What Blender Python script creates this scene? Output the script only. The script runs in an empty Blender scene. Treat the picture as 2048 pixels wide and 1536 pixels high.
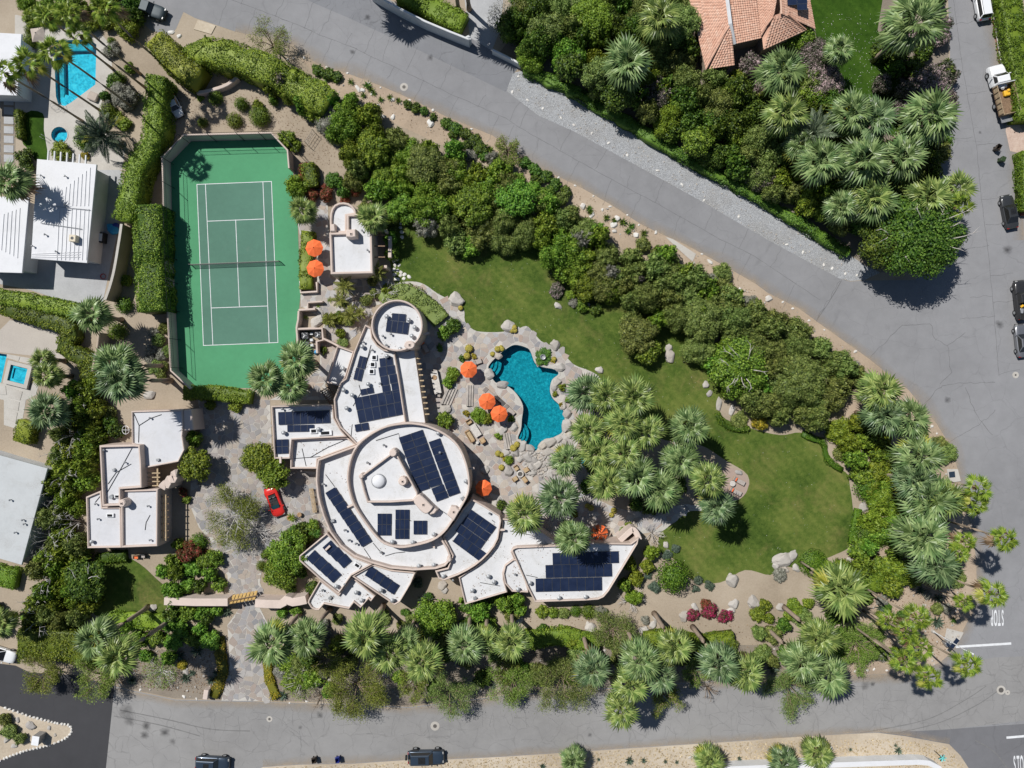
import bpy, math, random
import numpy as np
from mathutils import Vector, Matrix, noise
from mathutils.geometry import tessellate_polygon
R = math.radians
rnd = random.Random(7)
nr = np.random.default_rng(11)
SC = bpy.context.scene
COL = SC.collection
# ------------------------------------------------------------------ camera, sky, sun, exposure
CAMH = 100.0                      # drone height in metres, looking straight down
PXM = 13.55                       # photo pixels per metre at ground level
cam = bpy.data.objects.new('camera', bpy.data.cameras.new('camera'))
COL.objects.link(cam)
cam.location = (0, 0, CAMH)
cam.rotation_euler = (0, 0, 0)
cam.data.sensor_width = 36.0
cam.data.lens = 36.0 * PXM * CAMH / 2048.0
cam.data.clip_start = 1.0
cam.data.clip_end = 2000.0
SC.camera = cam
SUN_ELEV = R(53)
SUN_AZ = math.atan2(-1.0, 0.93)   # clockwise from +Y
world = bpy.data.worlds.new('World')
SC.world = world
world.use_nodes = True
wn = world.node_tree
bg = wn.nodes['Background']
sky = wn.nodes.new('ShaderNodeTexSky')
sky.sky_type = 'NISHITA'
sky.sun_disc = False
sky.sun_elevation = SUN_ELEV
sky.sun_rotation = SUN_AZ
sky.air_density = 1.0
sky.dust_density = 0.4
wn.links.new(sky.outputs[0], bg.inputs[0])
bg.inputs[1].default_value = 0.058
sl = bpy.data.lights.new('sun', 'SUN')
sl.energy = 4.8
sl.angle = R(0.53)
sl.color = (1.0, 0.972, 0.93)
sun = bpy.data.objects.new('sun', sl)
COL.objects.link(sun)
sdir = Vector((math.sin(SUN_AZ) * math.cos(SUN_ELEV), math.cos(SUN_AZ) * math.cos(SUN_ELEV), math.sin(SUN_ELEV)))
sun.rotation_euler = sdir.to_track_quat('Z', 'Y').to_euler()
sun.location = sdir * 300
vs = SC.view_settings
vs.view_transform = 'Standard'
vs.look = 'None'
vs.gamma = 1.0
vs.exposure = 0.0
vs.use_curve_mapping = False
SC.cycles.max_bounces = 6
SC.cycles.diffuse_bounces = 2
SC.cycles.glossy_bounces = 3
SC.cycles.transmission_bounces = 4
SC.cycles.transparent_max_bounces = 8
SC.cycles.caustics_reflective = False
SC.cycles.caustics_refractive = False

# ------------------------------------------------------------------ survey: photo plan -> metres
def P(px, py, z=0.0):
    k = (CAMH - z) / CAMH / PXM
    return ((px - 1024.0) * k, (768.0 - py) * k)
def PL(pts, z=0.0):
    return [P(a, b, z) for a, b in pts]
def pairs(s):
    v = [float(t) for t in s.replace(',', ' ').split()]
    return list(zip(v[0::2], v[1::2]))
def smooth(pts, n=5, closed=True):
    """Catmull-Rom through the points"""
    out = []
    m = len(pts)
    rng = range(m) if closed else range(m - 1)
    for i in rng:
        g = lambda j: pts[j % m] if closed else pts[max(0, min(m - 1, j))]
        p0, p1, p2, p3 = g(i - 1), g(i), g(i + 1), g(i + 2)
        for k in range(n):
            t = k / n
            out.append(tuple(0.5 * (2 * p1[a] + (p2[a] - p0[a]) * t + (2 * p0[a] - 5 * p1[a] + 4 * p2[a] - p3[a]) * t * t
                                    + (3 * p1[a] - p0[a] - 3 * p2[a] + p3[a]) * t ** 3) for a in range(len(p1))))
    if not closed:
        out.append(tuple(pts[-1]))
    return out
def area2(p):
    return sum(p[i][0] * p[(i + 1) % len(p)][1] - p[(i + 1) % len(p)][0] * p[i][1] for i in range(len(p)))
def ccw(p):
    return list(p) if area2(p) > 0 else list(reversed(p))
def inside(x, y, poly):
    c = False
    j = len(poly) - 1
    for i in range(len(poly)):
        xi, yi = poly[i][:2]; xj, yj = poly[j][:2]
        if (yi > y) != (yj > y) and x < (xj - xi) * (y - yi) / (yj - yi) + xi:
            c = not c
        j = i
    return c
def offset(poly, d):
    """offset a ccw polygon inward by d (negative: outward), mitred"""
    n = len(poly)
    out = []
    for i in range(n):
        a, b, c = poly[i - 1], poly[i], poly[(i + 1) % n]
        e1 = Vector((b[0] - a[0], b[1] - a[1])); e2 = Vector((c[0] - b[0], c[1] - b[1]))
        if e1.length < 1e-6 or e2.length < 1e-6:
            out.append(b); continue
        e1.normalize(); e2.normalize()
        n1 = Vector((-e1.y, e1.x)); n2 = Vector((-e2.y, e2.x))
        m = n1 + n2
        if m.length < 1e-4:
            m = n1
        m.normalize()
        k = d / max(0.5, m.dot(n1))
        out.append((b[0] + m.x * k, b[1] + m.y * k))
    return out

# ------------------------------------------------------------------ mesh building
class MB:
    def __init__(self):
        self.v = []; self.f = []; self.m = []; self.mi = 0
    def add(self, vs, fs):
        b = len(self.v)
        self.v += [tuple(p) for p in vs]
        for f in fs:
            self.f.append(tuple(i + b for i in f)); self.m.append(self.mi)
        return self
    def loft(self, rings, cap0=True, cap1=True, closed=True):
        n = len(rings[0]); vs = [p for r in rings for p in r]; fs = []
        for k in range(len(rings) - 1):
            for i in range(n if closed else n - 1):
                j = (i + 1) % n
                fs.append((k * n + i, k * n + j, (k + 1) * n + j, (k + 1) * n + i))
        if cap0: fs.append(tuple(reversed(range(n))))
        if cap1: fs.append(tuple(range((len(rings) - 1) * n, len(rings) * n)))
        return self.add(vs, fs)
    def box(self, c, s, rz=0.0, rx=0.0, ry=0.0, ch=0.0):
        """box centred on c; ch = chamfer"""
        x, y, z = s[0] / 2, s[1] / 2, s[2] / 2
        M = Matrix.Translation(c) @ Matrix.Rotation(rz, 4, 'Z') @ Matrix.Rotation(ry, 4, 'Y') @ Matrix.Rotation(rx, 4, 'X')
        if ch <= 0:
            r = [[(-x, -y, k), (x, -y, k), (x, y, k), (-x, y, k)] for k in (-z, z)]
        else:
            def rr(i, k):
                a, b = x - i, y - i; q = min(ch, a * .5, b * .5)
                return [(-a + q, -b, k), (a - q, -b, k), (a, -b + q, k), (a, b - q, k), (a - q, b, k), (-a + q, b, k), (-a, b - q, k), (-a, -b + q, k)]
            r = [rr(ch, -z), rr(0, -z + ch), rr(0, z - ch), rr(ch, z)]
        return self.loft([[tuple(M @ Vector(p)) for p in q] for q in r])
    def cyl(self, c, r, h, n=14, r2=None, ax=None):
        r2 = r if r2 is None else r2
        M = Matrix.Translation(c)
        if ax is not None:
            M = M @ Vector(ax).to_track_quat('Z', 'Y').to_matrix().to_4x4()
        ring = lambda rr, z: [tuple(M @ Vector((rr * math.cos(6.28318 * i / n), rr * math.sin(6.28318 * i / n), z))) for i in range(n)]
        return self.loft([ring(r, 0), ring(r2, h)])
    def lathe(self, c, prof, n=16):
        return self.loft([[(c[0] + r * math.cos(6.28318 * i / n), c[1] + r * math.sin(6.28318 * i / n), c[2] + z) for i in range(n)] for r, z in prof])
    def tube(self, pts, rad, n=6):
        pts = [Vector(p) for p in pts]
        rings = []
        for i, p in enumerate(pts):
            d = (pts[min(i + 1, len(pts) - 1)] - pts[max(i - 1, 0)])
            if d.length < 1e-6: d = Vector((0, 0, 1))
            q = d.to_track_quat('Z', 'Y')
            r = rad[i] if isinstance(rad, (list, tuple)) else rad
            rings.append([tuple(p + q @ Vector((r * math.cos(6.28318 * k / n), r * math.sin(6.28318 * k / n), 0))) for k in range(n)])
        return self.loft(rings)
    def prism(self, poly, z0, z1, ch=0.0):
        poly = ccw(poly)
        rings = [[(x, y, z0) for x, y in poly]]
        if ch > 0:
            rings.append([(x, y, z1 - ch) for x, y in poly])
            rings.append([(x, y, z1) for x, y in offset(poly, ch)])
        else:
            rings.append([(x, y, z1) for x, y in poly])
        self.loft(rings, cap0=False, cap1=False)
        top = rings[-1]
        self.tess([top], False)
        return self
    def tess(self, loops, flip=False):
        vl = [[Vector((p[0], p[1], 0)) for p in l] for l in loops]
        flat = [p for l in loops for p in l]
        tr = tessellate_polygon(vl)
        fs = []
        for t in tr:
            a, b, c = (flat[i] for i in t)
            up = (b[0] - a[0]) * (c[1] - a[1]) - (b[1] - a[1]) * (c[0] - a[0]) > 0
            fs.append(tuple(t) if up != flip else tuple(reversed(t)))
        return self.add(flat, fs)
    def rock(self, c, s, seed, sub=2, rough=.28):
        vs, fs = ICO[sub]
        o = Vector((seed * 13.7, seed * 7.1, seed * 3.3))
        out = []
        rz = seed * 2.4
        for v in vs:
            d = Vector(v)
            k = 1 + rough * noise.noise(d * 1.1 + o) * 1.6 + rough * .5 * noise.noise(d * 2.7 + o)
            q = d * k
            for nx, ny, nz, dd in ((.8, .3, .5, .72), (-.5, .7, .5, .75), (.1, -.8, .6, .74), (0, .1, 1, .7)):
                t = q.x * nx + q.y * ny + q.z * nz
                L = math.sqrt(nx * nx + ny * ny + nz * nz)
                if t / L > dd: q -= Vector((nx, ny, nz)) / L * (t / L - dd) * .85
            x, y = q.x * s[0], q.y * s[1]
            out.append((c[0] + x * math.cos(rz) - y * math.sin(rz), c[1] + x * math.sin(rz) + y * math.cos(rz), c[2] + q.z * s[2]))
        return self.add(out, fs)
    def mesh(self, name, mats, smooth=False):
        me = bpy.data.meshes.new(name)
        me.from_pydata(self.v, [], self.f)
        for m in (mats if isinstance(mats, (list, tuple)) else [mats]):
            me.materials.append(m)
        if any(self.m): me.polygons.foreach_set('material_index', self.m)
        if smooth: me.polygons.foreach_set('use_smooth', [True] * len(me.polygons))
        me.update()
        return me
    def build(self, name, mats, parent=None, smooth=False, loc=None, rz=None):
        return ob(name, self.mesh(name, mats, smooth), parent, loc, rz)
def ico(sub):
    t = (1 + 5 ** .5) / 2
    v = [Vector(p).normalized() for p in ((-1, t, 0), (1, t, 0), (-1, -t, 0), (1, -t, 0), (0, -1, t), (0, 1, t), (0, -1, -t), (0, 1, -t), (t, 0, -1), (t, 0, 1), (-t, 0, -1), (-t, 0, 1))]
    f = [(0, 11, 5), (0, 5, 1), (0, 1, 7), (0, 7, 10), (0, 10, 11), (1, 5, 9), (5, 11, 4), (11, 10, 2), (10, 7, 6), (7, 1, 8), (3, 9, 4), (3, 4, 2), (3, 2, 6), (3, 6, 8), (3, 8, 9), (4, 9, 5), (2, 4, 11), (6, 2, 10), (8, 6, 7), (9, 8, 1)]
    for _ in range(sub):
        c = {}; nf = []
        def mid(a, b):
            k = (min(a, b), max(a, b))
            if k not in c:
                c[k] = len(v); v.append(((v[a] + v[b]) / 2).normalized())
            return c[k]
        for a, b, d in f:
            x, y, z = mid(a, b), mid(b, d), mid(d, a)
            nf += [(a, x, z), (b, y, x), (d, z, y), (x, y, z)]
        f = nf
    return [tuple(p) for p in v], f
ICO = {k: ico(k) for k in (0, 1, 2, 3)}
def ob(name, me, parent=None, loc=None, rz=None):
    o = bpy.data.objects.new(name, me)
    COL.objects.link(o)
    if parent is not None: o.parent = parent
    if loc is not None: o.location = loc
    if rz is not None: o.rotation_euler = (0, 0, rz)
    return o
def tag(o, label=None, cat=None, group=None, kind=None):
    if label: o['label'] = label
    if cat: o['category'] = cat
    if group: o['group'] = group
    if kind: o['kind'] = kind
    return o
def thing(name, label, cat, loc=(0, 0, 0), rz=0.0, group=None):
    return tag(ob(name, None, None, loc, rz), label, cat, group)
def copy_tree(o, parent=None):
    c = o.copy(); COL.objects.link(c)
    if parent is not None: c.parent = parent
    for ch in KIDS.get(o.name, ()) or o.children:
        copy_tree(ch, c)
    return c
KIDS = {}
def np_mesh(name, V, quads, tris, mat, smooth=False):
    me = bpy.data.meshes.new(name)
    nq, nt = len(quads), len(tris)
    me.vertices.add(len(V)); me.vertices.foreach_set('co', np.asarray(V, np.float32).ravel())
    loops = np.concatenate([np.asarray(quads, np.int32).ravel(), np.asarray(tris, np.int32).ravel()]) if nq or nt else np.zeros(0, np.int32)
    me.loops.add(len(loops)); me.loops.foreach_set('vertex_index', loops)
    st = np.concatenate([np.arange(nq) * 4, nq * 4 + np.arange(nt) * 3]).astype(np.int32)
    me.polygons.add(nq + nt); me.polygons.foreach_set('loop_start', st)
    me.materials.append(mat)
    if smooth: me.polygons.foreach_set('use_smooth', np.ones(nq + nt, bool))
    me.update(calc_edges=True)
    return me

# ------------------------------------------------------------------ materials
def srgb(r, g, b):
    f = lambda c: (c / 255 / 12.92) if c / 255 < .04045 else ((c / 255 + .055) / 1.055) ** 2.4
    return (f(r), f(g), f(b), 1)
class NT:
    def __init__(self, name):
        self.mat = bpy.data.materials.new(name)
        self.mat.use_nodes = True
        self.t = self.mat.node_tree
        self.b = self.t.nodes['Principled BSDF']
        self.out = self.t.nodes['Material Output']
        self.co = None
    def n(self, ty, **k):
        x = self.t.nodes.new(ty)
        for a, v in k.items(): setattr(x, a, v)
        return x
    def l(self, a, b): self.t.links.new(a, b)
    def pos(self):
        if self.co is None:
            self.co = self.n('ShaderNodeNewGeometry').outputs['Position']
        return self.co
    def obj(self):
        return self.n('ShaderNodeTexCoord').outputs['Object']
    def noise(self, scale, detail=4, rough=.55, vec=None, dist=0.0):
        x = self.n('ShaderNodeTexNoise')
        x.inputs['Scale'].default_value = scale; x.inputs['Detail'].default_value = detail
        x.inputs['Roughness'].default_value = rough; x.inputs['Distortion'].default_value = dist
        self.l(vec if vec is not None else self.pos(), x.inputs['Vector'])
        return x.outputs['Fac']
    def ramp(self, fac, stops, interp='LINEAR'):
        x = self.n('ShaderNodeValToRGB')
        x.color_ramp.interpolation = interp
        e = x.color_ramp.elements
        while len(e) < len(stops): e.new(.5)
        for i, (p, c) in enumerate(stops):
            e[i].position = p
            e[i].color = c if len(c) == 4 else (*c, 1)
        self.l(fac, x.inputs[0])
        return x.outputs[0]
    def mix(self, fac, a, b, blend='MIX'):
        x = self.n('ShaderNodeMix', data_type='RGBA', blend_type=blend)
        for s, v in ((x.inputs[0], fac), (x.inputs[6], a), (x.inputs[7], b)):
            if isinstance(v, (int, float)): s.default_value = v
            elif isinstance(v, tuple): s.default_value = v if len(v) == 4 else (*v, 1)
            else: self.l(v, s)
        return x.outputs[2]
    def math(self, op, a, b=0.0, c=None):
        x = self.n('ShaderNodeMath', operation=op)
        for s, v in zip(x.inputs, (a, b, c)):
            if v is None: continue
            if isinstance(v, (int, float)): s.default_value = v
            else: self.l(v, s)
        return x.outputs[0]
    def bump(self, h, strength=.4, dist=.05):
        x = self.n('ShaderNodeBump')
        x.inputs['Strength'].default_value = strength; x.inputs['Distance'].default_value = dist
        self.l(h, x.inputs['Height'])
        self.l(x.outputs[0], self.b.inputs['Normal'])
    def set(self, col=None, rough=.8, metal=0.0, spec=None):
        if col is not None:
            if isinstance(col, tuple): self.b.inputs['Base Color'].default_value = col if len(col) == 4 else (*col, 1)
            else: self.l(col, self.b.inputs['Base Color'])
        if isinstance(rough, (int, float)): self.b.inputs['Roughness'].default_value = rough
        else: self.l(rough, self.b.inputs['Roughness'])
        self.b.inputs['Metallic'].default_value = metal
        if spec is not None: self.b.inputs['Specular IOR Level'].default_value = spec
        return self.mat
M = {}
def flat(name, col, rough=.6, metal=0.0, spec=.4, var=.12, scale=3.0):
    t = NT(name)
    c = col[:3]
    f = t.noise(scale, 4, .6)
    dark = tuple(x * (1 - var) for x in c); lite = tuple(min(1, x * (1 + var)) for x in c)
    M[name] = t.set(t.ramp(f, [(.3, dark), (.7, lite)]), rough, metal, spec)
    return M[name]
def paint(name, col, rough=.3, metal=0.0):
    t = NT(name)
    t.b.inputs['Coat Weight'].default_value = .4
    t.b.inputs['Coat Roughness'].default_value = .08
    d = t.noise(6, 5, .6)
    M[name] = t.set(t.mix(t.math('MULTIPLY', d, .12), col, (.25, .22, .18)), rough, metal)
    return M[name]
def foliage(name, a, b, c, trans=.22, rough=.55, hue=.06, objvar=.5, core=None):
    t = NT(name)
    g = t.n('ShaderNodeNewGeometry')
    oi = t.n('ShaderNodeObjectInfo')
    isl = g.outputs['Random Per Island']
    cl = t.math('ADD', t.math('MULTIPLY', t.noise(.9, 3, .6), .6), t.math('MULTIPLY', t.noise(.13, 2, .5), .4))
    f = t.math('ADD', t.math('MULTIPLY', isl, .72), t.math('MULTIPLY', cl, .42))
    f = t.math('ADD', f, t.math('MULTIPLY', t.math('SUBTRACT', oi.outputs['Random'], .5), objvar * .5))
    col = t.ramp(f, [(.18, a), (.52, b), (.9, c)])
    h = t.n('ShaderNodeHueSaturation')
    t.l(t.math('ADD', t.math('MULTIPLY', t.math('SUBTRACT', oi.outputs['Random'], .5), hue), .5), h.inputs['Hue'])
    t.l(col, h.inputs['Color'])
    t.set(h.outputs[0], rough, 0, .35)
    tr = t.n('ShaderNodeBsdfTranslucent')
    t.l(h.outputs[0], tr.inputs['Color'])
    mx = t.n('ShaderNodeMixShader'); mx.inputs[0].default_value = trans
    t.l(t.b.outputs[0], mx.inputs[1]); t.l(tr.outputs[0], mx.inputs[2])
    t.l(mx.outputs[0], t.out.inputs['Surface'])
    M[name] = t.mat
    return t.mat
foliage('leaf_hedge', (.038, .072, .006), (.12, .19, .014), (.30, .37, .04))
foliage('leaf_bush', (.036, .08, .007), (.115, .225, .02), (.28, .41, .05))
foliage('leaf_olive', (.046, .075, .014), (.14, .195, .042), (.30, .35, .09))
foliage('leaf_yellow', (.06, .095, .008), (.155, .225, .016), (.29, .36, .035))
foliage('leaf_dark', (.016, .042, .006), (.058, .122, .012), (.16, .245, .03))
foliage('leaf_grey', (.13, .135, .1), (.25, .25, .2), (.42, .41, .35), hue=.02)
foliage('leaf_mauve', (.04, .06, .025), (.13, .135, .085), (.52, .38, .40), hue=.02)
foliage('leaf_magenta', (.04, .075, .012), (.17, .03, .045), (.5, .018, .11), hue=.02, objvar=.25)
foliage('leaf_red', (.045, .075, .012), (.16, .07, .028), (.36, .06, .05), hue=.03)
foliage('leaf_gold', (.08, .10, .012), (.27, .24, .02), (.55, .40, .03), hue=.03)
foliage('leaf_ball', (.03, .06, .004), (.085, .15, .009), (.19, .265, .024), objvar=.2)
foliage('leaf_wispy', (.06, .1, .012), (.16, .235, .03), (.32, .4, .075))
foliage('leaf_agave', (.035, .06, .04), (.08, .12, .08), (.15, .2, .14), objvar=.3)
foliage('frond_grey', (.07, .122, .036), (.165, .255, .088), (.335, .425, .17), trans=.22, rough=.38, hue=.03, objvar=.8)
foliage('frond_green', (.07, .13, .012), (.165, .255, .027), (.34, .42, .06), trans=.3, rough=.4, hue=.03, objvar=.9)
foliage('frond_grey_warm', (.08, .13, .03), (.19, .27, .065), (.39, .455, .14), trans=.22, rough=.38, hue=.03, objvar=.8)
foliage('frond_grey_cool', (.055, .1, .038), (.135, .215, .09), (.28, .37, .17), trans=.22, rough=.38, hue=.03, objvar=.8)
flat('liner', (.03, .03, .03), 1.0, 0.0, 0.0)
foliage('frond_yellow', (.16, .19, .02), (.34, .36, .05), (.5, .48, .12), trans=.25, hue=.03)
foliage('straw', (.3, .23, .13), (.46, .37, .22), (.6, .5, .33), trans=.1, hue=.02)
foliage('frond_cycad', (.09, .12, .02), (.21, .235, .045), (.40, .40, .10), trans=.22, hue=.03)
foliage('frond_dead', (.10, .06, .03), (.22, .14, .08), (.33, .24, .15), trans=.1, hue=.02)
foliage('frond_date', (.075, .11, .055), (.15, .2, .12), (.28, .33, .22), trans=.2, hue=.02)
flat('bark', (.20, .15, .105), .9, var=.4, scale=6)
flat('bark_palm', (.33, .255, .195), .9, var=.35, scale=9)
flat('bark_thin', (.27, .215, .16), .9, var=.3, scale=9)
flat('twig_grey', (.48, .46, .44), .9, var=.3)
flat('twig_white', (.5, .46, .42), .9, var=.2)
flat('soil', (.085, .06, .04), .95, var=.4, scale=2)
def ground_mat(name, a, b, c, s1=.12, s2=4.0, bump=.3, speck=None, rough=.95):
    t = NT(name)
    f = t.math('ADD', t.math('MULTIPLY', t.noise(s1, 6, .62), .65), t.math('MULTIPLY', t.noise(s2, 6, .7), .35))
    col = t.ramp(f, [(.3, a), (.5, b), (.7, c)])
    v = t.n('ShaderNodeTexVoronoi'); v.inputs['Scale'].default_value = 5.0
    t.l(t.pos(), v.inputs['Vector'])
    hs = t.ramp(v.outputs['Distance'], [(.0, (1, 1, 1)), (.16, (0, 0, 0))])
    on = t.ramp(t.noise(1.3, 2), [(.55, (0, 0, 0)), (.62, (1, 1, 1))])
    if speck:
        col = t.mix(t.math('MULTIPLY', hs, on), col, speck)
    t.bump(t.noise(9, 6, .7), bump, .06)
    M[name] = t.set(col, rough, 0, .2)
    return t.mat
ground_mat('sand', (.235, .19, .14), (.345, .285, .215), (.43, .365, .285), speck=(.5, .45, .38))
ground_mat('pebble', (.34, .31, .275), (.43, .39, .345), (.52, .48, .42), s2=6)
ground_mat('sand_pale', (.31, .25, .185), (.45, .38, .29), (.58, .51, .41), s2=3, speck=(.28, .2, .13))
ground_mat('granite', (.25, .2, .15), (.39, .305, .225), (.48, .4, .31), speck=(.5, .43, .36))
ground_mat('earth', (.15, .125, .1), (.235, .2, .16), (.32, .28, .225), speck=(.3, .25, .2))
ground_mat('concrete', (.36, .335, .30), (.45, .425, .385), (.52, .5, .46), s1=.3, bump=.08, rough=.8)
ground_mat('concrete_grey', (.30, .30, .30), (.38, .385, .39), (.46, .465, .47), s1=.35, bump=.08, rough=.8)
ground_mat('mortar', (.38, .36, .33), (.46, .44, .4), (.53, .5, .46), s1=.4, bump=.2)
def asphalt(name, base, crack=.55, scale=.2, seal=.5, tint=(1.0, 1.0, 1.03)):
    t = NT(name)
    p = t.pos()
    d = t.n('ShaderNodeTexNoise'); d.inputs['Scale'].default_value = .35; d.inputs['Detail'].default_value = 4
    t.l(p, d.inputs['Vector'])
    va = t.n('ShaderNodeVectorMath', operation='MULTIPLY_ADD')
    t.l(d.outputs['Color'], va.inputs[0]); va.inputs[1].default_value = (2.6, 2.6, 0); t.l(p, va.inputs[2])
    fl = t.n('ShaderNodeVectorMath', operation='MULTIPLY'); t.l(va.outputs[0], fl.inputs[0]); fl.inputs[1].default_value = (1, 1, 0)
    v = t.n('ShaderNodeTexVoronoi', feature='DISTANCE_TO_EDGE'); v.inputs['Scale'].default_value = scale
    t.l(fl.outputs[0], v.inputs['Vector'])
    ck = t.ramp(v.outputs['Distance'], [(.0, (1, 1, 1)), (.0135 * scale / .2, (0, 0, 0))])
    v2 = t.n('ShaderNodeTexVoronoi', feature='DISTANCE_TO_EDGE'); v2.inputs['Scale'].default_value = scale * 2.3
    t.l(fl.outputs[0], v2.inputs['Vector'])
    ck2 = t.ramp(v2.outputs['Distance'], [(.0, (1, 1, 1)), (.013 * scale / .2, (0, 0, 0))])
    gate = t.ramp(t.noise(.07, 2), [(.42, (0, 0, 0)), (.6, (1, 1, 1))])
    ckk = t.math('MAXIMUM', ck, t.math('MULTIPLY', ck2, gate))
    wob = t.ramp(t.noise(.8, 3), [(.35, (.15, .15, .15)), (.6, (1, 1, 1))])
    ckk = t.math('MULTIPLY', t.math('MULTIPLY', ckk, wob), crack)
    big = t.noise(.05, 5, .6); mid = t.noise(.5, 6, .65); fine = t.noise(14, 3, .7)
    f = t.math('ADD', t.math('ADD', t.math('MULTIPLY', big, .5), t.math('MULTIPLY', mid, .3)), t.math('MULTIPLY', fine, .25))
    c = lambda k: (base * k * tint[0], base * k * tint[1], base * k * tint[2])
    col = t.ramp(f, [(.32, c(.76)), (.52, c(1.0)), (.72, c(1.22))])
    stain = t.ramp(t.noise(.23, 4, .6, dist=1.2), [(.66, (0, 0, 0)), (.8, (1, 1, 1))])
    col = t.mix(t.math('MULTIPLY', stain, .3), col, c(.55))
    col = t.mix(ckk, col, c(.28))
    t.bump(fine, .15, .01)
    M[name] = t.set(col, .88, 0, .25)
asphalt('asphalt', .235, .22)
asphalt('asphalt_old', .20, .4, .3, tint=(.98, 1, 1.06))
asphalt('asphalt_low', .245, .33, .33, tint=(1.02, 1.0, .98))
asphalt('asphalt_dark', .048, .1, tint=(1, 1, 1.08))
asphalt('asphalt_new', .155, .25, tint=(1, 1, 1.05))
def dust_mat(name, col, amt):
    t = NT(name)
    at = t.n('ShaderNodeAttribute'); at.attribute_name = 'fade'
    n1 = t.ramp(t.noise(.5, 6, .7, dist=.6), [(.36, (0, 0, 0)), (.7, (1, 1, 1))])
    t.set(t.ramp(t.noise(3, 5, .7), [(.3, tuple(x * .8 for x in col)), (.7, col)]), .95, 0, .1)
    tr = t.n('ShaderNodeBsdfTransparent'); mx = t.n('ShaderNodeMixShader')
    t.l(t.math('MULTIPLY', t.math('MULTIPLY', at.outputs['Fac'], t.math('ADD', n1, .35)), amt), mx.inputs[0])
    t.l(tr.outputs[0], mx.inputs[1]); t.l(t.b.outputs[0], mx.inputs[2]); t.l(mx.outputs[0], t.out.inputs['Surface'])
    M[name] = t.mat
dust_mat('dust', (.46, .37, .27), .6)
dust_mat('oil', (.04, .04, .042), .55)
def lawn_mat(name, a, b, c, dry, amt=.6, s=.18):
    t = NT(name)
    f = t.math('ADD', t.math('MULTIPLY', t.noise(s, 5, .6), .5), t.math('ADD', t.math('MULTIPLY', t.noise(1.6, 5, .7), .3), t.math('MULTIPLY', t.noise(11, 3, .7), .28)))
    col = t.ramp(f, [(.44, a), (.53, b), (.62, c)])
    d = t.ramp(t.noise(.2, 4, .65, dist=.6), [(.5, (0, 0, 0)), (.74, (1, 1, 1))])
    d2 = t.ramp(t.noise(2.2, 4, .7), [(.35, (.2, .2, .2)), (.7, (1, 1, 1))])
    col = t.mix(t.math('MULTIPLY', t.math('MULTIPLY', d, d2), amt), col, dry)
    wv = t.n('ShaderNodeTexWave', wave_type='BANDS', bands_direction='DIAGONAL'); wv.inputs['Scale'].default_value = .36; wv.inputs['Distortion'].default_value = 1.2; wv.inputs['Detail Scale'].default_value = .3
    t.l(t.pos(), wv.inputs['Vector'])
    col = t.mix(t.math('MULTIPLY', wv.outputs['Fac'], .16), col, tuple(x * .62 for x in a))
    t.bump(t.noise(14, 3, .7), .6, .08)
    M[name] = t.set(col, .9, 0, .15)
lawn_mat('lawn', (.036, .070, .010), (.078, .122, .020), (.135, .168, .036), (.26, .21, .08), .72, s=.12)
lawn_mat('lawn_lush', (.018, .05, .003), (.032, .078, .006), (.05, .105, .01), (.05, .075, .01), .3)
t = NT('gravel')
v = t.n('ShaderNodeTexVoronoi'); v.inputs['Scale'].default_value = 11
t.l(t.pos(), v.inputs['Vector'])
sx = t.n('ShaderNodeSeparateColor'); t.l(v.outputs['Color'], sx.inputs[0])
c0 = t.ramp(sx.outputs[0], [(0, (.26, .265, .275)), (.5, (.36, .37, .38)), (1, (.46, .47, .48))])
c0 = t.mix(t.ramp(t.noise(.25, 4), [(.45, (0, 0, 0)), (.75, (.5, .5, .5))]), c0, (.27, .25, .22))
t.bump(v.outputs['Distance'], .9, .08)
M['gravel'] = t.set(c0, .9, 0, .2)
def court(name, col):
    t = NT(name)
    f = t.math('ADD', t.math('MULTIPLY', t.noise(.12, 5, .6), .6), t.math('MULTIPLY', t.noise(1.4, 6, .7), .3))
    c = t.ramp(f, [(.3, tuple(x * .86 for x in col)), (.6, tuple(x * 1.1 for x in col))])
    st = t.ramp(t.noise(.5, 5, .7, dist=1), [(.62, (0, 0, 0)), (.8, (1, 1, 1))])
    M[name] = t.set(t.mix(t.math('MULTIPLY', st, .18), c, (.2, .24, .2)), .8, 0, .25)
court('court_green', (.075, .275, .135))
court('court_inner', (.085, .19, .138))
flat('line_white', (.66, .67, .68), .7, var=.1, scale=2)
def roofmat(name, col, grime=.45, gcol=(.33, .31, .26)):
    t = NT(name)
    f = t.math('ADD', t.math('MULTIPLY', t.noise(.3, 5, .6), .6), t.math('MULTIPLY', t.noise(2.5, 5, .7), .4))
    c = t.ramp(f, [(.25, tuple(x * .86 for x in col)), (.5, col), (.8, tuple(min(.92, x * 1.06) for x in col))])
    g1 = t.ramp(t.noise(.33, 6, .74, dist=.8), [(.49, (0, 0, 0)), (.66, (1, 1, 1))])
    g2 = t.ramp(t.noise(5, 5, .75), [(.42, (.1, .1, .1)), (.62, (1, 1, 1))])
    c = t.mix(t.math('MULTIPLY', t.math('MULTIPLY', g1, g2), grime), c, gcol)
    t.bump(t.noise(3, 5, .6), .12, .04)
    M[name] = t.set(c, .75, 0, .3)
roofmat('roof_white', (.60, .605, .615), .6)
roofmat('roof_clean', (.66, .665, .68), .12)
roofmat('roof_pale', (.56, .565, .585), .35)
roofmat('roof_grey', (.47, .49, .495), .55, (.3, .29, .27))
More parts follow.
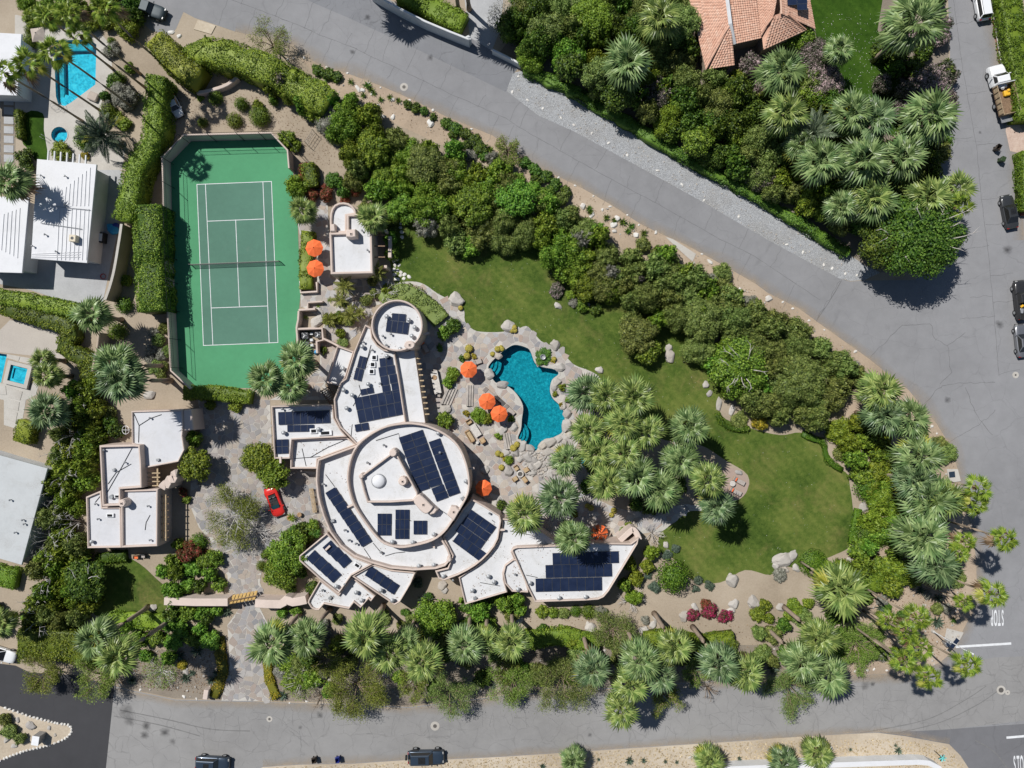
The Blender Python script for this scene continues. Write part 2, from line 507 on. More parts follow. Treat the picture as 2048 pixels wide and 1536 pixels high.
def stucco(name, col):
    t = NT(name)
    f = t.math('ADD', t.math('MULTIPLY', t.noise(.5, 5, .6), .6), t.math('MULTIPLY', t.noise(6, 5, .7), .4))
    c = t.ramp(f, [(.3, tuple(x * .84 for x in col)), (.7, tuple(x * 1.1 for x in col))])
    t.bump(t.noise(9, 5, .7), .25, .03)
    M[name] = t.set(c, .9, 0, .2)
stucco('adobe', (.57, .47, .41))
stucco('adobe_pale', (.61, .51, .45))
stucco('wall_white', (.64, .65, .66))
stucco('wall_tan', (.42, .34, .265))
flat('timber', (.20, .13, .08), .8, var=.35, scale=5)
flat('timber_pale', (.42, .32, .20), .8, var=.3, scale=5)
flat('gate_gold', (.5, .33, .12), .7, var=.2)
flat('dark_metal', (.03, .032, .035), .45, .6, var=.2)
flat('grey_metal', (.34, .35, .36), .45, .5, var=.2)
flat('white_metal', (.72, .73, .74), .4, .0, var=.06)
flat('steel', (.42, .43, .44), .5, .5, var=.1)
flat('orange_cloth', (.78, .15, .04), .8, var=.16, scale=1.3)
flat('canvas_grey', (.42, .36, .31), .9, var=.1)
flat('wicker', (.34, .22, .12), .8, var=.3, scale=12)
flat('cushion_dark', (.08, .078, .078), .9, var=.15)
flat('cushion', (.36, .32, .29), .9, var=.12)
flat('cushion_tan', (.42, .31, .18), .9, var=.12)
flat('stone_top', (.52, .49, .45), .6, var=.2, scale=4)
flat('rubber', (.018, .018, .019), .75, var=.2)
flat('terracotta_pot', (.42, .19, .1), .8)
flat('blue_tarp', (.02, .25, .5), .5, var=.2)
flat('plastic_blue', (.012, .03, .26), .45)
flat('plastic_brown', (.06, .045, .035), .5)
flat('plastic_green', (.03, .055, .02), .5)
flat('brick_red', (.35, .12, .065), .85, var=.3, scale=6)
flat('sign_red', (.4, .02, .02), .5)
flat('yellow', (.75, .42, .03), .5)
flat('lamp_glass', (.3, .3, .29), .35)
flat('tail_red', (.3, .01, .01), .25)
flat('cream', (.62, .55, .42), .7)
paint('paint_black', (.012, .014, .018), .25)
paint('paint_white', (.78, .79, .8), .3)
paint('paint_silver', (.30, .31, .33), .3, .7)
paint('paint_charcoal', (.032, .037, .042), .25, .3)
paint('paint_navy', (.03, .055, .09), .3, .4)
paint('paint_teal', (.012, .03, .042), .55, .2)
M['paint_teal'].node_tree.nodes['Principled BSDF'].inputs['Coat Weight'].default_value = 0.0
paint('paint_red', (.62, .015, .01), .25)
paint('glass_dark', (.004, .006, .008), .06)
t = NT('solar_cell')
M['solar_cell'] = t.set(t.ramp(t.noise(.8, 3), [(.3, (.010, .017, .042)), (.7, (.018, .028, .062))]), .22, 0, .5)
def stonemat(name, cols, bump=.5):
    t = NT(name)
    oi = t.n('ShaderNodeObjectInfo')
    g = t.n('ShaderNodeNewGeometry')
    k = t.math('FRACT', t.math('ADD', oi.outputs['Random'], g.outputs['Random Per Island']))
    c = t.ramp(k, [(i / (len(cols) - 1), q) for i, q in enumerate(cols)])
    c = t.mix(t.ramp(t.noise(1.7, 6, .7), [(.35, (0, 0, 0)), (.75, (.34, .34, .34))]), c, tuple(x * .55 for x in cols[len(cols) // 2]))
    t.bump(t.noise(5, 6, .7), bump, .05)
    M[name] = t.set(c, .88, 0, .2)
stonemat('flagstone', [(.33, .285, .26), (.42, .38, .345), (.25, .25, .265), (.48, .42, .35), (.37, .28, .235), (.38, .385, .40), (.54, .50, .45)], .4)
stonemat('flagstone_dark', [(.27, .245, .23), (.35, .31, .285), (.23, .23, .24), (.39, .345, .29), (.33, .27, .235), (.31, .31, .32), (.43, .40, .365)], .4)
stonemat('boulder', [(.40, .37, .33), (.50, .47, .43), (.34, .32, .30), (.46, .41, .35)])
stonemat('stone_white', [(.62, .6, .56), (.7, .68, .64), (.55, .52, .48)])
stonemat('tile_red', [(.62, .365, .265), (.68, .43, .32), (.58, .33, .235), (.7, .48, .37)], .2)
def water(name, tint, rip=2.2, bs=.08):
    t = NT(name)
    t.t.nodes.remove(t.b)
    tp = t.n('ShaderNodeBsdfTransparent')
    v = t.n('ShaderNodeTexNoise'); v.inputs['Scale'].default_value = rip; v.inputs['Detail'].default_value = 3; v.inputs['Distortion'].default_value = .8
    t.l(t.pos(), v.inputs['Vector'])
    c = t.ramp(v.outputs['Fac'], [(.32, tuple(x * .74 for x in tint)), (.54, tint), (.68, tuple(min(1, x * 1.4 + .05) for x in tint))])  # bright and dark ripple light is painted into the water tint
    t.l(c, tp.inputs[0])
    gl = t.n('ShaderNodeBsdfGlossy'); gl.inputs['Roughness'].default_value = .03
    bp = t.n('ShaderNodeBump'); bp.inputs['Strength'].default_value = bs; bp.inputs['Distance'].default_value = .05
    t.l(v.outputs['Fac'], bp.inputs['Height']); t.l(bp.outputs[0], gl.inputs['Normal'])
    fr = t.n('ShaderNodeFresnel'); fr.inputs[0].default_value = 1.33; t.l(bp.outputs[0], fr.inputs['Normal'])
    mx = t.n('ShaderNodeMixShader'); t.l(fr.outputs[0], mx.inputs[0]); t.l(tp.outputs[0], mx.inputs[1]); t.l(gl.outputs[0], mx.inputs[2])
    t.l(mx.outputs[0], t.out.inputs['Surface'])
    M[name] = t.mat
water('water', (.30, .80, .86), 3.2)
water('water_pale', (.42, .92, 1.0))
flat('plaster_blue', (.05, .36, .425), .7, var=.12, scale=1.2)
flat('plaster_pale', (.12, .55, .66), .7, var=.1, scale=1.2)
# ------------------------------------------------------------------ the setting: ground, roads, lawns, paving, pools
POOL = smooth(pairs('1029,690 1052,695 1061,703 1070,726 1085,734 1109,739 1117,748 1104,760 1100,780 1105,796 1117,808 1128,824 1129,842 1124,864 1112,872 1095,880 1081,886 1070,902 1049,885 1036,877 1042,859 1044,838 1046,812 1034,789 1016,773 990,764 982,746 977,733 993,714 1010,700'), 4)
SPA = smooth(pairs('1156,906 1167,899 1180,905 1184,927 1170,935 1158,922'), 5)
NWPOOL = pairs('107,81 180,79 193,89 191,169 141,206 130,212 117,209 112,193')
NWSPA = [(119 + 16 * math.cos(a * .3142), 270 + 16 * math.sin(a * .3142)) for a in range(20)]
WPOOL = pairs('-40,700 14,709 2,765 -40,770')
def sheet(name, pts, mat, z, holes=(), kind='structure'):
    m = MB()
    m.tess([[(*P(a, b), z) for a, b in l] for l in [pts] + list(holes)])
    return tag(m.build(name, M[mat]), kind=kind)
BIG = [(-2600, -2600), (4600, -2600), (4600, 4100), (-2600, 4100)]
sheet('ground', BIG, 'sand', 0.0, [POOL, SPA, NWPOOL, NWSPA, WPOOL])
ROAD_S = pairs('235,-20 262,30 305,62 340,70 352,58 367,24 390,36 432,50 470,63 512,72 586,89 604,109 646,133 690,145 760,171 820,197 890,232 985,271 1035,307 1078,335 1125,357 1167,378 1221,409 1281,448 1318,466 1370,489 1406,508 1456,536 1510,567 1536,586 1598,617 1632,642 1692,685 1736,716 1778,750 1817,780 1843,812 1872,846 1895,882 1916,940 1924,1000 1944,1060 1951,1110 1954,1170 1953,1196 1945,1225 1927,1258 1911,1292 1897,1310 1882,1323 1861,1334 1822,1344 1770,1347 1703,1351 1620,1356 1427,1362 1198,1377 1000,1392 820,1414 661,1407 562,1408 500,1402 443,1401 351,1399 260,1380 229,1372')
LOW = pairs('212,1536 205,1600 2200,1600 2200,1440 1937,1548 1921,1511 1898,1488 1860,1478 1812,1472 1757,1465 1692,1468 1536,1477 1510,1480 1250,1497 1010,1513 890,1519 812,1520 708,1527 604,1529 526,1534 400,1560')
VERGE_N = pairs('1026,146 1013,182 1078,232 1148,263 1234,310 1320,357 1398,400 1510,465 1536,480 1606,518 1679,557 1700,562 1729,560 1760,540 1830,545 1900,500 1890,400 1876,340 1890,250 1900,110 1895,-30')
ROAD = pairs('235,-30') + ROAD_S[1:] + pairs('212,1536 208,1580 420,1580 526,1534 604,1529 708,1527 812,1520 890,1519 1010,1513 1250,1497 1510,1480 1536,1477 1692,1468 1757,1465 1812,1472 1898,1488 1921,1511 1937,1536 1950,1600 2300,1600 2300,500 2050,490 2046,400 2036,310 2028,240 2010,180 1998,100 1985,-30 1895,-30 1900,110 1890,250 1876,340 1890,400 1900,500 1830,560 1729,561 1700,563 1679,557 1606,518 1510,465 1398,400 1234,310 1148,263 1078,232 1013,182 1026,146 1042,128 1000,106 940,75 766,-6 740,-30')
sheet('road', ROAD, 'asphalt', .006)
sheet('road_shoulder', pairs('560,-30 625,5 700,37 807,86 900,130 1012,184 1028,146 1042,130 1000,107 984,102 940,76 766,-4 740,-30'), 'asphalt_old', .010)
sheet('lower_road', pairs('212,1536 229,1373 260,1381 351,1400 500,1403 661,1408 820,1415 1000,1393 1198,1378 1427,1363 1620,1357 1703,1352 1770,1348 1822,1345 1861,1335 1990,1315 2060,1312 2060,1440 1870,1462 1757,1464 1692,1467 1536,1476 1250,1496 1010,1512 812,1519 604,1528 526,1533 400,1556 210,1560'), 'asphalt_low', .010)
sheet('dark_driveway', pairs('-60,1320 31,1331 60,1345 150,1350 229,1372 212,1536 205,1600 -60,1600'), 'asphalt_dark', .010)
sheet('new_asphalt', pairs('1700,1472 1757,1465 1875,1460 2100,1444 2100,1600 1950,1600 1937,1536 1921,1511 1898,1488 1812,1473'), 'asphalt_new', .014)
sheet('gravel_verge', pairs('1026,146 1013,182 1078,232 1148,263 1234,310 1320,357 1398,400 1510,465 1536,480 1606,518 1679,557 1700,562 1729,560 1760,545 1729,530 1692,505 1614,455 1536,405 1495,388 1448,352 1390,322 1312,280 1227,230 1146,190 1052,140'), 'gravel', .014)
sheet('corner_bed', pairs('1042,128 1000,104 1100,-30 1890,-30 1897,110 1888,250 1874,340 1888,400 1898,500 1828,545 1760,545 1729,530 1692,505 1614,455 1536,405 1495,388 1448,352 1390,322 1312,280 1227,230 1146,190 1052,140'), 'earth', .008)
sheet('far_drive', pairs('925,-30 940,75 984,101 1000,60 1010,-30'), 'concrete_grey', .012)
sheet('granite_strip', pairs('600,118') + ROAD_S[13:56] + pairs('1690,1345 1690,1200 1760,1120 1730,900 1600,720 1400,590 1200,470 1000,340 850,275 690,200'), 'granite', .003)
sheet('planting_bed', pairs('232,1370 261,1378 351,1397 500,1400 661,1405 820,1412 1000,1390 1198,1375 1427,1360 1690,1348 1690,1296 1500,1290 1300,1288 1100,1292 830,1268 700,1296 600,1290 540,1310 450,1290 330,1300 240,1296'), 'earth', .007)
sheet('dry_verge', pairs('526,1534 604,1529.5 708,1527.5 812,1520.5 890,1519.5 1010,1513.5 1250,1497.5 1510,1480.5 1536,1477.5 1692,1468.5 1757,1465.5 1812,1472.5 1898,1488.5 1921,1511.5 1937,1536 1950,1600 400,1600'), 'sand_pale', .018)
sheet('drive_island', smooth(pairs('-30,1400 0,1412 60,1433 115,1447 138,1451 142,1464 130,1477 99,1490 47,1503 0,1521 -40,1530'), 3), 'sand_pale', .03)
LAWN = smooth(pairs('780,425 900,430 1000,450 1100,470 1130,540 1150,575 1205,590 1290,612 1375,665 1440,710 1446,780 1442,830 1500,856 1560,870 1600,865 1640,880 1655,925 1692,945 1700,975 1705,1010 1708,1060 1700,1090 1680,1105 1600,1135 1560,1130 1540,1150 1490,1140 1440,1165 1385,1160 1350,1120 1318,1100 1322,1062 1345,1048 1375,1018 1440,1005 1490,985 1495,950 1450,920 1400,890 1330,880 1280,850 1215,790 1200,757 1180,742 1146,728 1122,700 1100,690 1082,682 1066,664 1052,652 1030,660 1000,664 969,664 948,660 930,643 927,618 900,600 875,587 849,569 825,563 790,567'), 4)
sheet('lawn', LAWN, 'lawn', .022)
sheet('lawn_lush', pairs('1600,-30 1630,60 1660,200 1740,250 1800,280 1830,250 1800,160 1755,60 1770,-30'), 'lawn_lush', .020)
sheet('side_lawn', smooth(pairs('200,1118 250,1115 280,1128 310,1155 332,1180 325,1225 250,1228 190,1230 185,1180'), 4), 'lawn', .020)
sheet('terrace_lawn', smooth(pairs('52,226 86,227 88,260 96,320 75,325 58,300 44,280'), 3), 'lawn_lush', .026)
sheet('pool_terrace', pairs('35,30 105,52 195,56 220,90 226,150 205,190 200,250 252,285 245,340 195,340 90,322 84,225 30,225 30,30'), 'concrete', .020, [NWPOOL, NWSPA])
sheet('side_yard', pairs('-40,520 60,515 180,520 190,330 215,320 245,345 238,450 206,603 160,612 60,580 -40,560'), 'concrete_grey', .014)
sheet('pebble_yard', pairs('-40,700 20,640 110,660 145,720 150,800 100,930 -40,915'), 'pebble', .014, [WPOOL])
sheet('dust_garden', pairs('378,150 520,165 640,210 690,290 720,380 790,440 640,430 600,330 560,265 350,255 330,300 300,240 345,180'), 'sand', .005)
# ---- paving
STONE_SKIP = []
def clip(poly, px, py, nx, ny):
    out = []
    for i in range(len(poly)):
        a, b = poly[i], poly[(i + 1) % len(poly)]
        da = (a[0] - px) * nx + (a[1] - py) * ny; db = (b[0] - px) * nx + (b[1] - py) * ny
        if da <= 0: out.append(a)
        if da * db < 0:
            t = da / (da - db)
            out.append((a[0] + (b[0] - a[0]) * t, a[1] + (b[1] - a[1]) * t))
    return out
def flagstones(root, polyw, skips, sp, mat, zt, seed, keep=300, look=None):
    q = random.Random(seed)
    xs = [p[0] for p in polyw]; ys = [p[1] for p in polyw]
    seeds = []
    y = min(ys) - sp; r = 0
    while y < max(ys) + sp:
        x = min(xs) - sp + (r % 2) * sp * .5
        while x < max(xs) + sp:
            a, b = x + q.uniform(-.42, .42) * sp, y + q.uniform(-.42, .42) * sp
            if q.random() > .10: seeds.append((a, b))
            x += sp
        y += sp * .88; r += 1
    grid = {}
    for s in seeds: grid.setdefault((int(s[0] // (sp * 2)), int(s[1] // (sp * 2))), []).append(s)
    cells = []
    for s in seeds:
        if not inside(s[0], s[1], polyw): continue
        if any(inside(s[0], s[1], k) for k in skips): continue
        c = [(s[0] - sp * 1.6, s[1] - sp * 1.6), (s[0] + sp * 1.6, s[1] - sp * 1.6), (s[0] + sp * 1.6, s[1] + sp * 1.6), (s[0] - sp * 1.6, s[1] + sp * 1.6)]
        gx, gy = int(s[0] // (sp * 2)), int(s[1] // (sp * 2))
        for i in (-1, 0, 1):
            for j in (-1, 0, 1):
                for o in grid.get((gx + i, gy + j), ()):
                    if o is s: continue
                    c = clip(c, (s[0] + o[0]) / 2, (s[1] + o[1]) / 2, o[0] - s[0], o[1] - s[1])
                    if len(c) < 3: break
        if len(c) < 3 or abs(area2(c)) < sp * sp * .3: continue
        # merge tiny edges
        d = [c[0]]
        for p in c[1:]:
            if math.dist(p, d[-1]) > .14: d.append(p)
        if len(d) > 3 and math.dist(d[0], d[-1]) < .14: d.pop()
        if len(d) < 3: continue
        d = offset(ccw(d), .022)
        d = [(x + q.uniform(-.03, .03), y2 + q.uniform(-.03, .03)) for x, y2 in d]
        if any(not inside(x, y2, polyw) for x, y2 in d) and q.random() < .75:
            cx, cy = sum(p[0] for p in d) / len(d), sum(p[1] for p in d) / len(d)
            for _ in range(8):
                if all(inside(x, y2, polyw) for x, y2 in d): break
                d = [(x + (cx - x) * .15 if not inside(x, y2, polyw) else x, y2 + (cy - y2) * .15 if not inside(x, y2, polyw) else y2) for x, y2 in d]
            if any(not inside(x, y2, polyw) for x, y2 in d) or abs(area2(d)) < .16: continue
        cells.append(d)
    if look: cells.sort(key=lambda d: (d[0][0] - look[0]) ** 2 + (d[0][1] - look[1]) ** 2)
    rest = MB()
    for i, d in enumerate(cells):
        z = zt + q.uniform(-.008, .008)
        if i < keep:
            MB().prism(d, .004, z, .015).build('flagstone', M[mat], root)
        else:
            rest.prism(d, .004, z, .015)
    if rest.v: tag(rest.build('small_flagstones', M[mat], root), kind='stuff')
PATIO = smooth(pairs('745,585 790,567 825,563 849,569 875,587 900,600 927,618 930,643 948,660 969,664 1000,664 1030,660 1052,652 1066,664 1082,682 1100,690 1122,700 1146,728 1180,742 1200,757 1196,790 1180,850 1150,900 1190,930 1180,985 1250,1020 1330,1015 1375,1008 1380,1018 1345,1042 1318,1060 1270,1070 1200,1085 1110,1085 1060,1050 1000,1025 960,985 940,930 920,885 850,840 842,770 835,700 800,600'), 3)
COURTYARD = pairs('395,795 540,800 545,920 582,940 650,945 655,1010 660,1060 560,1085 528,1110 520,1165 530,1192 512,1200 537,1250 535,1330 545,1402 443,1401 460,1330 455,1250 480,1215 458,1190 455,1150 440,1130 420,1080 398,1055 380,1010 385,900 405,850')
# ------------------------------------------------------------------ buildings
def block(root, poly, zt, zr, th=.38, mat='adobe', roof='roof_white', z0=0.0, sm=0, name='wall', bumpy=0.0):
    """adobe volume: battered outside wall, softly rounded parapet and sunken flat roof; poly is the parapet's outer edge in plan pixels"""
    pts = smooth(poly, sm) if sm else poly
    w = ccw(PL(pts, zt))
    if bumpy:
        w = ccw(smooth(w, 1))
    n = len(w)
    lo = offset(w, -.06)
    i1, i2, i3 = offset(w, .08), offset(w, th - .08), offset(w, th)
    hz = lambda k, z: z + (bumpy * noise.noise(Vector((w[k][0] * .5, w[k][1] * .5, zt))) if bumpy else 0)
    m = MB()
    m.loft([[(x, y, z0) for x, y in lo], [(x, y, hz(k, zt - .12)) for k, (x, y) in enumerate(w)], [(x, y, hz(k, zt)) for k, (x, y) in enumerate(i1)],
            [(x, y, hz(k, zt)) for k, (x, y) in enumerate(i2)], [(x, y, hz(k, zt - .1)) for k, (x, y) in enumerate(i3)], [(x, y, zr - .05) for x, y in i3]], False, False)
    o = m.build(name, M[mat], root)
    r = MB(); r.tess([[(x, y, zr) for x, y in offset(w, th - .02)]])
    r.build('roof', M[roof], root)
    return o
def solar(root, c, ang, cols, rows, z, pw=1.0, ph=1.7, miss=()):
    """array of panels; c = centre in plan pixels, every panel a child of its own"""
    x, y = P(c[0], c[1], z)
    ca, sa = math.cos(ang), math.sin(ang)
    for i in range(cols):
        for j in range(rows):
            if (i, j) in miss: continue
            u, v = (i - (cols - 1) / 2) * (pw + .03), (j - (rows - 1) / 2) * (ph + .03)
            solar_at(root, x + u * ca - v * sa, y + u * sa + v * ca, z, ang, pw, ph)
PANEL = {}
flat('panel_frame', (.085, .092, .11), .4, .5, var=.05)
def solar_at(root, x, y, z, ang, pw, ph):
    k = (round(pw, 2), round(ph, 2))
    if k not in PANEL:
        m = MB()
        m.box((0, 0, .02), (pw, ph, .03)); m.mi = 1
        t = .028
        for s in (-1, 1):
            m.box((s * (pw / 2 - t / 2), 0, .028), (t, ph, .05)); m.box((0, s * (ph / 2 - t / 2), .0275), (pw - 2 * t, t, .049))
        m.mi = 2
        for s in (-1, 1): m.box((s * pw * .3, 0, -.06), (.05, ph * .8, .12))
        PANEL[k] = m.mesh('solar_panel', [M['solar_cell'], M['panel_frame'], M['grey_metal']])
    o = ob('solar_panel', PANEL[k], root)
    o.location = (x, y, z + .12); o.rotation_euler = (0, 0, ang)
    return o
def solar_quad(root, q, nu, nv, z):
    """array filling the plan quad q (4 pixel corners a,b,c,d; a->b is u)"""
    a, b, c, d = [Vector((*P(px, py, z + .15), 0)) for px, py in q]
    ang = math.atan2((b - a).y, (b - a).x)
    pw = (b - a).length / nu - .03; ph = (d - a).length / nv - .03
    for i in range(nu):
        for j in range(nv):
            u, v = (i + .5) / nu, (j + .5) / nv
            p = a.lerp(b, u).lerp(d.lerp(c, u), v)
            solar_at(root, p.x, p.y, z, ang, pw, ph)
def vent(root, px, py, z, kind=0, s=1.0):
    x, y = P(px, py, z + .3)
    m = MB()
    if kind == 0:      # pipe with cap
        m.cyl((x, y, z), .07 * s, .42 * s, 8); m.cyl((x, y, z + .42 * s), .16 * s, .1 * s, 10, .05 * s)
        m.build('roof_vent', M['grey_metal'], root)
    elif kind == 1:    # turbine vent
        m.cyl((x, y, z), .12 * s, .3 * s, 10); m.lathe((x, y, z + .3 * s), [(.14 * s, 0), (.27 * s, .1 * s), (.27 * s, .22 * s), (.1 * s, .34 * s), (.01, .36 * s)], 12)
        m.build('roof_vent', M['steel'], root)
    else:              # low box vent
        m.box((x, y, z + .15 * s), (.45 * s, .35 * s, .3 * s), rnd.uniform(0, 1.5), ch=.04)
        m.build('roof_vent', M['grey_metal'], root)
def skylight(root, px, py, z, w, h, ang=0.0):
    x, y = P(px, py, z + .3)
    m = MB(); m.box((x, y, z + .13), (w, h, .26), ang, ch=.03)
    f = m.build('skylight', M['white_metal'], root)
    g = MB(); g.box((x, y, z + .30), (w * .62, h * .62, .1), ang, ch=.045)
    g.build('skylight_dome', M['glass_dark'], f)
def chimney(root, poly, z0, zt, hole=True, mat='adobe_pale'):
    w = ccw(PL(poly, zt))
    m = MB()
    m.loft([[(x, y, z0) for x, y in offset(w, -.08)], [(x, y, zt - .15) for x, y in w], [(x, y, zt) for x, y in offset(w, .12)]], False, False)
    m.tess([[(x, y, zt) for x, y in offset(w, .12)]])
    o = m.build('chimney', M[mat], root)
    if hole:
        cx, cy = sum(p[0] for p in w) / len(w), sum(p[1] for p in w) / len(w)
        f = MB(); f.box((cx, cy, zt + .04), (.34, .34, .1)); f.mi = 1; f.box((cx, cy, zt + .092), (.22, .22, .012))
        f.build('flue', [M['adobe'], M['rubber']], o)
    return o
def circ(cx, cy, rx, ry=None, n=40, rot=0.0):
    ry = ry or rx
    return [(cx + rx * math.cos(a) * math.cos(rot) - ry * math.sin(a) * math.sin(rot), cy + rx * math.cos(a) * math.sin(rot) + ry * math.sin(a) * math.cos(rot)) for a in (6.283185 * i / n for i in range(n))]
B_TOWER = circ(794, 651, 52)
B_NORTH = pairs('730,649 742,655 745,676 755,690 768,699 789,703 799,760 812,845 780,853 745,866 713,890 693,869 680,856 670,836 667,799 680,765 691,757 708,703')
B_EAST = pairs('790,703 812,703 829,700 841,780 851,846 812,846 800,766')
B_ANNEX = pairs('674,691 708,703 691,756 677,772 650,765')
B_GARAGE = pairs('542,812 666,809 668,836 682,860 694,874 584,880 580,918 548,918')
B_WEST = pairs('581,878 640,876 694,874 713,890 672,905 635,919 634,938 580,938')
B_CRES = pairs('713,890 635,919 632,940 631,963 634,990 638,1008 646,1034 659,1065 680,1093 708,1114 742,1127 781,1138 826,1142 872,1139 891,1133 901,1121 902,1112 896,1096 882,1074 900,1050 800,900')
B_OVAL = smooth(pairs('810,845 773,851 740,867 713,890 698,921 693,958 698,989 708,1015 727,1044 747,1070 768,1089 799,1097 830,1093 865,1083 889,1066 906,1043 922,1018 937,989 940,958 932,921 917,890 891,867 857,851 833,846'), 3)
B_KITE = pairs('786,904 793,906 835,984 836,992 826,1003 780,1006 734,1006 727,985 719,954')
B_FAN = pairs('943,997 970,1012 1000,1031 1003,1042 997,1078 989,1094 977,1109 965,1121 951,1132 935,1142 917,1151 888,1162 877,1158 870,1142 895,1136 904,1112 884,1074 908,1045 925,1018')
B_SW1 = pairs('598,1112 654,1066 680,1093 708,1114 745,1129 703,1152 677,1189 640,1160 598,1122')
B_SW2 = pairs('745,1129 781,1140 826,1144 831,1146 822,1168 812,1185 800,1205 789,1211 703,1153')
B_TERR = pairs('640,1160 634,1170 617,1199 615,1206 622,1217 630,1221 638,1221 648,1209 698,1219 708,1206 721,1217 737,1199 742,1204 751,1192 703,1153 677,1189')
B_SE = pairs('1003,1037 1040,1042 1068,1052 1113,1083 1113,1094 1030,1096 1024,1104 1030,1119 1012,1132 1007,1146 1008,1160 1015,1185 930,1210 917,1155 935,1143 951,1133 977,1110 997,1080 1003,1050')
B_BOW = pairs('1026,1119 1040,1119 1057,1180 1057,1186 1024,1184 1010,1168 1006,1148 1010,1131')
B_WING = pairs('1023,1102 1026,1097 1034,1094 1109,1091 1182,1086 1262,1087 1278,1076 1276,1088 1247,1136 1219,1182 1208,1195 1197,1200 1167,1202 1070,1205 1056,1178')
HOUSE = [B_TOWER, B_NORTH, B_EAST, B_ANNEX, B_GARAGE, B_WEST, B_CRES, B_OVAL, B_FAN, B_SW1, B_SW2, B_TERR, B_SE, B_BOW, B_WING]
G_APSE = pairs('660,466 659,440 660,427 663,417 669,409 678,405 687,404 697,406 705,411 711,419 713,429 694,432 694,466')
G_BLOCK = pairs('693,428 743,427 746,547 661,549 658,465 693,464')
W_A = pairs('262,822 365,819 367,850 365,872 369,900 357,924 284,938 281,895 263,888')
W_B = pairs('198,891 268,889 280,890 283,930 284,976 241,979 241,1012 204,1013')
W_C = pairs('171,994 202,981 205,1014 242,1014 243,1096 174,1097')
W_D = pairs('241,980 290,979 316,978 315,1093 242,1096')
for b in (W_A, W_B, W_C, W_D, G_BLOCK): STONE_SKIP.append(b)

# the adobe house
house = thing('adobe_house', 'sprawling pink adobe house of round and angular white flat roofs with solar panels', 'house', (*P(815, 970), 0))
house_inv = house.location.copy()
house.location = (0, 0, 0)
block(house, B_ANNEX, 3.5, 3.0, 0.23)
block(house, B_EAST, 3.5, 3.45, 0.11)
block(house, B_NORTH, 4.3, 3.8, 0.23)
block(house, B_GARAGE, 3.8, 3.3, 0.22)
block(house, B_WEST, 3.4, 2.8, 0.23)
block(house, B_SW1, 3.9, 3.4, 0.23)
block(house, B_SW2, 3.6, 3.2, 0.22)
block(house, B_TERR, 2.9, 2.5, 0.23)
block(house, B_SE, 3.5, 3.1, 0.2)
block(house, B_BOW, 3.7, 3.3, 0.2)
block(house, B_WING, 4.2, 3.7, 0.22)
block(house, B_FAN, 4.1, 3.5, 0.25)
block(house, B_CRES, 4.45, 3.4, 0.3)
block(house, B_OVAL, 5.5, 4.6, 0.31)
block(house, B_TOWER, 5.5, 4.5, 0.28)
block(house, B_KITE, 6.0, 5.4, 0.25, z0=4.5)
chimney(house, smooth(pairs('826,1000 836,990 845,993 862,1010 866,1016 856,1027 846,1026 834,1014'), 2), 4.4, 6.4)
chimney(house, pairs('858,1012 867,1013 875,1020 869,1028 860,1030 854,1022'), 4.4, 6.0, False)
chimney(house, circ(805, 963, 9, n=12), 5.3, 6.5)
chimney(house, circ(786, 906, 8, n=10), 4.4, 6.4, False)
chimney(house, circ(722, 953, 5, n=10), 4.4, 6.2, False)
chimney(house, pairs('902,1013 912,1014 920,1021 908,1042 894,1030'), 3.0, 5.8)
chimney(house, circ(819, 690, 11, 9, n=14), 0, 5.8)
chimney(house, circ(898, 1120, 5, n=8), 3.0, 4.7, False)
m = MB(); x, y = P(756, 963, 6)
m.lathe((x, y, 5.38), [(1.02, 0), (1.02, .18), (.95, .22)], 28)
f = m.build('skylight', M['grey_metal'], house)
m = MB(); m.lathe((x, y, 5.56), [(.93, 0), (.88, .14), (.74, .27), (.5, .38), (.25, .43), (.01, .45)], 28)
m.build('skylight_dome', M['roof_clean'], f, True)
# solar arrays, panel by panel
solar_quad(house, pairs('797,878 845,858 889,985 836,988'), 2, 1, 6.4) if 0 else None
def arr(q, nu, nv, z): solar_quad(house, pairs(q), nu, nv, z)
arr('797,875 845,859 885,967 836,985', 2, 8, 4.6)
arr('857,884 880,876 921,985 898,994', 1, 8, 4.6)
arr('862,977 886,968 897,995 874,1003', 1, 2, 4.6)
arr('755,1027 783,1027 782,1071 755,1071', 3, 2, 4.6)
arr('791,1019 819,1019 818,1078 790,1078', 3, 3, 4.6)
arr('827,1041 854,1041 854,1069 827,1069', 3, 1, 4.6)
arr('650,986 670,974 744,1081 724,1095', 1, 8, 3.5)
arr('784,626 812,628 811,644 783,642', 2, 1, 4.5)
arr('774,639 818,645 816,669 771,663', 4, 1, 4.5)
arr('720,711 736,715 721,763 706,758', 2, 2, 3.8)
arr('758,717 784,714 788,730 760,735', 2, 1, 3.8)
arr('756,735 788,730 803,781 765,792', 2, 3, 3.8)
arr('708,796 800,778 804,803 713,821', 6, 1, 3.8)
arr('713,821 804,803 806,829 719,846', 6, 1, 3.8)
arr('720,779 746,774 748,785 722,791', 2, 1, 3.8)
arr('709,849 736,844 739,860 711,864', 2, 1, 3.8)
arr('556,824 660,820 660,846 557,850', 7, 1, 3.3)
arr('574,850 628,849 628,863 575,864', 4, 1, 3.3)
arr('551,879 577,878 577,907 552,908', 2, 2, 3.3)
arr('942,1019 993,1051 955,1123 902,1081', 3, 4, 3.8) if 0 else None
arr('943,1019 993,1054 961,1098 910,1062', 4, 3, 3.5)
arr('919,1067 974,1107 960,1124 903,1081', 4, 1, 3.5)
arr('627,1097 641,1099 684,1138 668,1160', 2, 3, 3.4) if 0 else None
arr('644,1096 661,1081 704,1119 688,1138', 1, 3, 3.4)
arr('612,1117 629,1100 684,1148 666,1167', 1, 4, 3.4)
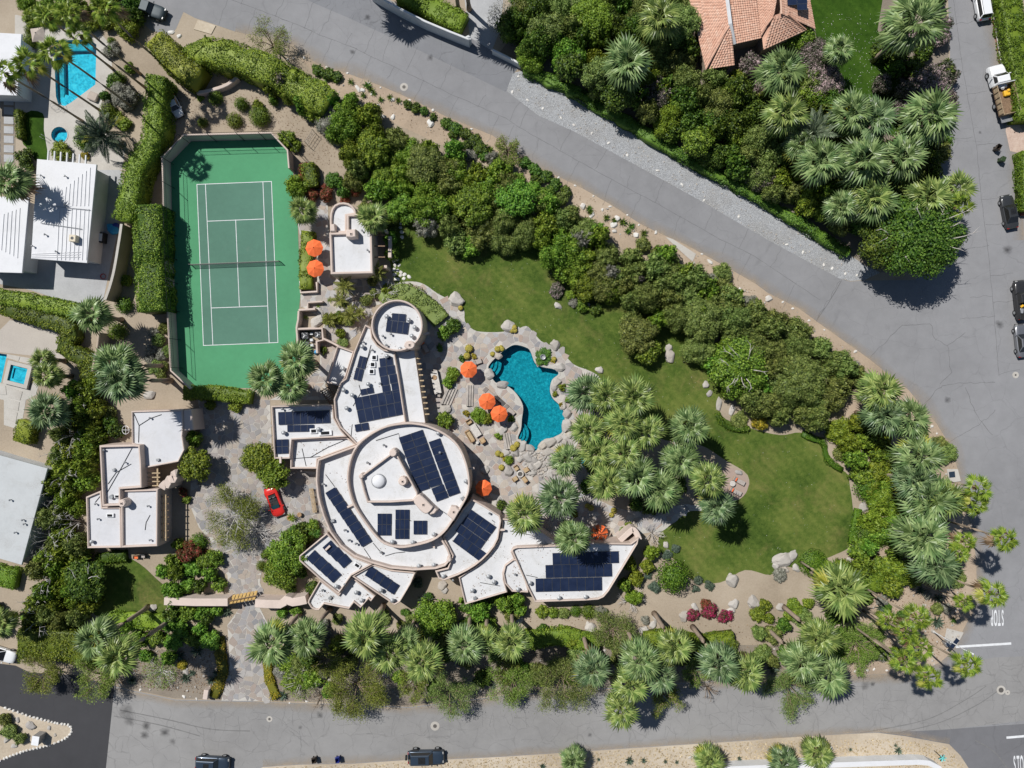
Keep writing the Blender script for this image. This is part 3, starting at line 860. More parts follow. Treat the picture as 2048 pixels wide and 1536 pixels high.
arr('741,1131 800,1168 787,1193 729,1150', 4, 1, 3.2)
arr('1105,1106 1238,1102 1237,1126 1105,1130', 8, 1, 3.7)
arr('1091,1130 1224,1126 1224,1154 1091,1156', 8, 1, 3.7)
arr('1071,1157 1204,1154 1204,1181 1071,1184', 8, 1, 3.7)
for q in ((748, 715), (745, 729), (743, 743)): skylight(house, q[0], q[1], 3.8, .8, .8)
skylight(house, 714, 1131, 3.4, 1.0, .6, -.6)
skylight(house, 650, 866, 3.3, 1.9, .7, .05)
skylight(house, 627, 862, 3.3, 1.1, .7, .05)
for s in '774,633,4.5,1 818,640,4.5,1 830,655,4.5,1 824,672,4.5,1 766,672,4.5,0 773,690,4.5,0 782,668,4.5,0 801,698,4.5,1 774,712,3.8,1 745,700,3.8,0 725,693,3.8,1 737,768,3.8,1 705,790,3.8,1 688,780,3.8,1 694,816,3.8,1 727,684,3.8,0 760,767,3.8,0 687,737,3.0,1 568,865,3.3,1 565,818,3.3,0 638,858,3.3,1 748,1063,4.6,0 785,1083,4.6,1 826,1084,4.6,1 868,1068,4.6,1 877,866,4.6,1 932,962,4.6,1 925,997,4.6,2 768,890,4.6,0 735,925,4.6,0 646,968,3.5,0 665,1042,3.5,2 698,1080,3.5,0 712,1087,3.5,0 838,1131,3.5,1 868,1129,3.5,1 762,1104,3.5,0 887,1152,3.5,1 979,1026,3.5,0 906,1160,3.1,0 977,1152,3.1,1 945,1180,3.1,1 988,1163,3.1,1 950,1197,3.1,2 1036,1178,3.3,1 1030,1148,3.3,0 1060,1165,3.7,1 1118,1195,3.7,1 1171,1193,3.7,1 1081,1063,3.1,0 1060,1045,3.1,2 673,1172,3.4,1 713,1184,2.5,1 724,1200,2.5,1 660,1196,2.5,2 690,1168,3.4,0 785,1200,3.3,1 762,1180,3.3,1 645,1180,2.5,0 836,1002,4.6,0 880,905,4.6,0 690,1060,3.5,0'.split():
    a, b, z, k = (float(v) for v in s.split(',')); vent(house, a, b, z, int(k), 1.15)
# window boxes, canales (roof spouts) and beam ends
for a in range(0, 360, 30):
    pass
for px, py, a in ((942, 937, 0.1), (700, 1012, 3.6), (852, 667, .2), (1003, 1060, 0), (866, 1090, -1.2), (560, 920, -1.57), (655, 1096, 3.9)):
    x, y = P(px, py, 4.0); m = MB(); m.box((x, y, 3.8), (.9, .28, .22), a); m.build('roof_spout', M['adobe_pale'], house)
for i in range(11):     # beam ends along the east strip
    t = i / 10; x, y = P(834 + 18 * t, 717 + 112 * t, 3.4)
    m = MB(); m.cyl((x - .3, y, 3.2), .12, .75, 8, ax=(1, .05, 0)); m.build('beam_end', M['timber_pale'], house)
def conduit(root, z, s, nm='roof_conduit'):
    MB().tube([Z0(a, b, z + .05) for a, b in pairs(s)], .04, 5).build(nm, M['dark_metal'], root)
def Z0(px, py, z): return (*P(px, py, z), z)
for z, q in ((3.4, '651,949 669,973'), (2.8, '588,917 641,913'), (2.8, '604,897 612,932'), (4.6, '752,881 797,867 801,880'), (4.6, '838,990 868,1011 896,1030'), (3.4, '746,1086 766,1110'), (3.4, '728,1097 742,1118'), (3.4, '770,1112 790,1106 810,1104'), (3.8, '706,812 722,785 718,770'), (3.8, '742,700 730,735 742,690'), (3.8, '704,850 702,873'), (3.5, '984,1040 990,1045'), (3.7, '1052,1150 1075,1155'), (3.1, '1020,1062 1062,1070'), (2.8, '620,915 655,895 690,880'), (3.1, '960,1165 1000,1172'), (4.6, '812,1036 822,1042')): conduit(house, z, q)
pgx = [P(660, 787, 3.0)]
for i in range(8):
    x, y = P(650 + i * 2.6, 778 + i * 3.4, 3.0); m = MB(); m.box((x, y, 3.0), (1.7, .12, .18), .55); m.build('pergola_slat', M['timber'], house)
for k in (0, 1):
    x, y = P(652 + k * 13, 795 - k * 9, 2.85); m = MB(); m.box((x, y, 2.84), (.14, 2.6, .16), .62); m.build('pergola_beam', M['timber'], house)
# windows and doors on the walls that face the garden
def opening(px, py, z, w, h, ang, nm='window', mat='glass_dark'):
    x, y = P(px, py, z)
    m = MB(); m.box((x, y, z), (w + .16, .2, h + .16), ang); f = m.build(nm, M['timber'], house)
    g = MB(); g.box((x + .05 * math.sin(-ang), y - .06 * math.cos(ang), z), (w, .2, h), ang); g.build('pane', M[mat], f)
for q in ((926, 1010, 1.5, 2.2, 2.2, -2.2), (941, 955, 1.5, 2.4, 2.2, 1.6), (925, 905, 1.6, 2.4, 2.2, 2.1), (1060, 1052, 1.5, 1.6, 1.4, -.35), (1160, 1088, 1.5, 2.2, 2.0, 3.1)):
    opening(*q)
# ---- the guesthouse beside the court
gh = thing('guesthouse', 'small adobe pavilion with rounded end and white roof beside the tennis court', 'pavilion')
block(gh, G_APSE, 3.7, 3.3, .34)
block(gh, G_BLOCK, 4.2, 3.7, .36)
chimney(gh, pairs('692,459 711,458 712,474 703,475 692,474'), 3.2, 5.2)
chimney(gh, pairs('660,449 669,447 671,463 660,463'), 0, 4.4, False)
vent(gh, 724, 461, 3.7, 0); vent(gh, 735, 500, 3.7, 0)
for i in range(4):
    x, y = P(760, 470 + i * 22, 3); m = MB(); m.box((x - .6, y, 2.9), (2.6, .16, .2)); m.build('pergola_beam', M['timber'], gh)
for j in (470, 540):
    x, y = P(778, j, 0); m = MB(); m.box((x, y, 1.4), (.45, .45, 2.8), ch=.05); m.build('post', M['adobe'], gh)
x, y = P(779, 493, 2); m = MB(); m.box((x, y, .9), (.5, 3.1, 1.8), ch=.06); m.build('side_wall', M['adobe_pale'], gh)
# ---- the west guest wing
ww = thing('courtyard_cottage', 'stepped adobe cottage of four flat white roofs west of the flagstone courtyard', 'house')
block(ww, W_A, 3.6, 3.35, 0.24, roof='roof_pale')
block(ww, W_B, 4.5, 3.9, 0.32, roof='roof_pale')
block(ww, W_C, 3.7, 3.35, 0.28, roof='roof_pale')
block(ww, W_D, 3.9, 3.5, 0.3, roof='roof_pale')
chimney(ww, circ(243, 1007, 8, n=10), 3.2, 5.0)
chimney(ww, pairs('366,820 383,819 387,860 367,862'), 0, 3.45, False)
m = MB(); x, y = P(219, 995, 4.6); m.cyl((x, y, 3.85), .35, .5, 12, .28); m.build('roof_vent', M['grey_metal'], ww)
skylight(ww, 234, 993, 3.9, .9, .5); skylight(ww, 219, 1031, 3.35, 1.1, .55)
for s in '208,900,3.9,0 250,925,3.9,0 227,940,3.9,2 315,920,3.35,2 300,836,3.35,0 191,1008,3.35,0 196,1038,3.35,0 184,1083,3.35,1 296,1012,3.5,0 300,1080,3.5,0'.split():
    a, b, z, k = (float(v) for v in s.split(',')); vent(ww, a, b, z, int(k))
for z, q in ((3.35, '268,828 278,851 277,885'), (3.35, '278,851 300,837 323,829'), (3.9, '214,985 240,940 264,896'), (3.9, '216,968 232,945 262,928'), (3.35, '190,1005 202,990'), (3.5, '300,1030 292,1045 290,1060')): conduit(ww, z, q)
for i in range(4):
    x, y = P(300, 946 + i * 8.4, 3); m = MB(); m.box((x, y, 3.0), (2.9, .15, .2)); m.build('pergola_beam', M['timber_pale'], ww)
x, y = P(314, 955, 3); m = MB(); m.box((x, y, 2.8), (.2, 2.6, .22)); m.build('pergola_beam', M['timber_pale'], ww)
for i in (0, 1):
    x, y = P(326 + i * 6, 1035, 3); m = MB(); m.box((x, y, 3.0), (.14, 6.6, .18)); m.build('pergola_beam', M['timber_pale'], ww)
for i in range(7):
    x, y = P(326, 994 + i * 13.5, 3); m = MB(); m.box((x, y, 2.85), (1.5, .12, .14)); m.build('pergola_beam', M['timber'], ww)
# scalloped wall
def wallrun(name, pts, z, th, mat, label, cat='wall', wave=0.0, cap=None, capmat=None, z0=0.0):
    """free-standing wall along plan pixels (taken at its top)"""
    w = PL(pts, z)
    L, Rr = [], []
    for i, p in enumerate(w):
        a = Vector(w[max(0, i - 1)]); b = Vector(w[min(len(w) - 1, i + 1)])
        d = (b - a).normalized(); n = Vector((-d.y, d.x)) * th / 2
        L.append((p[0] + n.x, p[1] + n.y)); Rr.append((p[0] - n.x, p[1] - n.y))
    hz = [z + (wave * math.sin(i * 1.9) if wave else 0) for i in range(len(w))]
    m = MB()
    c = .06
    mixp = lambda a, b, t: (a[0] + (b[0] - a[0]) * t, a[1] + (b[1] - a[1]) * t)
    k = c / th
    rings = [[(*Rr[i], z0), (*Rr[i], hz[i] - c), (*mixp(Rr[i], L[i], k), hz[i]), (*mixp(Rr[i], L[i], 1 - k), hz[i]), (*L[i], hz[i] - c), (*L[i], z0)] for i in range(len(w))]
    m.loft(rings, True, True)
    o = m.build(name, M[mat])
    tag(o, label, cat)
    if cap:
        m = MB()
        rings = [[(*mixp(Rr[i], L[i], -.12), hz[i] + .003), (*mixp(Rr[i], L[i], -.12), hz[i] + cap), (*mixp(Rr[i], L[i], 1.12), hz[i] + cap), (*mixp(Rr[i], L[i], 1.12), hz[i] + .003)] for i in range(len(w))]
        m.loft(rings, True, True); m.build('coping', M[capmat or mat], o)
    return o
wallrun('scalloped_wall', smooth(pairs('323,977 329,968 332,972 338,958 345,960 348,948 354,947'), 2, False), 3.6, 1.1, 'adobe', 'wavy stepped adobe wall beside the courtyard cottage pergola', wave=.12)
# ---- house across the road: terracotta tile roof
tr = thing('tile_roof_house', 'house with pink terracotta tiled hip roof above the lawn', 'house')
def tile_plane(q, z, rows_dir=0, tw=.42, tl=.42, drop=None):
    pass
def tiled(root, quad, n_rows, n_cols, mat='tile_red'):
    """roof plane quad (world points eaves-left, eaves-right, ridge-right, ridge-left) laid with courses of barrel tiles"""
    a, b, c, d = [Vector(p) for p in quad]
    m = MB(); n = (b - a).cross(d - a).normalized()
    if n.z < 0: n = -n
    for j in range(n_rows):
        p0, p1 = a.lerp(d, j / n_rows), b.lerp(c, j / n_rows)
        q0, q1 = a.lerp(d, (j + 1.12) / n_rows), b.lerp(c, (j + 1.12) / n_rows)
        nc = max(1, int(round(n_cols * ((p1 - p0).length / max(.1, (b - a).length)))))
        for i in range(nc):
            u0, u1 = i / nc, (i + .96) / nc
            e = [p0.lerp(p1, u0), p0.lerp(p1, (u0 + u1) / 2), p0.lerp(p1, u1)]
            f = [q0.lerp(q1, u0), q0.lerp(q1, (u0 + u1) / 2), q0.lerp(q1, u1)]
            lift = .07 + .008 * ((i * 7 + j * 13) % 5)
            vs = [e[0] + n * .06, e[1] + n * (.06 + lift), e[2] + n * .06, f[0], f[1] + n * lift * .8, f[2], e[0], e[2]]
            m.add([tuple(v) for v in vs], [(0, 1, 4, 3), (1, 2, 5, 4), (0, 6, 7, 2, 1)])
    return m
def Z(px, py, z): return (*P(px, py, z), z)
EZ, RZ = 3.3, 5.4
planes = [  # eaves-left, eaves-right, ridge-right, ridge-left
    ([Z(1469, 130, EZ), Z(1418, 138, EZ), Z(1461, 50, RZ - .4), Z(1462, 50, RZ - .4)], 16, 9),
    ([Z(1412, 140, EZ), Z(1372, -30, EZ), Z(1452, -30, RZ), Z(1461, 50, RZ - .4)], 14, 28),
    ([Z(1470, 88, 3.6), Z(1523, 76, 3.6), Z(1508, -40, 5.0), Z(1452, -40, 5.0)], 26, 12),
    ([Z(1527, 97, EZ), Z(1523, 62, EZ), Z(1546, 34, 4.6), Z(1576, 28, 4.9)], 1, 1),
    ([Z(1527, 99, EZ), Z(1612, 60, EZ), Z(1576, 29, 4.9), Z(1546, 34, 4.9)], 11, 14),
    ([Z(1630, 58, EZ), Z(1612, -40, EZ), Z(1560, -40, 5.4), Z(1563, 28, 5.2)], 12, 20),
    ([Z(1523, 72, EZ + .4), Z(1508, -40, 4.2), Z(1560, -40, 5.4), Z(1548, 30, 5.0)], 12, 20),
]
for q, a, b in planes:
    base = MB(); base.add([(p[0], p[1], p[2] - .05) for p in q], [(0, 1, 2, 3)]); rp = base.build('roof', M['tile_red'], tr)
    tag(tiled(tr, q, a, b).build('roof_tiles', M['tile_red'], rp), kind='stuff')
m = MB()
m.tube([Z(1451, -30, RZ + .1), Z(1461, 48, RZ - .25), Z(1469, 88, EZ + .5)], .28, 6); m.build('ridge_cap', M['wall_white'], tr)
for q in ([Z(1461, 49, RZ - .3), Z(1414, 118, EZ + .15)], [Z(1546, 34, 5.0), Z(1523, 64, EZ + .5)], [Z(1576, 29, 5.0), Z(1612, 60, EZ + .1)], [Z(1560, -30, 5.5), Z(1563, 28, 5.3)], [Z(1394, -2, EZ + .3), Z(1460, 36, RZ - .3)]):
    m = MB(); m.tube(q, .13, 6); m.build('hip_cap', M['tile_red'], tr)
def under(root, pts, z, mat):
    w = ccw(PL(pts, z)); m = MB(); m.loft([[(x, y, 0) for x, y in offset(w, .35)], [(x, y, z - .1) for x, y in offset(w, .35)]], False, True)
    return m.build('wall', M[mat], root)
under(tr, pairs('1412,140 1469,130 1469,88 1523,76 1527,97 1600,72 1630,58 1612,-60 1372,-60'), 3.2, 'wall_tan')
for k in range(3):
    q = [(1574 + k * .6 + (18 if k else 0), -4 + (12 * (k - 1) if k else 2)), (1594 + (20 if k else 0), -5 + (12 * (k - 1) if k else 2)), (1595 + (20 if k else 0), 7 + (12 * (k - 1) if k else 2)), (1575 + (20 if k else 0), 9 + (12 * (k - 1) if k else 2))]
    solar_quad(tr, q, 1, 1, 4.9)
# ---- flat white neighbours on the left side
def flat_house(name, poly, z, label, roof, wall='wall_white', seams=None, over=.5, dz=.0):
    r = thing(name, label, 'house')
    w = ccw(PL(poly, z))
    m = MB(); m.prism(w, z - .28, z, .03); m.build('roof', M[roof], r)
    m = MB(); b = offset(w, over); m.loft([[(x, y, 0) for x, y in b], [(x, y, z - .28) for x, y in b]], False, False); m.build('wall', M[wall], r)
    for i, (a, b2) in enumerate(seams or ()):
        p, q = P(*a, z), P(*b2, z); d = math.dist(p, q)
        m = MB(); m.box(((p[0] + q[0]) / 2, (p[1] + q[1]) / 2, z + .03), (d, .09, .09), math.atan2(q[1] - p[1], q[0] - p[0])); m.build('roof_seam', M['roof_clean'], r)
    return r
H1 = flat_house('flat_roof_house', pairs('-60,62 43,68 34,191 -60,188'), 3.6, 'white flat-roofed house beside the angular turquoise pool', 'roof_clean')
sm = [((124.5 + i * 8, 380 - i * 6.4), (121 + i * 8, 412)) for i in range(8)] + [((119 + i * 8.4, 418), (114 + i * 8.4, 520)) for i in range(8)] + [((64, 515 - 3.5 * i), (160 + i, 520 - 6 - 5 * i)) for i in range(3)]
H2 = flat_house('flat_roof_house', pairs('74,318 193,329 174,526 62,517'), 4.0, 'large white flat-roofed house with a roof cooler beside the boundary wall', 'roof_clean', seams=sm)
sm = [((8 + i * 8, 428 - i * 3), (3 + i * 8, 500 + i * 4)) for i in range(5)]
H3 = flat_house('flat_roof_house', pairs('-60,392 58,394 44,546 -60,543'), 3.7, 'white seamed flat roof at the photo edge under a fan palm', 'roof_clean', seams=sm)
H4 = flat_house('flat_roof_house', pairs('-60,892 5,912 95,937 43,1130 -60,1100'), 3.8, 'grey-white stained flat roof beside the silver-branched hedge', 'roof_grey')
x, y = P(147, 477, 4.6)
m = MB(); m.box((x, y, 4.45), (.95, .95, .9), -.08, ch=.04); ac = m.build('roof_cooler', M['cream'], H2)
m = MB(); m.cyl((x, y, 4.9), .22, .012, 16); m.build('fan_grille', M['dark_metal'], ac)
for px, py in ((90, 469), (112, 503), (65, 492), (130, 352), (130, 410), (82, 351)): vent(H2, px, py, 4.0, 0)
for px, py in ((30, 1065), (45, 1040), (20, 1000), (48, 1048)): vent(H4, px, py, 3.8, 0)
for (a, b) in (((81, 446), (164, 458)), ((100, 412), (180, 420))):
    m = MB(); m.tube([Z(*a, 4.15), Z(*b, 4.15)], .04, 5); m.build('conduit', M['grey_metal'], H2)
for i in range(7):
    x, y = P(96 + i * 12.5, 314 + i * 1.6, 3.8); m = MB(); m.box((x, y, 3.75), (.18, 1.9, .2), -.06); m.build('pergola_beam', M['wall_white'], H2)
# ---- free-standing walls
wallrun('boundary_wall', smooth(pairs('243,448 240,470 236,495 231,525 226,550 219,575 210,600'), 2, False), 2.9, .3, 'wall_tan', 'tan boundary wall with red brick edge beside the white-roofed yard', cap=.05, capmat='concrete')
wallrun('boundary_wall', smooth(pairs('197,665 194,690 189,715 184,742'), 2, False), 2.7, .3, 'wall_tan', 'short tan boundary wall below the fan palm, beside the sandy walk')
wallrun('white_road_wall', pairs('740,-17 766,-2 800,17 850,42 900,63 938,78'), 2.3, .3, 'wall_white', 'long white wall along the road with clipped hedge behind')
x, y = P(936, 76, 1.7); tag(MB().box((x, y, .85), (.75, .75, 1.7), .5, ch=.05).build('gate_pier', M['wall_white']), 'white gate pier at the end of the white road wall', 'pier')
wallrun('white_road_wall', pairs('985,99 1000,106 1020,116 1042,128'), 1.3, .3, 'wall_white', 'short white wall stub by the gravel verge')
brick = wallrun('brick_edge', pairs('1987,-20 1992,30 2001,90 2008,130 2014,165'), .35, .75, 'brick_red', 'low red brick retaining wall with pale cap along the clipped hedge', cap=.05, capmat='concrete')
wallrun('brick_edge', pairs('2037,308 2041,345 2046,400 2048,430'), .4, .6, 'brick_red', 'short red brick edging beside the black sedan')
wallrun('pale_wall', pairs('1400,1540 1600,1532 1838,1524 1858,1526 1878,1536 1890,1560'), 1.6, .6, 'wall_white', 'white wall at the edge of the dry verge', cap=.05, capmat='roof_clean')
# ---- gate between adobe walls
wallrun('gate_wall', pairs('328,1203 390,1205 455,1205'), 2.3, 1.1, 'adobe_pale', 'pale pink adobe wall beside the timber gate, sunlit top')
wallrun('gate_wall', smooth(pairs('510,1207 560,1209 572,1200 585,1205 612,1200'), 2, False), 2.6, 1.2, 'adobe_pale', 'lumpy pink adobe wall between the timber gate and the house')
gt = thing('timber_gate', 'slatted golden timber gate across the flagstone drive', 'gate')
for i in range(7):
    a, b = P(460 + i * 7.4, 1204 - i * 1.3, 1.5), P(467 + i * 7.4, 1196 - i * 1.3, 2.2)
    m = MB(); x = (a[0] + b[0]) / 2; y = (a[1] + b[1]) / 2; m.box((x, y, 1.5), (.42, .1, 1.7), .17, rx=.5); m.build('slat', M['gate_gold'], gt)
for z in (.9, 2.1):
    a, b = P(456, 1204, z), P(516, 1192, z); m = MB(); m.box(((a[0] + b[0]) / 2, (a[1] + b[1]) / 2 + .12, z), (math.dist(a, b), .1, .12), math.atan2(b[1] - a[1], b[0] - a[0])); m.build('rail', M['timber'], gt)
x, y = P(411, 1390, 1.2); tag(MB().box((x, y, .6), (.7, 1.4, 1.2), -.15, ch=.06).build('drive_pillar', M['adobe_pale']), 'pink adobe pillar where the flagstone drive meets the road', 'pillar')
# ---- equipment enclosure beside the court
wallrun('enclosure_wall', smooth(pairs('597,622 596,640 593,655 594,670 595,690 597,703'), 2, False), 1.6, .3, 'adobe', 'wavy adobe enclosure wall between court and cooling units')
wallrun('enclosure_wall', pairs('597,620 612,619 630,618'), 1.4, .3, 'adobe', 'top short adobe wall of the planted enclosure by the court')
wallrun('enclosure_wall', pairs('596,658 620,657 644,657 646,680 633,683 634,706'), 1.6, .32, 'adobe', 'L-shaped adobe wall wrapped round the cooling units')
wallrun('enclosure_wall', pairs('646,677 665,686 678,693'), 2.0, .28, 'adobe', 'thin adobe wall from cooling units towards the house annex')
wallrun('planter_wall', pairs('600,562 601,585 634,583 633,564'), .7, .3, 'adobe_pale', 'low adobe planter wall round the bed by the court', 'planter')
wallrun('planter_wall', pairs('615,617 616,605 645,603'), .9, .25, 'adobe', 'small L-shaped adobe planter above the enclosure', 'planter')
wallrun('garden_wall', smooth(pairs('393,185 412,182 435,176 455,168 474,154'), 2, False), 1.1, .5, 'adobe', 'curved low adobe wall in the sandy garden under the hedge')
wallrun('corner_wall', smooth(pairs('1240,1082 1262,1062 1268,1060 1274,1068 1279,1080'), 2, False), 3.2, .8, 'adobe_pale', 'stepped adobe wall corner at the end of the east wing')
wallrun('stone_wall', pairs('1408,770 1414,790 1425,800 1440,815 1470,822'), .5, .9, 'boulder', 'low stone retaining wall at the lawn edge below the bare-branched tree') if 0 else None
# ------------------------------------------------------------------ tennis court
COURT = pairs('341,325 383,283 552,279 583,311 586,345 594,411 601,588 596,640 594,700 600,776 395,776 358,741 345,500')
sheet('tennis_court', COURT, 'court_green', .024)
sheet('court_inner', pairs('394,369 543,363 556,685 407,691'), 'court_inner', .028)
cl = thing('court_lines', 'white painted lines of the tennis court', 'court lines')
tag(cl, kind='structure')
def line(a, b, w, mat='line_white', z=.033, root=None, name='line'):
    p, q = Vector(P(*a)), Vector(P(*b)); d = (q - p).normalized(); n = Vector((-d.y, d.x)) * w / 2; e = d * w / 2
    m = MB(); m.add([(*(p - e - n), z), (*(q + e - n), z), (*(q + e + n), z), (*(p - e + n), z)], [(0, 1, 2, 3)])
    return m.build(name, M[mat], root)
for k, (a, b) in enumerate([((394, 369), (543, 363)), ((407, 691), (556, 685)), ((394, 369), (407, 691)), ((543, 363), (556, 685)), ((411, 368.3), (426, 690.2)), ((526, 363.7), (538.5, 685.8)), ((415.5, 442.5), (529, 438)), ((422.5, 616), (535.5, 612)), ((471.5, 440), (479, 614))]):
    line(a, b, .09, z=.032 + .0015 * k, root=cl)
net = thing('tennis_net', 'dark tennis net strung between two posts across the green court', 'net')
A, Bq = Vector((*P(384, 531), 0)), Vector((*P(562, 524), 0))
for p in (A, Bq): MB().cyl(tuple(p), .06, 1.1, 8).build('post', M['dark_metal'], net)
m = MB(); dv = Bq - A; L = dv.length; ang = math.atan2(dv.y, dv.x)
for i in range(110):
    p = A.lerp(Bq, i / 109); m.box((p.x, p.y, .5), (.014, .014, 1.0))
for j in range(9):
    p = A.lerp(Bq, .5); m.box((p.x, p.y, .06 + j * .115), (L, .014, .014), ang)
tag(m.build('netting', M['dark_metal'], net), kind='stuff')
p = A.lerp(Bq, .5); MB().box((p.x, p.y, 1.02), (L, .03, .07), ang).build('net_band', M['cushion'], net)
wallrun('court_wall', pairs('358,741 345,500 341,325'), 0, .3, 'adobe', 'x') if 0 else None
def wallbase(name, pts, h, th, mat, label):
    k = CAMH / (CAMH - h)
    return wallrun(name, [((a - 1024) * k + 1024, (b - 768) * k + 768) for a, b in pts], h, th, mat, label)
wallbase('court_wall', pairs('395,777 357,742 349,600 344,500 340,325 382,281 468,279 553,277 585,311 588,346'), 2.3, .25, 'adobe', 'tan adobe wall round the end of the tennis court')
fc = thing('court_fence', 'thin dark wire fence on posts around the tennis court end', 'fence')
FP = pairs('341,735 331,560 322,313 355,268 470,264 560,262 592,302')
w = PL(FP, 3.6)
tot = []
for i in range(len(w) - 1):
    a, b = Vector((*w[i], 0)), Vector((*w[i + 1], 0)); n = max(1, int((b - a).length / 3.2))
    for k in range(n): tot.append(a.lerp(b, k / n))
tot.append(Vector((*w[-1], 0)))
pm = MB().cyl((0, 0, 0), .045, 3.6, 6).mesh('post', M['dark_metal'])
for p in tot: ob('post', pm, fc, (p.x, p.y, 0))
for z in (3.58, 2.6):
    MB().tube([(p.x, p.y, z) for p in tot], .03, 5).build('rail', M['dark_metal'], fc)
m = MB()
for i in range(len(tot) - 1):
    for k in range(1, 12):
        p = tot[i].lerp(tot[i + 1], k / 12); m.box((p.x, p.y, 3.0), (.012, .012, 1.2))
tag(m.build('fence_wire', M['dark_metal'], fc), kind='stuff')
# ------------------------------------------------------------------ pools and paving, once the buildings are known
def pool(name, pts, label, deep, mat, wmat, zw=-.12, cope=None, copew=.35, z1=.03):
    r = thing(name, label, 'pool')
    w = ccw(PL(pts))
    m = MB(); m.loft([[(x, y, .0) for x, y in reversed(w)], [(x, y, -deep) for x, y in reversed(offset(w, .05))]], False, False)
    m.tess([[(x, y, -deep) for x, y in offset(w, .05)]])
    m.build('basin', M[mat], r)
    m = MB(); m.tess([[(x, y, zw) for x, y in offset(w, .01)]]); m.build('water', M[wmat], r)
    if cope:
        o = offset(w, -copew); m = MB()
        m.loft([[(x, y, .0) for x, y in o], [(x, y, z1 + .02) for x, y in o], [(x, y, z1 + .035) for x, y in offset(w, -copew + .03)], [(x, y, z1 + .035) for x, y in offset(w, -.02)], [(x, y, -.15) for x, y in w]], False, False)
        m.build('coping', M[cope], r)
    return r
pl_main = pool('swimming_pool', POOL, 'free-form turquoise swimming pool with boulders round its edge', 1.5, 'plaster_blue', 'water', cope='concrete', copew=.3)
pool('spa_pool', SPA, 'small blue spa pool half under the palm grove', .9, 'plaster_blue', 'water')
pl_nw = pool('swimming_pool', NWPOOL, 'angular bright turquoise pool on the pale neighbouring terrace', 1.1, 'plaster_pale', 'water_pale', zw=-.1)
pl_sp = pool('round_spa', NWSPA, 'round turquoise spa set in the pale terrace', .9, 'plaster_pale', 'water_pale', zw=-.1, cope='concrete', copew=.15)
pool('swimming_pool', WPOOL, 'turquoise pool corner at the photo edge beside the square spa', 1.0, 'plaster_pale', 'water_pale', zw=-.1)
def steps(root, cpt, rs, a0, a1, zs, mat):
    """curved pool steps"""
    x, y = P(*cpt)
    for r, z in zip(rs, zs):
        pts = [(x + r * math.cos(a0 + (a1 - a0) * i / 14), y + r * math.sin(a0 + (a1 - a0) * i / 14)) for i in range(15)]
        m = MB(); m.prism([(x, y)] + pts, -1.4, z, .02); m.build('step', M[mat], root)
steps(pl_main, (972, 727), (1.1, 1.7, 2.3), -1.5, .9, (-.3, -.55, -.8), 'plaster_blue')
steps(pl_main, (1031, 868), (1.0, 1.5, 2.0), -1.0, .9, (-.3, -.5, -.75), 'plaster_blue')
steps(pl_nw, (122, 211), (.9, 1.4, 1.9), .1, 1.9, (-.25, -.45, -.65), 'plaster_pale')
steps(pl_sp, (119, 285), (.7, 1.2, 1.7), .3, 2.6, (-.2, -.4, -.6), 'plaster_pale')
bl = MB(); bl.prism(PL(pairs('106,81 180,79 181,97 122,99 124,185 118,208 111,193')), -1.05, -.55, .02); bl.build('bench', M['plaster_blue'], pl_nw)
# square raised spa
hs = thing('square_spa', 'raised square hot tub with white rim beside the paving slabs', 'hot tub')
qo = ccw(PL(pairs('16,720 64,732 53,778 5,766'), .5)); m = MB()
m.loft([[(x, y, 0) for x, y in qo], [(x, y, .5) for x, y in qo], [(x, y, .5) for x, y in offset(qo, .55)], [(x, y, -.3) for x, y in offset(qo, .55)]], False, False); m.build('rim', M['concrete'], hs)
m = MB(); m.tess([[(x, y, .02) for x, y in offset(qo, .5)]]); m.build('basin', M['plaster_pale'], hs)
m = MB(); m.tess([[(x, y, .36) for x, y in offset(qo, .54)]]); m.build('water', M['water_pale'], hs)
m = MB(); i0 = offset(qo, .56); i1 = offset(qo, .95); m.loft([[(x, y, .2) for x, y in i0], [(x, y, .2) for x, y in i1], [(x, y, .0) for x, y in i1]], False, False); m.build('bench', M['plaster_pale'], hs)
hp = [b for b in HOUSE]
def base_px(poly, z):
    k = (CAMH - z) / CAMH
    return PL([((a - 1024) * k + 1024, (b - 768) * k + 768) for a, b in poly])
SK = [base_px(b, 3.8) for b in HOUSE] + [base_px(b, 4.2) for b in STONE_SKIP]
pt = sheet('patio', PATIO, 'mortar', .035, [POOL, SPA])
pskip = [offset(ccw(PL(POOL)), -.45), offset(ccw(PL(SPA)), -.2)] + SK
flagstones(pt, ccw(PL(PATIO)), pskip, .86, 'flagstone', .062, 3, 300, look=P(985, 770))
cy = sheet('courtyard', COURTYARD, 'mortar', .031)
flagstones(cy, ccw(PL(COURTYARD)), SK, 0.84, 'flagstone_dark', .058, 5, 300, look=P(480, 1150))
sheet('culvert_slab', pairs('1331,474 1345,478 1375,497 1392,508 1385,523 1375,515 1352,494'), 'concrete', .06)
wk = sheet('side_walk', pairs('586,400 655,400 658,470 660,560 745,556 790,567 800,600 745,612 735,650 690,690 678,700 650,770 665,800 640,800 540,800 600,770 640,735 640,680 650,640 602,612 601,590 635,585 634,470 600,470'), 'mortar', .0275)
flagstones(wk, ccw(PL(pairs('586,400 655,400 658,470 660,560 745,556 790,567 800,600 745,612 735,650 690,690 678,700 650,770 665,800 640,800 540,800 600,770 640,735 640,680 650,640 602,612 601,590 635,585 634,470 600,470'))), SK, .9, 'flagstone', .05, 8, 140, look=P(640, 600))
pd = sheet('seating_pad', smooth(pairs('1445,940 1460,935 1485,945 1496,965 1492,985 1475,1000 1450,1000 1440,970'), 3), 'flagstone', .05)
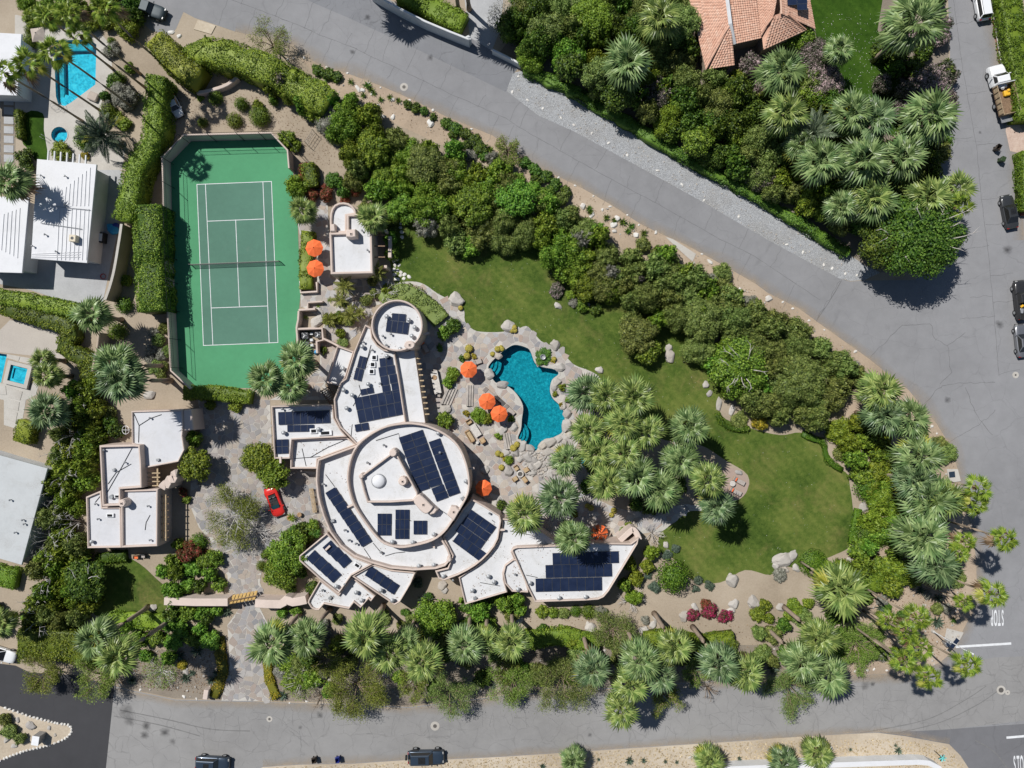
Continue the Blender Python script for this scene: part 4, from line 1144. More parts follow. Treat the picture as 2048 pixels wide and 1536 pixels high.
pth = sheet('grove_path', smooth(pairs('1330,1020 1375,1010 1400,1012 1402,1022 1380,1022 1345,1046 1318,1066 1300,1055'), 2), 'mortar', .04)
# concrete pads (paving slabs) in the neighbours' yards
def pads(root, quads, mat, z=.07):
    for q in quads:
        m = MB(); m.prism(offset(ccw(PL(q)), .02), .004, z, .015); m.build('paving_slab', M[mat], root)
sl1 = sheet('slab_path', pairs('-40,188 32,190 30,330 -40,330'), 'earth', .016)
pads(sl1, [[(8 + i % 2 * 0, 195 + i * 19), (28, 196 + i * 19), (28, 211 + i * 19), (8, 210 + i * 19)] for i in range(7)] + [[(-20, 198 + i * 22), (1, 199 + i * 22), (1, 216 + i * 22), (-20, 215 + i * 22)] for i in range(6)], 'concrete_grey')
sl2 = sheet('slab_walk', pairs('-40,762 16,768 60,780 80,735 14,716 14,708 90,722 72,790 52,800 42,860 8,850 8,800 -40,790'), 'mortar', .022)
pads(sl2, [pairs('18,710 41,713 38,722 20,718'), pairs('43,713 66,717 62,729 40,722'), pairs('-20,768 12,772 14,790 -20,786'), pairs('22,776 46,783 41,801 17,795'), pairs('17,798 40,804 37,822 14,815'), pairs('13,818 36,825 32,845 9,838'), pairs('68,735 86,739 78,760 62,756')], 'concrete')
# ------------------------------------------------------------------ wording: tell one plant or stone from its neighbours by what it stands near
LMK = [(n, x, y) for n, x, y in (
    ('the round roof tower', 794, 651), ('the oval white roof', 815, 970), ('the main swimming pool', 1070, 800), ('the tennis net', 473, 528),
    ('the tennis court top wall', 465, 290), ('the adobe pavilion', 705, 490), ('the orange umbrella pair by the court', 628, 516), ('the red car', 548, 1005),
    ('the timber gate', 486, 1197), ('the courtyard cottage', 270, 960), ('the fire pit chairs', 1040, 950), ('the lone lawn recliners', 1475, 965),
    ('the east wing solar roof', 1150, 1140), ('the clipped round bush', 1348, 1155), ('the magenta bushes', 1420, 1230), ('the upper STOP marking', 1995, 1234),
    ('the street lamp', 1880, 1270), ('the dark blue offroader', 852, 1513), ('the wheelie bins', 655, 1520), ('the dark driveway', 120, 1400),
    ('the square spa', 35, 748), ('the angular pool', 150, 130), ('the round spa', 119, 270), ('the roof cooler', 147, 478),
    ('the grey stained roof', 45, 1020), ('the black pickup', 295, 15), ('the white road wall', 840, 30), ('the terracotta roof', 1480, 50),
    ('the lush upper lawn', 1710, 100), ('the flatbed truck', 2000, 180), ('the black saloon', 2020, 425), ('the corner tree', 1850, 480),
    ('the gravel verge tip', 1720, 555), ('the gravel verge', 1250, 290), ('the curved road bend', 1800, 770), ('the lawn east edge', 1700, 1000),
    ('the bare-branched tree', 1480, 735), ('the lawn', 1560, 980), ('the round road cover', 808, 174), ('the spa pool', 1170, 915),
    ('the long stone table', 872, 765), ('the sandy garden', 480, 210), ('the side lawn', 255, 1170), ('the planted grey pot', 1086, 715),
    ('the boundary wall', 225, 540), ('the cooling units', 620, 680), ('the house south terrace', 680, 1195), ('the drive pillar', 411, 1390),
    ('the double road covers', 2002, 1379), ('the dry verge', 1250, 1515), ('the manhole by the drive', 539, 1438), ('the lower road', 1100, 1440))]
def near(px, py):
    d = sorted(LMK, key=lambda q: (q[1] - px) ** 2 + (q[2] - py) ** 2)
    a = d[0]
    va = Vector((px - a[1], py - a[2]))
    best = None
    for b in d[1:9]:
        vb = Vector((b[1] - a[1], b[2] - a[2]))
        if va.length < 1 or vb.length < 1: continue
        s = va.normalized().dot(vb.normalized()) - vb.length / 2500
        if best is None or s > best[0]: best = (s, b)
    return a[0], (best[1] if best else d[1])[0]
WAIT = []      # (object, description, photo x, photo y, size) - labels are written once everything stands
def later(o, desc, px, py, size, cat, group):
    o['category'] = cat; o['group'] = group
    WAIT.append((o, desc, px, py, size))
def write_labels():
    by = {}
    for w in WAIT:
        a, b = near(w[2], w[3])
        by.setdefault((w[1], a, b), []).append(w)
    ordw = ['', 'second ', 'third ', 'fourth ', 'fifth ', 'sixth ', 'seventh ', 'eighth ', 'ninth ', 'tenth ', 'eleventh ', 'twelfth ', 'thirteenth ', 'fourteenth ', 'fifteenth ', 'sixteenth ']
    rank = {1: [''], 2: ['larger ', 'smaller '], 3: ['largest ', 'middling ', 'smallest ']}
    for (desc, a, b), ws in by.items():
        ws.sort(key=lambda w: -w[4])
        for i, w in enumerate(ws):
            if len(ws) <= 3:
                pre = rank[len(ws)][i]
            else:
                pre = 'smallest ' if i == len(ws) - 1 else (ordw[i] + 'largest ' if i < 16 else '')
            t = f'{pre}{desc} near {a}, towards {b}'.split()
            w[0]['label'] = ' '.join(t[:16])
# ------------------------------------------------------------------ leaves
def leaf_quads(Pn, Nn, ln, wd, jit, g):
    n = len(Pn)
    N = Nn + g.normal(0, jit, (n, 3)); N /= np.linalg.norm(N, axis=1)[:, None] + 1e-9
    T = g.normal(0, 1, (n, 3)); T -= N * (T * N).sum(1)[:, None]; T /= np.linalg.norm(T, axis=1)[:, None] + 1e-9
    B = np.cross(N, T)
    s = (g.uniform(.65, 1.3, n) * ln)[:, None]; w = s * wd
    V = np.empty((n, 4, 3))
    V[:, 0] = Pn - T * s * .5; V[:, 1] = Pn + B * w * .5 + N * s * .06; V[:, 2] = Pn + T * s * .5; V[:, 3] = Pn - B * w * .5 + N * s * .06
    return V.reshape(-1, 3)
def lobes_mesh(name, lobes, ln, cover, mat, g, wd=.55, jit=.45, core=.74, low=-.35, shell=.33):
    L = np.asarray(lobes, float)
    VV = []; cnt = 0
    for i, (x, y, z, r) in enumerate(L):
        n = int(cover * 4 * math.pi * r * r * .8 / (ln * ln * wd * .5))
        d = g.normal(0, 1, (n, 3)); d /= np.linalg.norm(d, axis=1)[:, None]
        d = d[d[:, 2] > low]
        p = np.array((x, y, z)) + d * r * (1 + g.uniform(-shell, shell * .7, len(d)))[:, None]
        keep = np.ones(len(p), bool)
        for j, (a, b, c, s) in enumerate(L):
            if j != i and (a - x) ** 2 + (b - y) ** 2 + (c - z) ** 2 < (r + s) ** 2:
                keep &= ((p - np.array((a, b, c))) ** 2).sum(1) > (s * .84) ** 2
        p, d = p[keep], d[keep]
        up = d + np.array((0, 0, .35))
        VV.append(leaf_quads(p, up, ln, wd, jit, g)); cnt += len(p)
    V = np.concatenate(VV)
    Q = np.arange(cnt * 4).reshape(-1, 4)
    T = np.zeros((0, 3), int)
    if core:
        cv, cf = ICO[1]
        cv = np.asarray(cv); cf = np.asarray(cf)
        tv, tf = [], []; base = len(V)
        for x, y, z, r in L:
            tf.append(cf + base + len(tv) * len(cv)); tv.append(cv * r * core + np.array((x, y, z)))
        V = np.concatenate([V] + tv); T = np.concatenate(tf)
    return np_mesh(name, V, Q, T, mat)
KIND = {  # leaf material, leaf length, width ratio, cover, lobes, jitter
    'hedge': ('leaf_hedge', .26, .6, 1.15, 12, .5), 'bush': ('leaf_bush', .28, .62, 1.1, 11, .6), 'olive': ('leaf_olive', .24, .5, 1.05, 15, .6),
    'yellow': ('leaf_yellow', .26, .5, 1.1, 12, .55), 'dark': ('leaf_dark', .31, .62, 1.1, 11, .6), 'grey': ('leaf_grey', .2, .35, .8, 12, .7),
    'mauve': ('leaf_mauve', .22, .5, 1.0, 16, .7), 'magenta': ('leaf_magenta', .2, .7, 1.2, 8, .6), 'red': ('leaf_red', .22, .6, 1.1, 8, .6),
    'gold': ('leaf_gold', .18, .6, 1.1, 7, .6), 'ball': ('leaf_ball', .2, .6, 1.5, 1, .4), 'agave': ('leaf_agave', .22, .4, 1.0, 9, .6),
}
BUSH = {}
def bush_mesh(kind, R, var):
    k = (kind, R, var)
    if k in BUSH: return BUSH[k]
    mat, ln, wd, cov, nl, jit = KIND[kind]
    g = np.random.default_rng(abs(hash((kind, R, var))) % 9999 if False else sum(map(ord, kind)) * 7 + int(R * 10) * 13 + var)
    if kind == 'ball':
        lobes = [(0, 0, R * .5, R * .93)]
    else:
        nl = max(7, int(nl * (.9 if R < .8 else 2.0 if R < 2.4 else 3.4)))
        lobes = []
        for i in range(nl):
            a = i * 2.39996 + g.uniform(-.4, .4); d = R * .68 * math.sqrt((i + .3) / nl)
            r = R * g.uniform(.15, .32) * (1.2 if R < 1.2 else 1)
            z = R * .68 * (1 - .6 * (d / R) ** 2) * g.uniform(.55, 1.25)
            lobes.append((d * math.cos(a), d * math.sin(a), z, r))
        lobes.append((0, 0, R * .22, R * .6))
    ln2 = ln * (1.0 if R > 1 else .8)
    BUSH[k] = lobes_mesh('crown', lobes, ln2, cov, M[mat], g, wd, jit)
    return BUSH[k]
NB = [0]
NAMES = {'hedge': 'dense_shrub', 'bush': 'broadleaf_shrub', 'olive': 'olive_shrub', 'yellow': 'golden_green_shrub', 'dark': 'dark_leaf_shrub', 'grey': 'grey_shrub', 'mauve': 'oleander', 'magenta': 'bougainvillea', 'red': 'red_leaf_shrub', 'gold': 'golden_flowers', 'ball': 'clipped_shrub', 'agave': 'low_succulent'}
def bush(kind, px, py, r, h, desc=None, cat='shrub', group=None, name='shrub', later_label=True):
    """r in plan pixels, h in metres"""
    rm = r / PXM * (CAMH - h * .6) / CAMH
    R = min((.5, 1.0, 1.8, 3.0), key=lambda q: abs(math.log(q / rm)))
    NB[0] += 1
    me = bush_mesh(kind, R, NB[0] % 3)
    x, y = P(px, py, h * .55)
    o = ob(NAMES.get(kind, name), me, None, (x, y, 0), rnd.uniform(0, 6.28))
    s = rm / R * 1.02
    o.scale = (s * rnd.uniform(.92, 1.1), s * rnd.uniform(.92, 1.1), h / (R * 1.02))
    if kind == 'ball': o.scale = (s, s, h / (R * 1.43))
    later(o, desc or DESC[kind], px, py, r, cat, group or GRP.get(kind, 'garden shrubs'))
    return o
DESC = {'hedge': 'dense clipped green shrub', 'bush': 'broad rounded green shrub', 'olive': 'dusty olive shrub', 'yellow': 'bright yellow-green shrub', 'dark': 'dark glossy green shrub',
        'grey': 'pale grey twiggy shrub', 'mauve': 'pinkish-grey flowering shrub', 'magenta': 'magenta flowering bush', 'red': 'reddish-green shrub', 'gold': 'golden flowering clump', 'ball': 'clipped ball shrub', 'agave': 'blue-grey low clump'}
GRP = {k: v.replace('shrub', 'shrubs') for k, v in DESC.items()}
def fill(poly, sp, kinds, rr, hh, keep=1.0, seed=1, avoid=(), desc=None):
    q = random.Random(seed)
    xs = [p[0] for p in poly]; ys = [p[1] for p in poly]
    y = min(ys); r = 0
    names = [k for k, w in kinds for _ in range(w)]
    while y < max(ys):
        x = min(xs) + (r % 2) * sp / 2
        while x < max(xs):
            a, b = x + q.uniform(-.3, .3) * sp, y + q.uniform(-.3, .3) * sp
            if inside(a, b, poly) and q.random() < keep and not any((a - u) ** 2 + (b - v) ** 2 < w * w for u, v, w in avoid):
                n = noise.noise(Vector((a * .012, b * .012, seed)))
                k = names[int((n * .5 + .5 + q.uniform(-.22, .22)) * len(names)) % len(names)]
                bush(k, a, b, q.uniform(*rr), q.uniform(*hh))
            x += sp
        y += sp * .87; r += 1
def hedge(pts, wpx, h, mat, label, ln=.24, wob=.22, seed=1, cat='hedge', group=None, name='hedge'):
    """clipped hedge along plan pixels (taken at its top), width in plan pixels"""
    g = np.random.default_rng(seed)
    w = [Vector((*p, 0)) for p in PL(pts, h)]
    half = wpx / PXM / 2
    PP, NN = [], []
    m = MB(); rings = []
    fine = []
    for i in range(len(w) - 1):
        n = max(1, int((w[i + 1] - w[i]).length / .8))
        fine += [w[i].lerp(w[i + 1], k / n) for k in range(n)]
    fine.append(w[-1])
    nrm = []
    for i, p in enumerate(fine):
        d = (fine[min(i + 1, len(fine) - 1)] - fine[max(i - 1, 0)]).normalized(); nrm.append(Vector((-d.y, d.x, 0)))
    wb = lambda p, k: wob * noise.noise(Vector((p.x * .45, p.y * .45, k)))
    for i, p in enumerate(fine):
        n = nrm[i]; c = .92
        hw = (half + wb(p, 3)) * c; hh = (h + wb(p, 9)) * .94
        rings.append([tuple(p - n * hw), tuple(p - n * hw + Vector((0, 0, hh * .9))), tuple(p - n * hw * .75 + Vector((0, 0, hh))), tuple(p + n * hw * .75 + Vector((0, 0, hh))), tuple(p + n * hw + Vector((0, 0, hh * .9))), tuple(p + n * hw)])
    m.loft(rings, True, True)
    L = sum((fine[i + 1] - fine[i]).length for i in range(len(fine) - 1))
    per = 2 * half + 2 * h
    n = int(L * per / (ln * ln * .6 * .5) * .95)
    t = g.uniform(0, len(fine) - 1.001, n); u = g.uniform(0, per, n)
    F = np.array([tuple(p) for p in fine]); Nr = np.array([tuple(p) for p in nrm])
    i0 = t.astype(int); fr = (t - i0)[:, None]
    c = F[i0] * (1 - fr) + F[i0 + 1] * fr; nn = Nr[i0]
    side = np.where(u < h, -1, np.where(u < h + 2 * half, 0, 1))
    off = np.where(side == -1, -half, np.where(side == 1, half, u - h - half))
    zz = np.where(side == -1, u, np.where(side == 1, u - h - 2 * half, h))
    lump = np.array([noise.noise(Vector((a * .9, b * .9, z * .9))) for a, b, z in zip(c[:, 0] + nn[:, 0] * off, c[:, 1] + nn[:, 1] * off, zz)])
    lump2 = np.array([wob * noise.noise(Vector((a * .45, b * .45, 9))) for a, b in zip(c[:, 0], c[:, 1])])
    edge = np.clip((np.abs(off) / half - .75) / .25, 0, 1) ** 2 * .28 * (side == 0)
    zz = zz + np.where(side == 0, lump * .42 + lump2 - edge, 0) + g.normal(0, .05, n)
    off = off + np.where(side == 0, 0, side * (lump * .38)) + g.normal(0, .05, n)
    Pn = c + nn * off[:, None]; Pn[:, 2] = np.maximum(zz, .03)
    Nn = np.where((side == 0)[:, None], np.array((0, 0, 1.0)), nn * side[:, None] + np.array((0, 0, .35)))
    V = leaf_quads(Pn, Nn, ln, .6, .5, g)
    cv = np.asarray(m.v); base = len(V)
    Q = np.arange(n * 4).reshape(-1, 4)
    tri, quad = [], []
    for f in m.f:
        if len(f) == 4: quad.append([k + base for k in f])
        else:
            for k in range(1, len(f) - 1): tri.append([f[0] + base, f[k] + base, f[k + 1] + base])
    Q = np.concatenate([Q, np.asarray(quad, int).reshape(-1, 4)])
    me = np_mesh(name, np.concatenate([V, cv]), Q, np.asarray(tri, int).reshape(-1, 3), M[mat])
    o = ob(name, me)
    return tag(o, label, cat, group)
# ------------------------------------------------------------------ palms
def fan_frond(seed, droop, mat, segs=14, spread=2.0, rad=1.25, pet=1.05, name='frond'):
    g = np.random.default_rng(seed)
    m = MB()
    bend = lambda x, y, z: (x, y, z - droop * (x * .22) ** 2 * 4.2)
    for s in (0,):
        w = .035
        pts = [(0, 0, 0), (pet * .5, 0, 0), (pet, 0, 0)]
        m.add([bend(p[0], p[1] + k * w, p[2] + (.02 if k == 0 else 0)) for p in pts for k in (-1, 0, 1)],
              [(0, 1, 4, 3), (1, 2, 5, 4), (3, 4, 7, 6), (4, 5, 8, 7)])
    for i in range(segs):
        a = -spread + 2 * spread * (i + .5) / segs + g.uniform(-.04, .04)
        r = rad * (.72 + .28 * math.cos(a * .62)) * g.uniform(.88, 1.08)
        da = 2 * spread / segs * .60
        dx, dy = math.cos(a), math.sin(a)
        nx, ny = -dy, dx
        rm = r * .52; wm = rm * math.tan(da) * .98
        dm = .02 + .05 * abs(a)
        tipdrop = (.16 + .10 * g.uniform(0, 1) + .10 * droop) * r
        c = [(pet, 0, 0), (pet + dx * rm + nx * wm, dy * rm + ny * wm, -dm - .05), (pet + dx * rm, dy * rm, -dm + .035),
             (pet + dx * rm - nx * wm, dy * rm - ny * wm, -dm - .05), (pet + dx * r * .94, dy * r * .94, -dm - tipdrop)]
        m.add([bend(*p) for p in c], [(0, 2, 1), (0, 3, 2), (1, 2, 4), (2, 3, 4)])
    return m.mesh(name, M[mat])
def pinnate_frond(seed, mat, L=2.6, droop=.5, lw=.05, ll=.55, n=26, name='frond'):
    g = np.random.default_rng(seed)
    m = MB()
    f = lambda t: (L * t * (1 - .12 * droop * t), 0, L * (.12 * t - .55 * droop * t * t))
    m.tube([f(t) for t in (0, .25, .5, .75, 1)], [.04, .035, .03, .02, .008], 4)
    for i in range(n):
        t = .12 + .86 * i / n; b = f(t); l = ll * math.sin(math.pi * min(1, .25 + t * .7)) * g.uniform(.85, 1.1)
        for s in (-1, 1):
            d = Vector((.62, s * .8, .12 - .25 * t)).normalized() * l; q = Vector(b)
            tip = q + d + Vector((0, 0, -.16 * l)); mid = q + d * .5
            m.add([tuple(q), tuple(mid + Vector((lw, 0, 0))), tuple(tip), tuple(mid - Vector((lw, 0, 0)))], [(0, 1, 2, 3)])
    return m.mesh(name, M[mat])
FR = {}
DEADF = [fan_frond(90 + k, 1.5, 'frond_dead') for k in range(2)]
def fronds(style):
    if style in FR: return FR[style]
    if style[:4] == 'grey':
        fm = 'frond_' + style; e = len(style) * 100
        FR[style] = ([fan_frond(e + k, .35, fm) for k in range(3)], [fan_frond(e + 10 + k, .7, fm) for k in range(4)], [fan_frond(e + 20 + k, 1.15, fm) for k in range(3)], [fan_frond(40 + k, .8, 'frond_yellow') for k in range(2)])
    elif style == 'green':
        FR[style] = ([fan_frond(50 + k, .3, 'frond_green', 13, 1.9, 1.0, 1.0) for k in range(3)], [fan_frond(60 + k, .8, 'frond_green', 13, 1.9, 1.0, 1.0) for k in range(3)], [fan_frond(70 + k, 1.4, 'frond_green', 13, 1.9, 1.0, 1.0) for k in range(3)], [fan_frond(80, 1.2, 'frond_yellow', 13, 1.9, 1.0, 1.0)])
    elif style == 'cycad':
        FR[style] = tuple([pinnate_frond(30 + k + i, 'frond_cycad', droop=dr) for i in range(2)] for k, dr in ((0, .4), (4, .8), (8, 1.1), (12, .9)))
    else:
        FR[style] = ([pinnate_frond(k, 'frond_date', droop=.35) for k in range(2)], [pinnate_frond(5 + k, 'frond_date', droop=.7) for k in range(2)], [pinnate_frond(9 + k, 'frond_date', droop=1.0) for k in range(2)], [pinnate_frond(12, 'frond_yellow', droop=.9)])
    return FR[style]
TRUNK = {}
def trunk_mesh(h, r, thin, seed):
    k = (round(h), round(r, 2), thin, seed % 3)
    if k not in TRUNK:
        g = random.Random(seed); m = MB()
        n = 7; lean = g.uniform(-.12, .12), g.uniform(-.12, .12)
        pts, rad = [], []
        for i in range(n + 1):
            t = i / n; pts.append((lean[0] * math.sin(t * 3.1) * (2 if thin else 1), lean[1] * math.sin(t * 3.1) * (2 if thin else 1), k[0] * t))
            rad.append(r * ((1.5 if t < .05 else 1.1 - .3 * t)) * (1 + .06 * math.sin(i * 5)))
        m.tube(pts, rad, 9)
        TRUNK[k] = m.mesh('trunk', M['bark_thin' if thin else 'bark_palm'], True)
    return TRUNK[k]
SKIRT = {}
def skirt_mesh(L, seed):
    k = (L, seed % 3)
    if k not in SKIRT:
        g = np.random.default_rng(seed % 3 + 5); m = MB()
        for i in range(70):
            a = g.uniform(0, 6.28); z0 = -g.uniform(0, L * .75); l = g.uniform(.6, 1.1); o = g.uniform(.25, .62)
            c, s = math.cos(a), math.sin(a); w = .11
            m.add([(c * .16, s * .16, z0), (c * (o * .8) - s * w, s * (o * .8) + c * w, z0 - l * .45), (c * o, s * o, z0 - l), (c * (o * .8) + s * w, s * (o * .8) - c * w, z0 - l * .45)], [(0, 1, 2, 3)])
        SKIRT[k] = m.mesh('dead_frond_skirt', M['frond_dead'])
    return SKIRT[k]
NP = [0]
PDESC = {'grey': 'full grey-green fan palm', 'green': 'slender tall palm with bright green crown', 'date': 'feathery grey date palm'}
def palm(px, py, r, h, style='grey', nf=None, desc=None, lean=None, tr=None):
    """crown centre in plan pixels, crown radius in plan pixels, height in metres; lean = trunk foot in plan pixels"""
    NP[0] += 1; i0 = NP[0]
    q = random.Random(i0 * 17)
    x, y = P(px, py, h)
    rm = r / PXM * (CAMH - h) / CAMH
    root = ob({'date': 'date_palm', 'cycad': 'cycad'}.get(style, 'fan_palm'), None, None, (x, y, 0))
    later(root, desc or PDESC[style], px, py, r, 'palm tree', {'grey': 'grey-green fan palms', 'green': 'slender tall palms', 'date': 'date palms', 'cycad': 'arching cycads'}[style])
    trr = tr or (.30 if style == 'grey' else .15 if style == 'green' else .28)
    t = ob('trunk', trunk_mesh(h, trr, style == 'green', i0), root); t.scale = (1, 1, h / round(h))
    if style == 'grey':
        ob('dead_frond_skirt', skirt_mesh(2.2 if h > 6 else 1.2, i0), root, (0, 0, h - .15), q.uniform(0, 6))
    elif style == 'green':
        s = ob('dead_frond_skirt', skirt_mesh(.6, i0), root, (0, 0, h - .1), q.uniform(0, 6)); s.scale = (.7, .7, .6)
    yg, mid, old, yel = fronds(style if style != 'grey' else ('grey', 'grey_warm', 'grey_cool', 'grey', 'grey_warm')[q.randrange(5)])
    nf = nf or {'grey': 30, 'green': 18, 'date': 34, 'cycad': 22}[style]
    k = rm * (q.uniform(.93, 1.12) if style == 'grey' else 1) / {'grey': 2.02, 'green': 2.0, 'date': 2.35, 'cycad': 2.35}[style]
    a0 = q.uniform(0, 6.28); wind = q.uniform(0, 6.28); bias = q.uniform(.05, .32); nf = int(nf * q.uniform(.82, 1.08))
    for i in range(nf):
        t = (i + .5) / nf
        el = R(82) - R(112 if style != 'green' else 100) * t ** .9 + q.uniform(-.1, .1)
        az = a0 + i * 2.39996 + q.uniform(-.18, .18)
        el -= bias * math.cos(az - wind) * t
        pool_ = yg if t < .3 else mid if t < .7 else old
        if t > .55 and q.random() < (.10 if style == 'grey' else .14): pool_ = yel
        if style in ('grey', 'green') and t > .82 and q.random() < .28: pool_ = DEADF
        me = pool_[q.randrange(len(pool_))]
        f = ob('frond', me, root)
        f.location = (0, 0, h + .12 * (1 - t))
        f.rotation_euler = (q.uniform(-.35, .35), -el, az)
        s = k * q.uniform(.88, 1.1) * (.78 if t < .12 else 1.0)
        f.scale = (s, s, s)
    return root
# ------------------------------------------------------------------ other trees
def wispy_tree(px, py, r, h, mat='leaf_wispy', desc='feathery desert tree', seed=1, dens=1.0, barkm='bark', leaf=(.26, .24), group='feathery desert trees', limbs=9):
    g = np.random.default_rng(seed); q = random.Random(seed)
    x, y = P(px, py, h * .6)
    R0 = r / PXM * (CAMH - h * .6) / CAMH
    root = thing('desert_tree', None, 'tree', (x, y, 0)); later(root, desc, px, py, r, 'tree', group)
    m = MB(); tips = []
    m.tube([(0, 0, 0), (.1, .05, h * .2), (.05, .1, h * .32)], [.2, .16, .13], 7)
    for i in range(limbs):
        a = i * 2.4 + q.uniform(-.4, .4); rr = R0 * q.uniform(.45, 1.1); zt = h * q.uniform(.6, 1.0) * (1 - .25 * rr / R0)
        p0 = Vector((.05, .1, h * q.uniform(.2, .32))); p3 = Vector((math.cos(a) * rr, math.sin(a) * rr, zt))
        p1 = p0.lerp(p3, .35) + Vector((0, 0, h * .14)); p2 = p0.lerp(p3, .7) + Vector((q.uniform(-.3, .3), q.uniform(-.3, .3), h * .1))
        m.tube([p0, p1, p2, p3], [.09, .06, .04, .012], 5)
        for pts, w in (((p1, p2), .35), ((p2, p3), 1.0)):
            for _ in range(4):
                b = pts[0].lerp(pts[1], q.random()); a2 = a + q.uniform(-1.2, 1.2); l = R0 * q.uniform(.25, .5)
                e = b + Vector((math.cos(a2) * l, math.sin(a2) * l, q.uniform(-.1, .35) * l))
                m.tube([b, b.lerp(e, .5) + Vector((0, 0, .1 * l)), e], [.03, .02, .006], 4); tips.append((b, e))
    m.build('trunk', M[barkm], root)
    VV = []
    per = int(dens * 9000 * (R0 / 3) ** 2 / len(tips))
    for b, e in tips:
        n = per
        t = g.beta(2, 1.3, n); c = np.array(b)[None] * (1 - t[:, None]) + np.array(e)[None] * t[:, None]
        d = g.normal(0, 1, (n, 3)) * np.array((.36, .36, .2)) * (R0 / 3) * (1.2 - .4 * t[:, None])
        d[:, 2] -= np.abs(g.normal(0, .14, n)) * R0 / 3
        VV.append(leaf_quads(c + d, np.tile((0, 0, 1.0), (n, 1)), leaf[0], leaf[1], .8, g))
    V = np.concatenate(VV); Q = np.arange(len(V)).reshape(-1, 4)
    ob('crown', np_mesh('crown', V, Q, np.zeros((0, 3), int), M[mat]), root)
    return root
def big_tree(px, py, r, h, kind, desc, seed=1, group='broad garden trees', branches=0, barkm='bark', flat=.55):
    mat, ln, wd, cov, nl, jit = KIND[kind]
    g = np.random.default_rng(seed); q = random.Random(seed)
    x, y = P(px, py, h * .62); R0 = r / PXM * (CAMH - h * .62) / CAMH
    root = thing('tree', None, 'tree', (x, y, 0)); later(root, desc, px, py, r, 'tree', group)
    lobes = []
    n = int(16 + 5 * R0)
    for i in range(n):
        a = i * 2.39996 + q.uniform(-.3, .3); d = R0 * .8 * math.sqrt((i + .3) / n)
        rr = q.uniform(.17, .3) * R0 if R0 > 2.5 else q.uniform(.25, .4) * R0
        z = h * (.95 - flat * .6 * (d / R0) ** 2) - rr * .8 + q.uniform(-.08, .04) * h
        lobes.append((d * math.cos(a), d * math.sin(a), z, rr))
    ob('crown', lobes_mesh('crown', lobes, ln * 1.05, cov, M[mat], g, wd, jit, core=.72, low=-.6), root)
    m = MB(); m.tube([(0, 0, 0), (.1, 0, h * .3), (0, .1, h * .55)], [.3, .24, .16], 7)
    for i in range(7):
        l = lobes[(i * 5) % n]; m.tube([(0, .05, h * .35), (l[0] * .5, l[1] * .5, l[2] * .8), l[:3]], [.14, .09, .03], 5)
    m.build('trunk', M['bark'], root)
    if branches:
        m = MB()
        for i in range(branches):
            a = q.uniform(0, 6.28); d = R0 * q.uniform(.1, .5); b = Vector((d * math.cos(a), d * math.sin(a), h * .85)); a2 = a + q.uniform(-.6, .6); l = R0 * q.uniform(.3, .6)
            e = b + Vector((math.cos(a2) * l, math.sin(a2) * l, h * q.uniform(.0, .2))); mid = b.lerp(e, .5) + Vector((q.uniform(-.2, .2), q.uniform(-.2, .2), .3))
            m.tube([b, mid, e], [.065, .045, .012], 5)
            for _ in range(2):
                s = mid.lerp(e, q.random()); a3 = a2 + q.uniform(-1, 1); m.tube([s, s + Vector((math.cos(a3), math.sin(a3), .3)) * l * .4], [.035, .008], 4)
        m.build('bare_branch', M[barkm], root)
    return root
def twigs(px, py, r, h, mat='twig_grey', desc='bare grey twiggy shrub', seed=1, n=14, group='bare twiggy shrubs', leaf=None):
    q = random.Random(seed); x, y = P(px, py, h * .6); R0 = r / PXM
    root = ob('bare_shrub', None, None, (x, y, 0)); later(root, desc, px, py, r, 'shrub', group)
    m = MB()
    for i in range(n):
        a = i * 2.4 + q.uniform(-.4, .4); l = R0 * q.uniform(.6, 1.05); zt = h * q.uniform(.5, 1)
        e = Vector((math.cos(a) * l, math.sin(a) * l, zt)); mid = e * .5 + Vector((q.uniform(-.2, .2), q.uniform(-.2, .2), zt * .25))
        m.tube([(0, 0, .05), mid, e], [.06, .04, .01], 4)
        for _ in range(5):
            b = mid.lerp(e, q.uniform(0, .9)); a2 = a + q.uniform(-1.3, 1.3); k = l * q.uniform(.2, .42)
            m.tube([b, b + Vector((math.cos(a2) * k, math.sin(a2) * k, k * q.uniform(-.1, .5)))], [.022, .006], 3)
    m.build('branches', M[mat], root)
    if leaf:
        g = np.random.default_rng(seed); nn = int(900 * R0 * R0 / 4)
        a = g.uniform(0, 6.28, nn); d = R0 * np.sqrt(g.uniform(0, 1, nn)); p = np.stack([np.cos(a) * d, np.sin(a) * d, h * g.uniform(.35, .95, nn)], 1)
        V = leaf_quads(p, np.tile((0, 0, 1.0), (nn, 1)), .22, .35, .7, g)
        ob('crown', np_mesh('crown', V, np.arange(len(V)).reshape(-1, 4), np.zeros((0, 3), int), M[leaf]), root)
    return root
ROS = {}
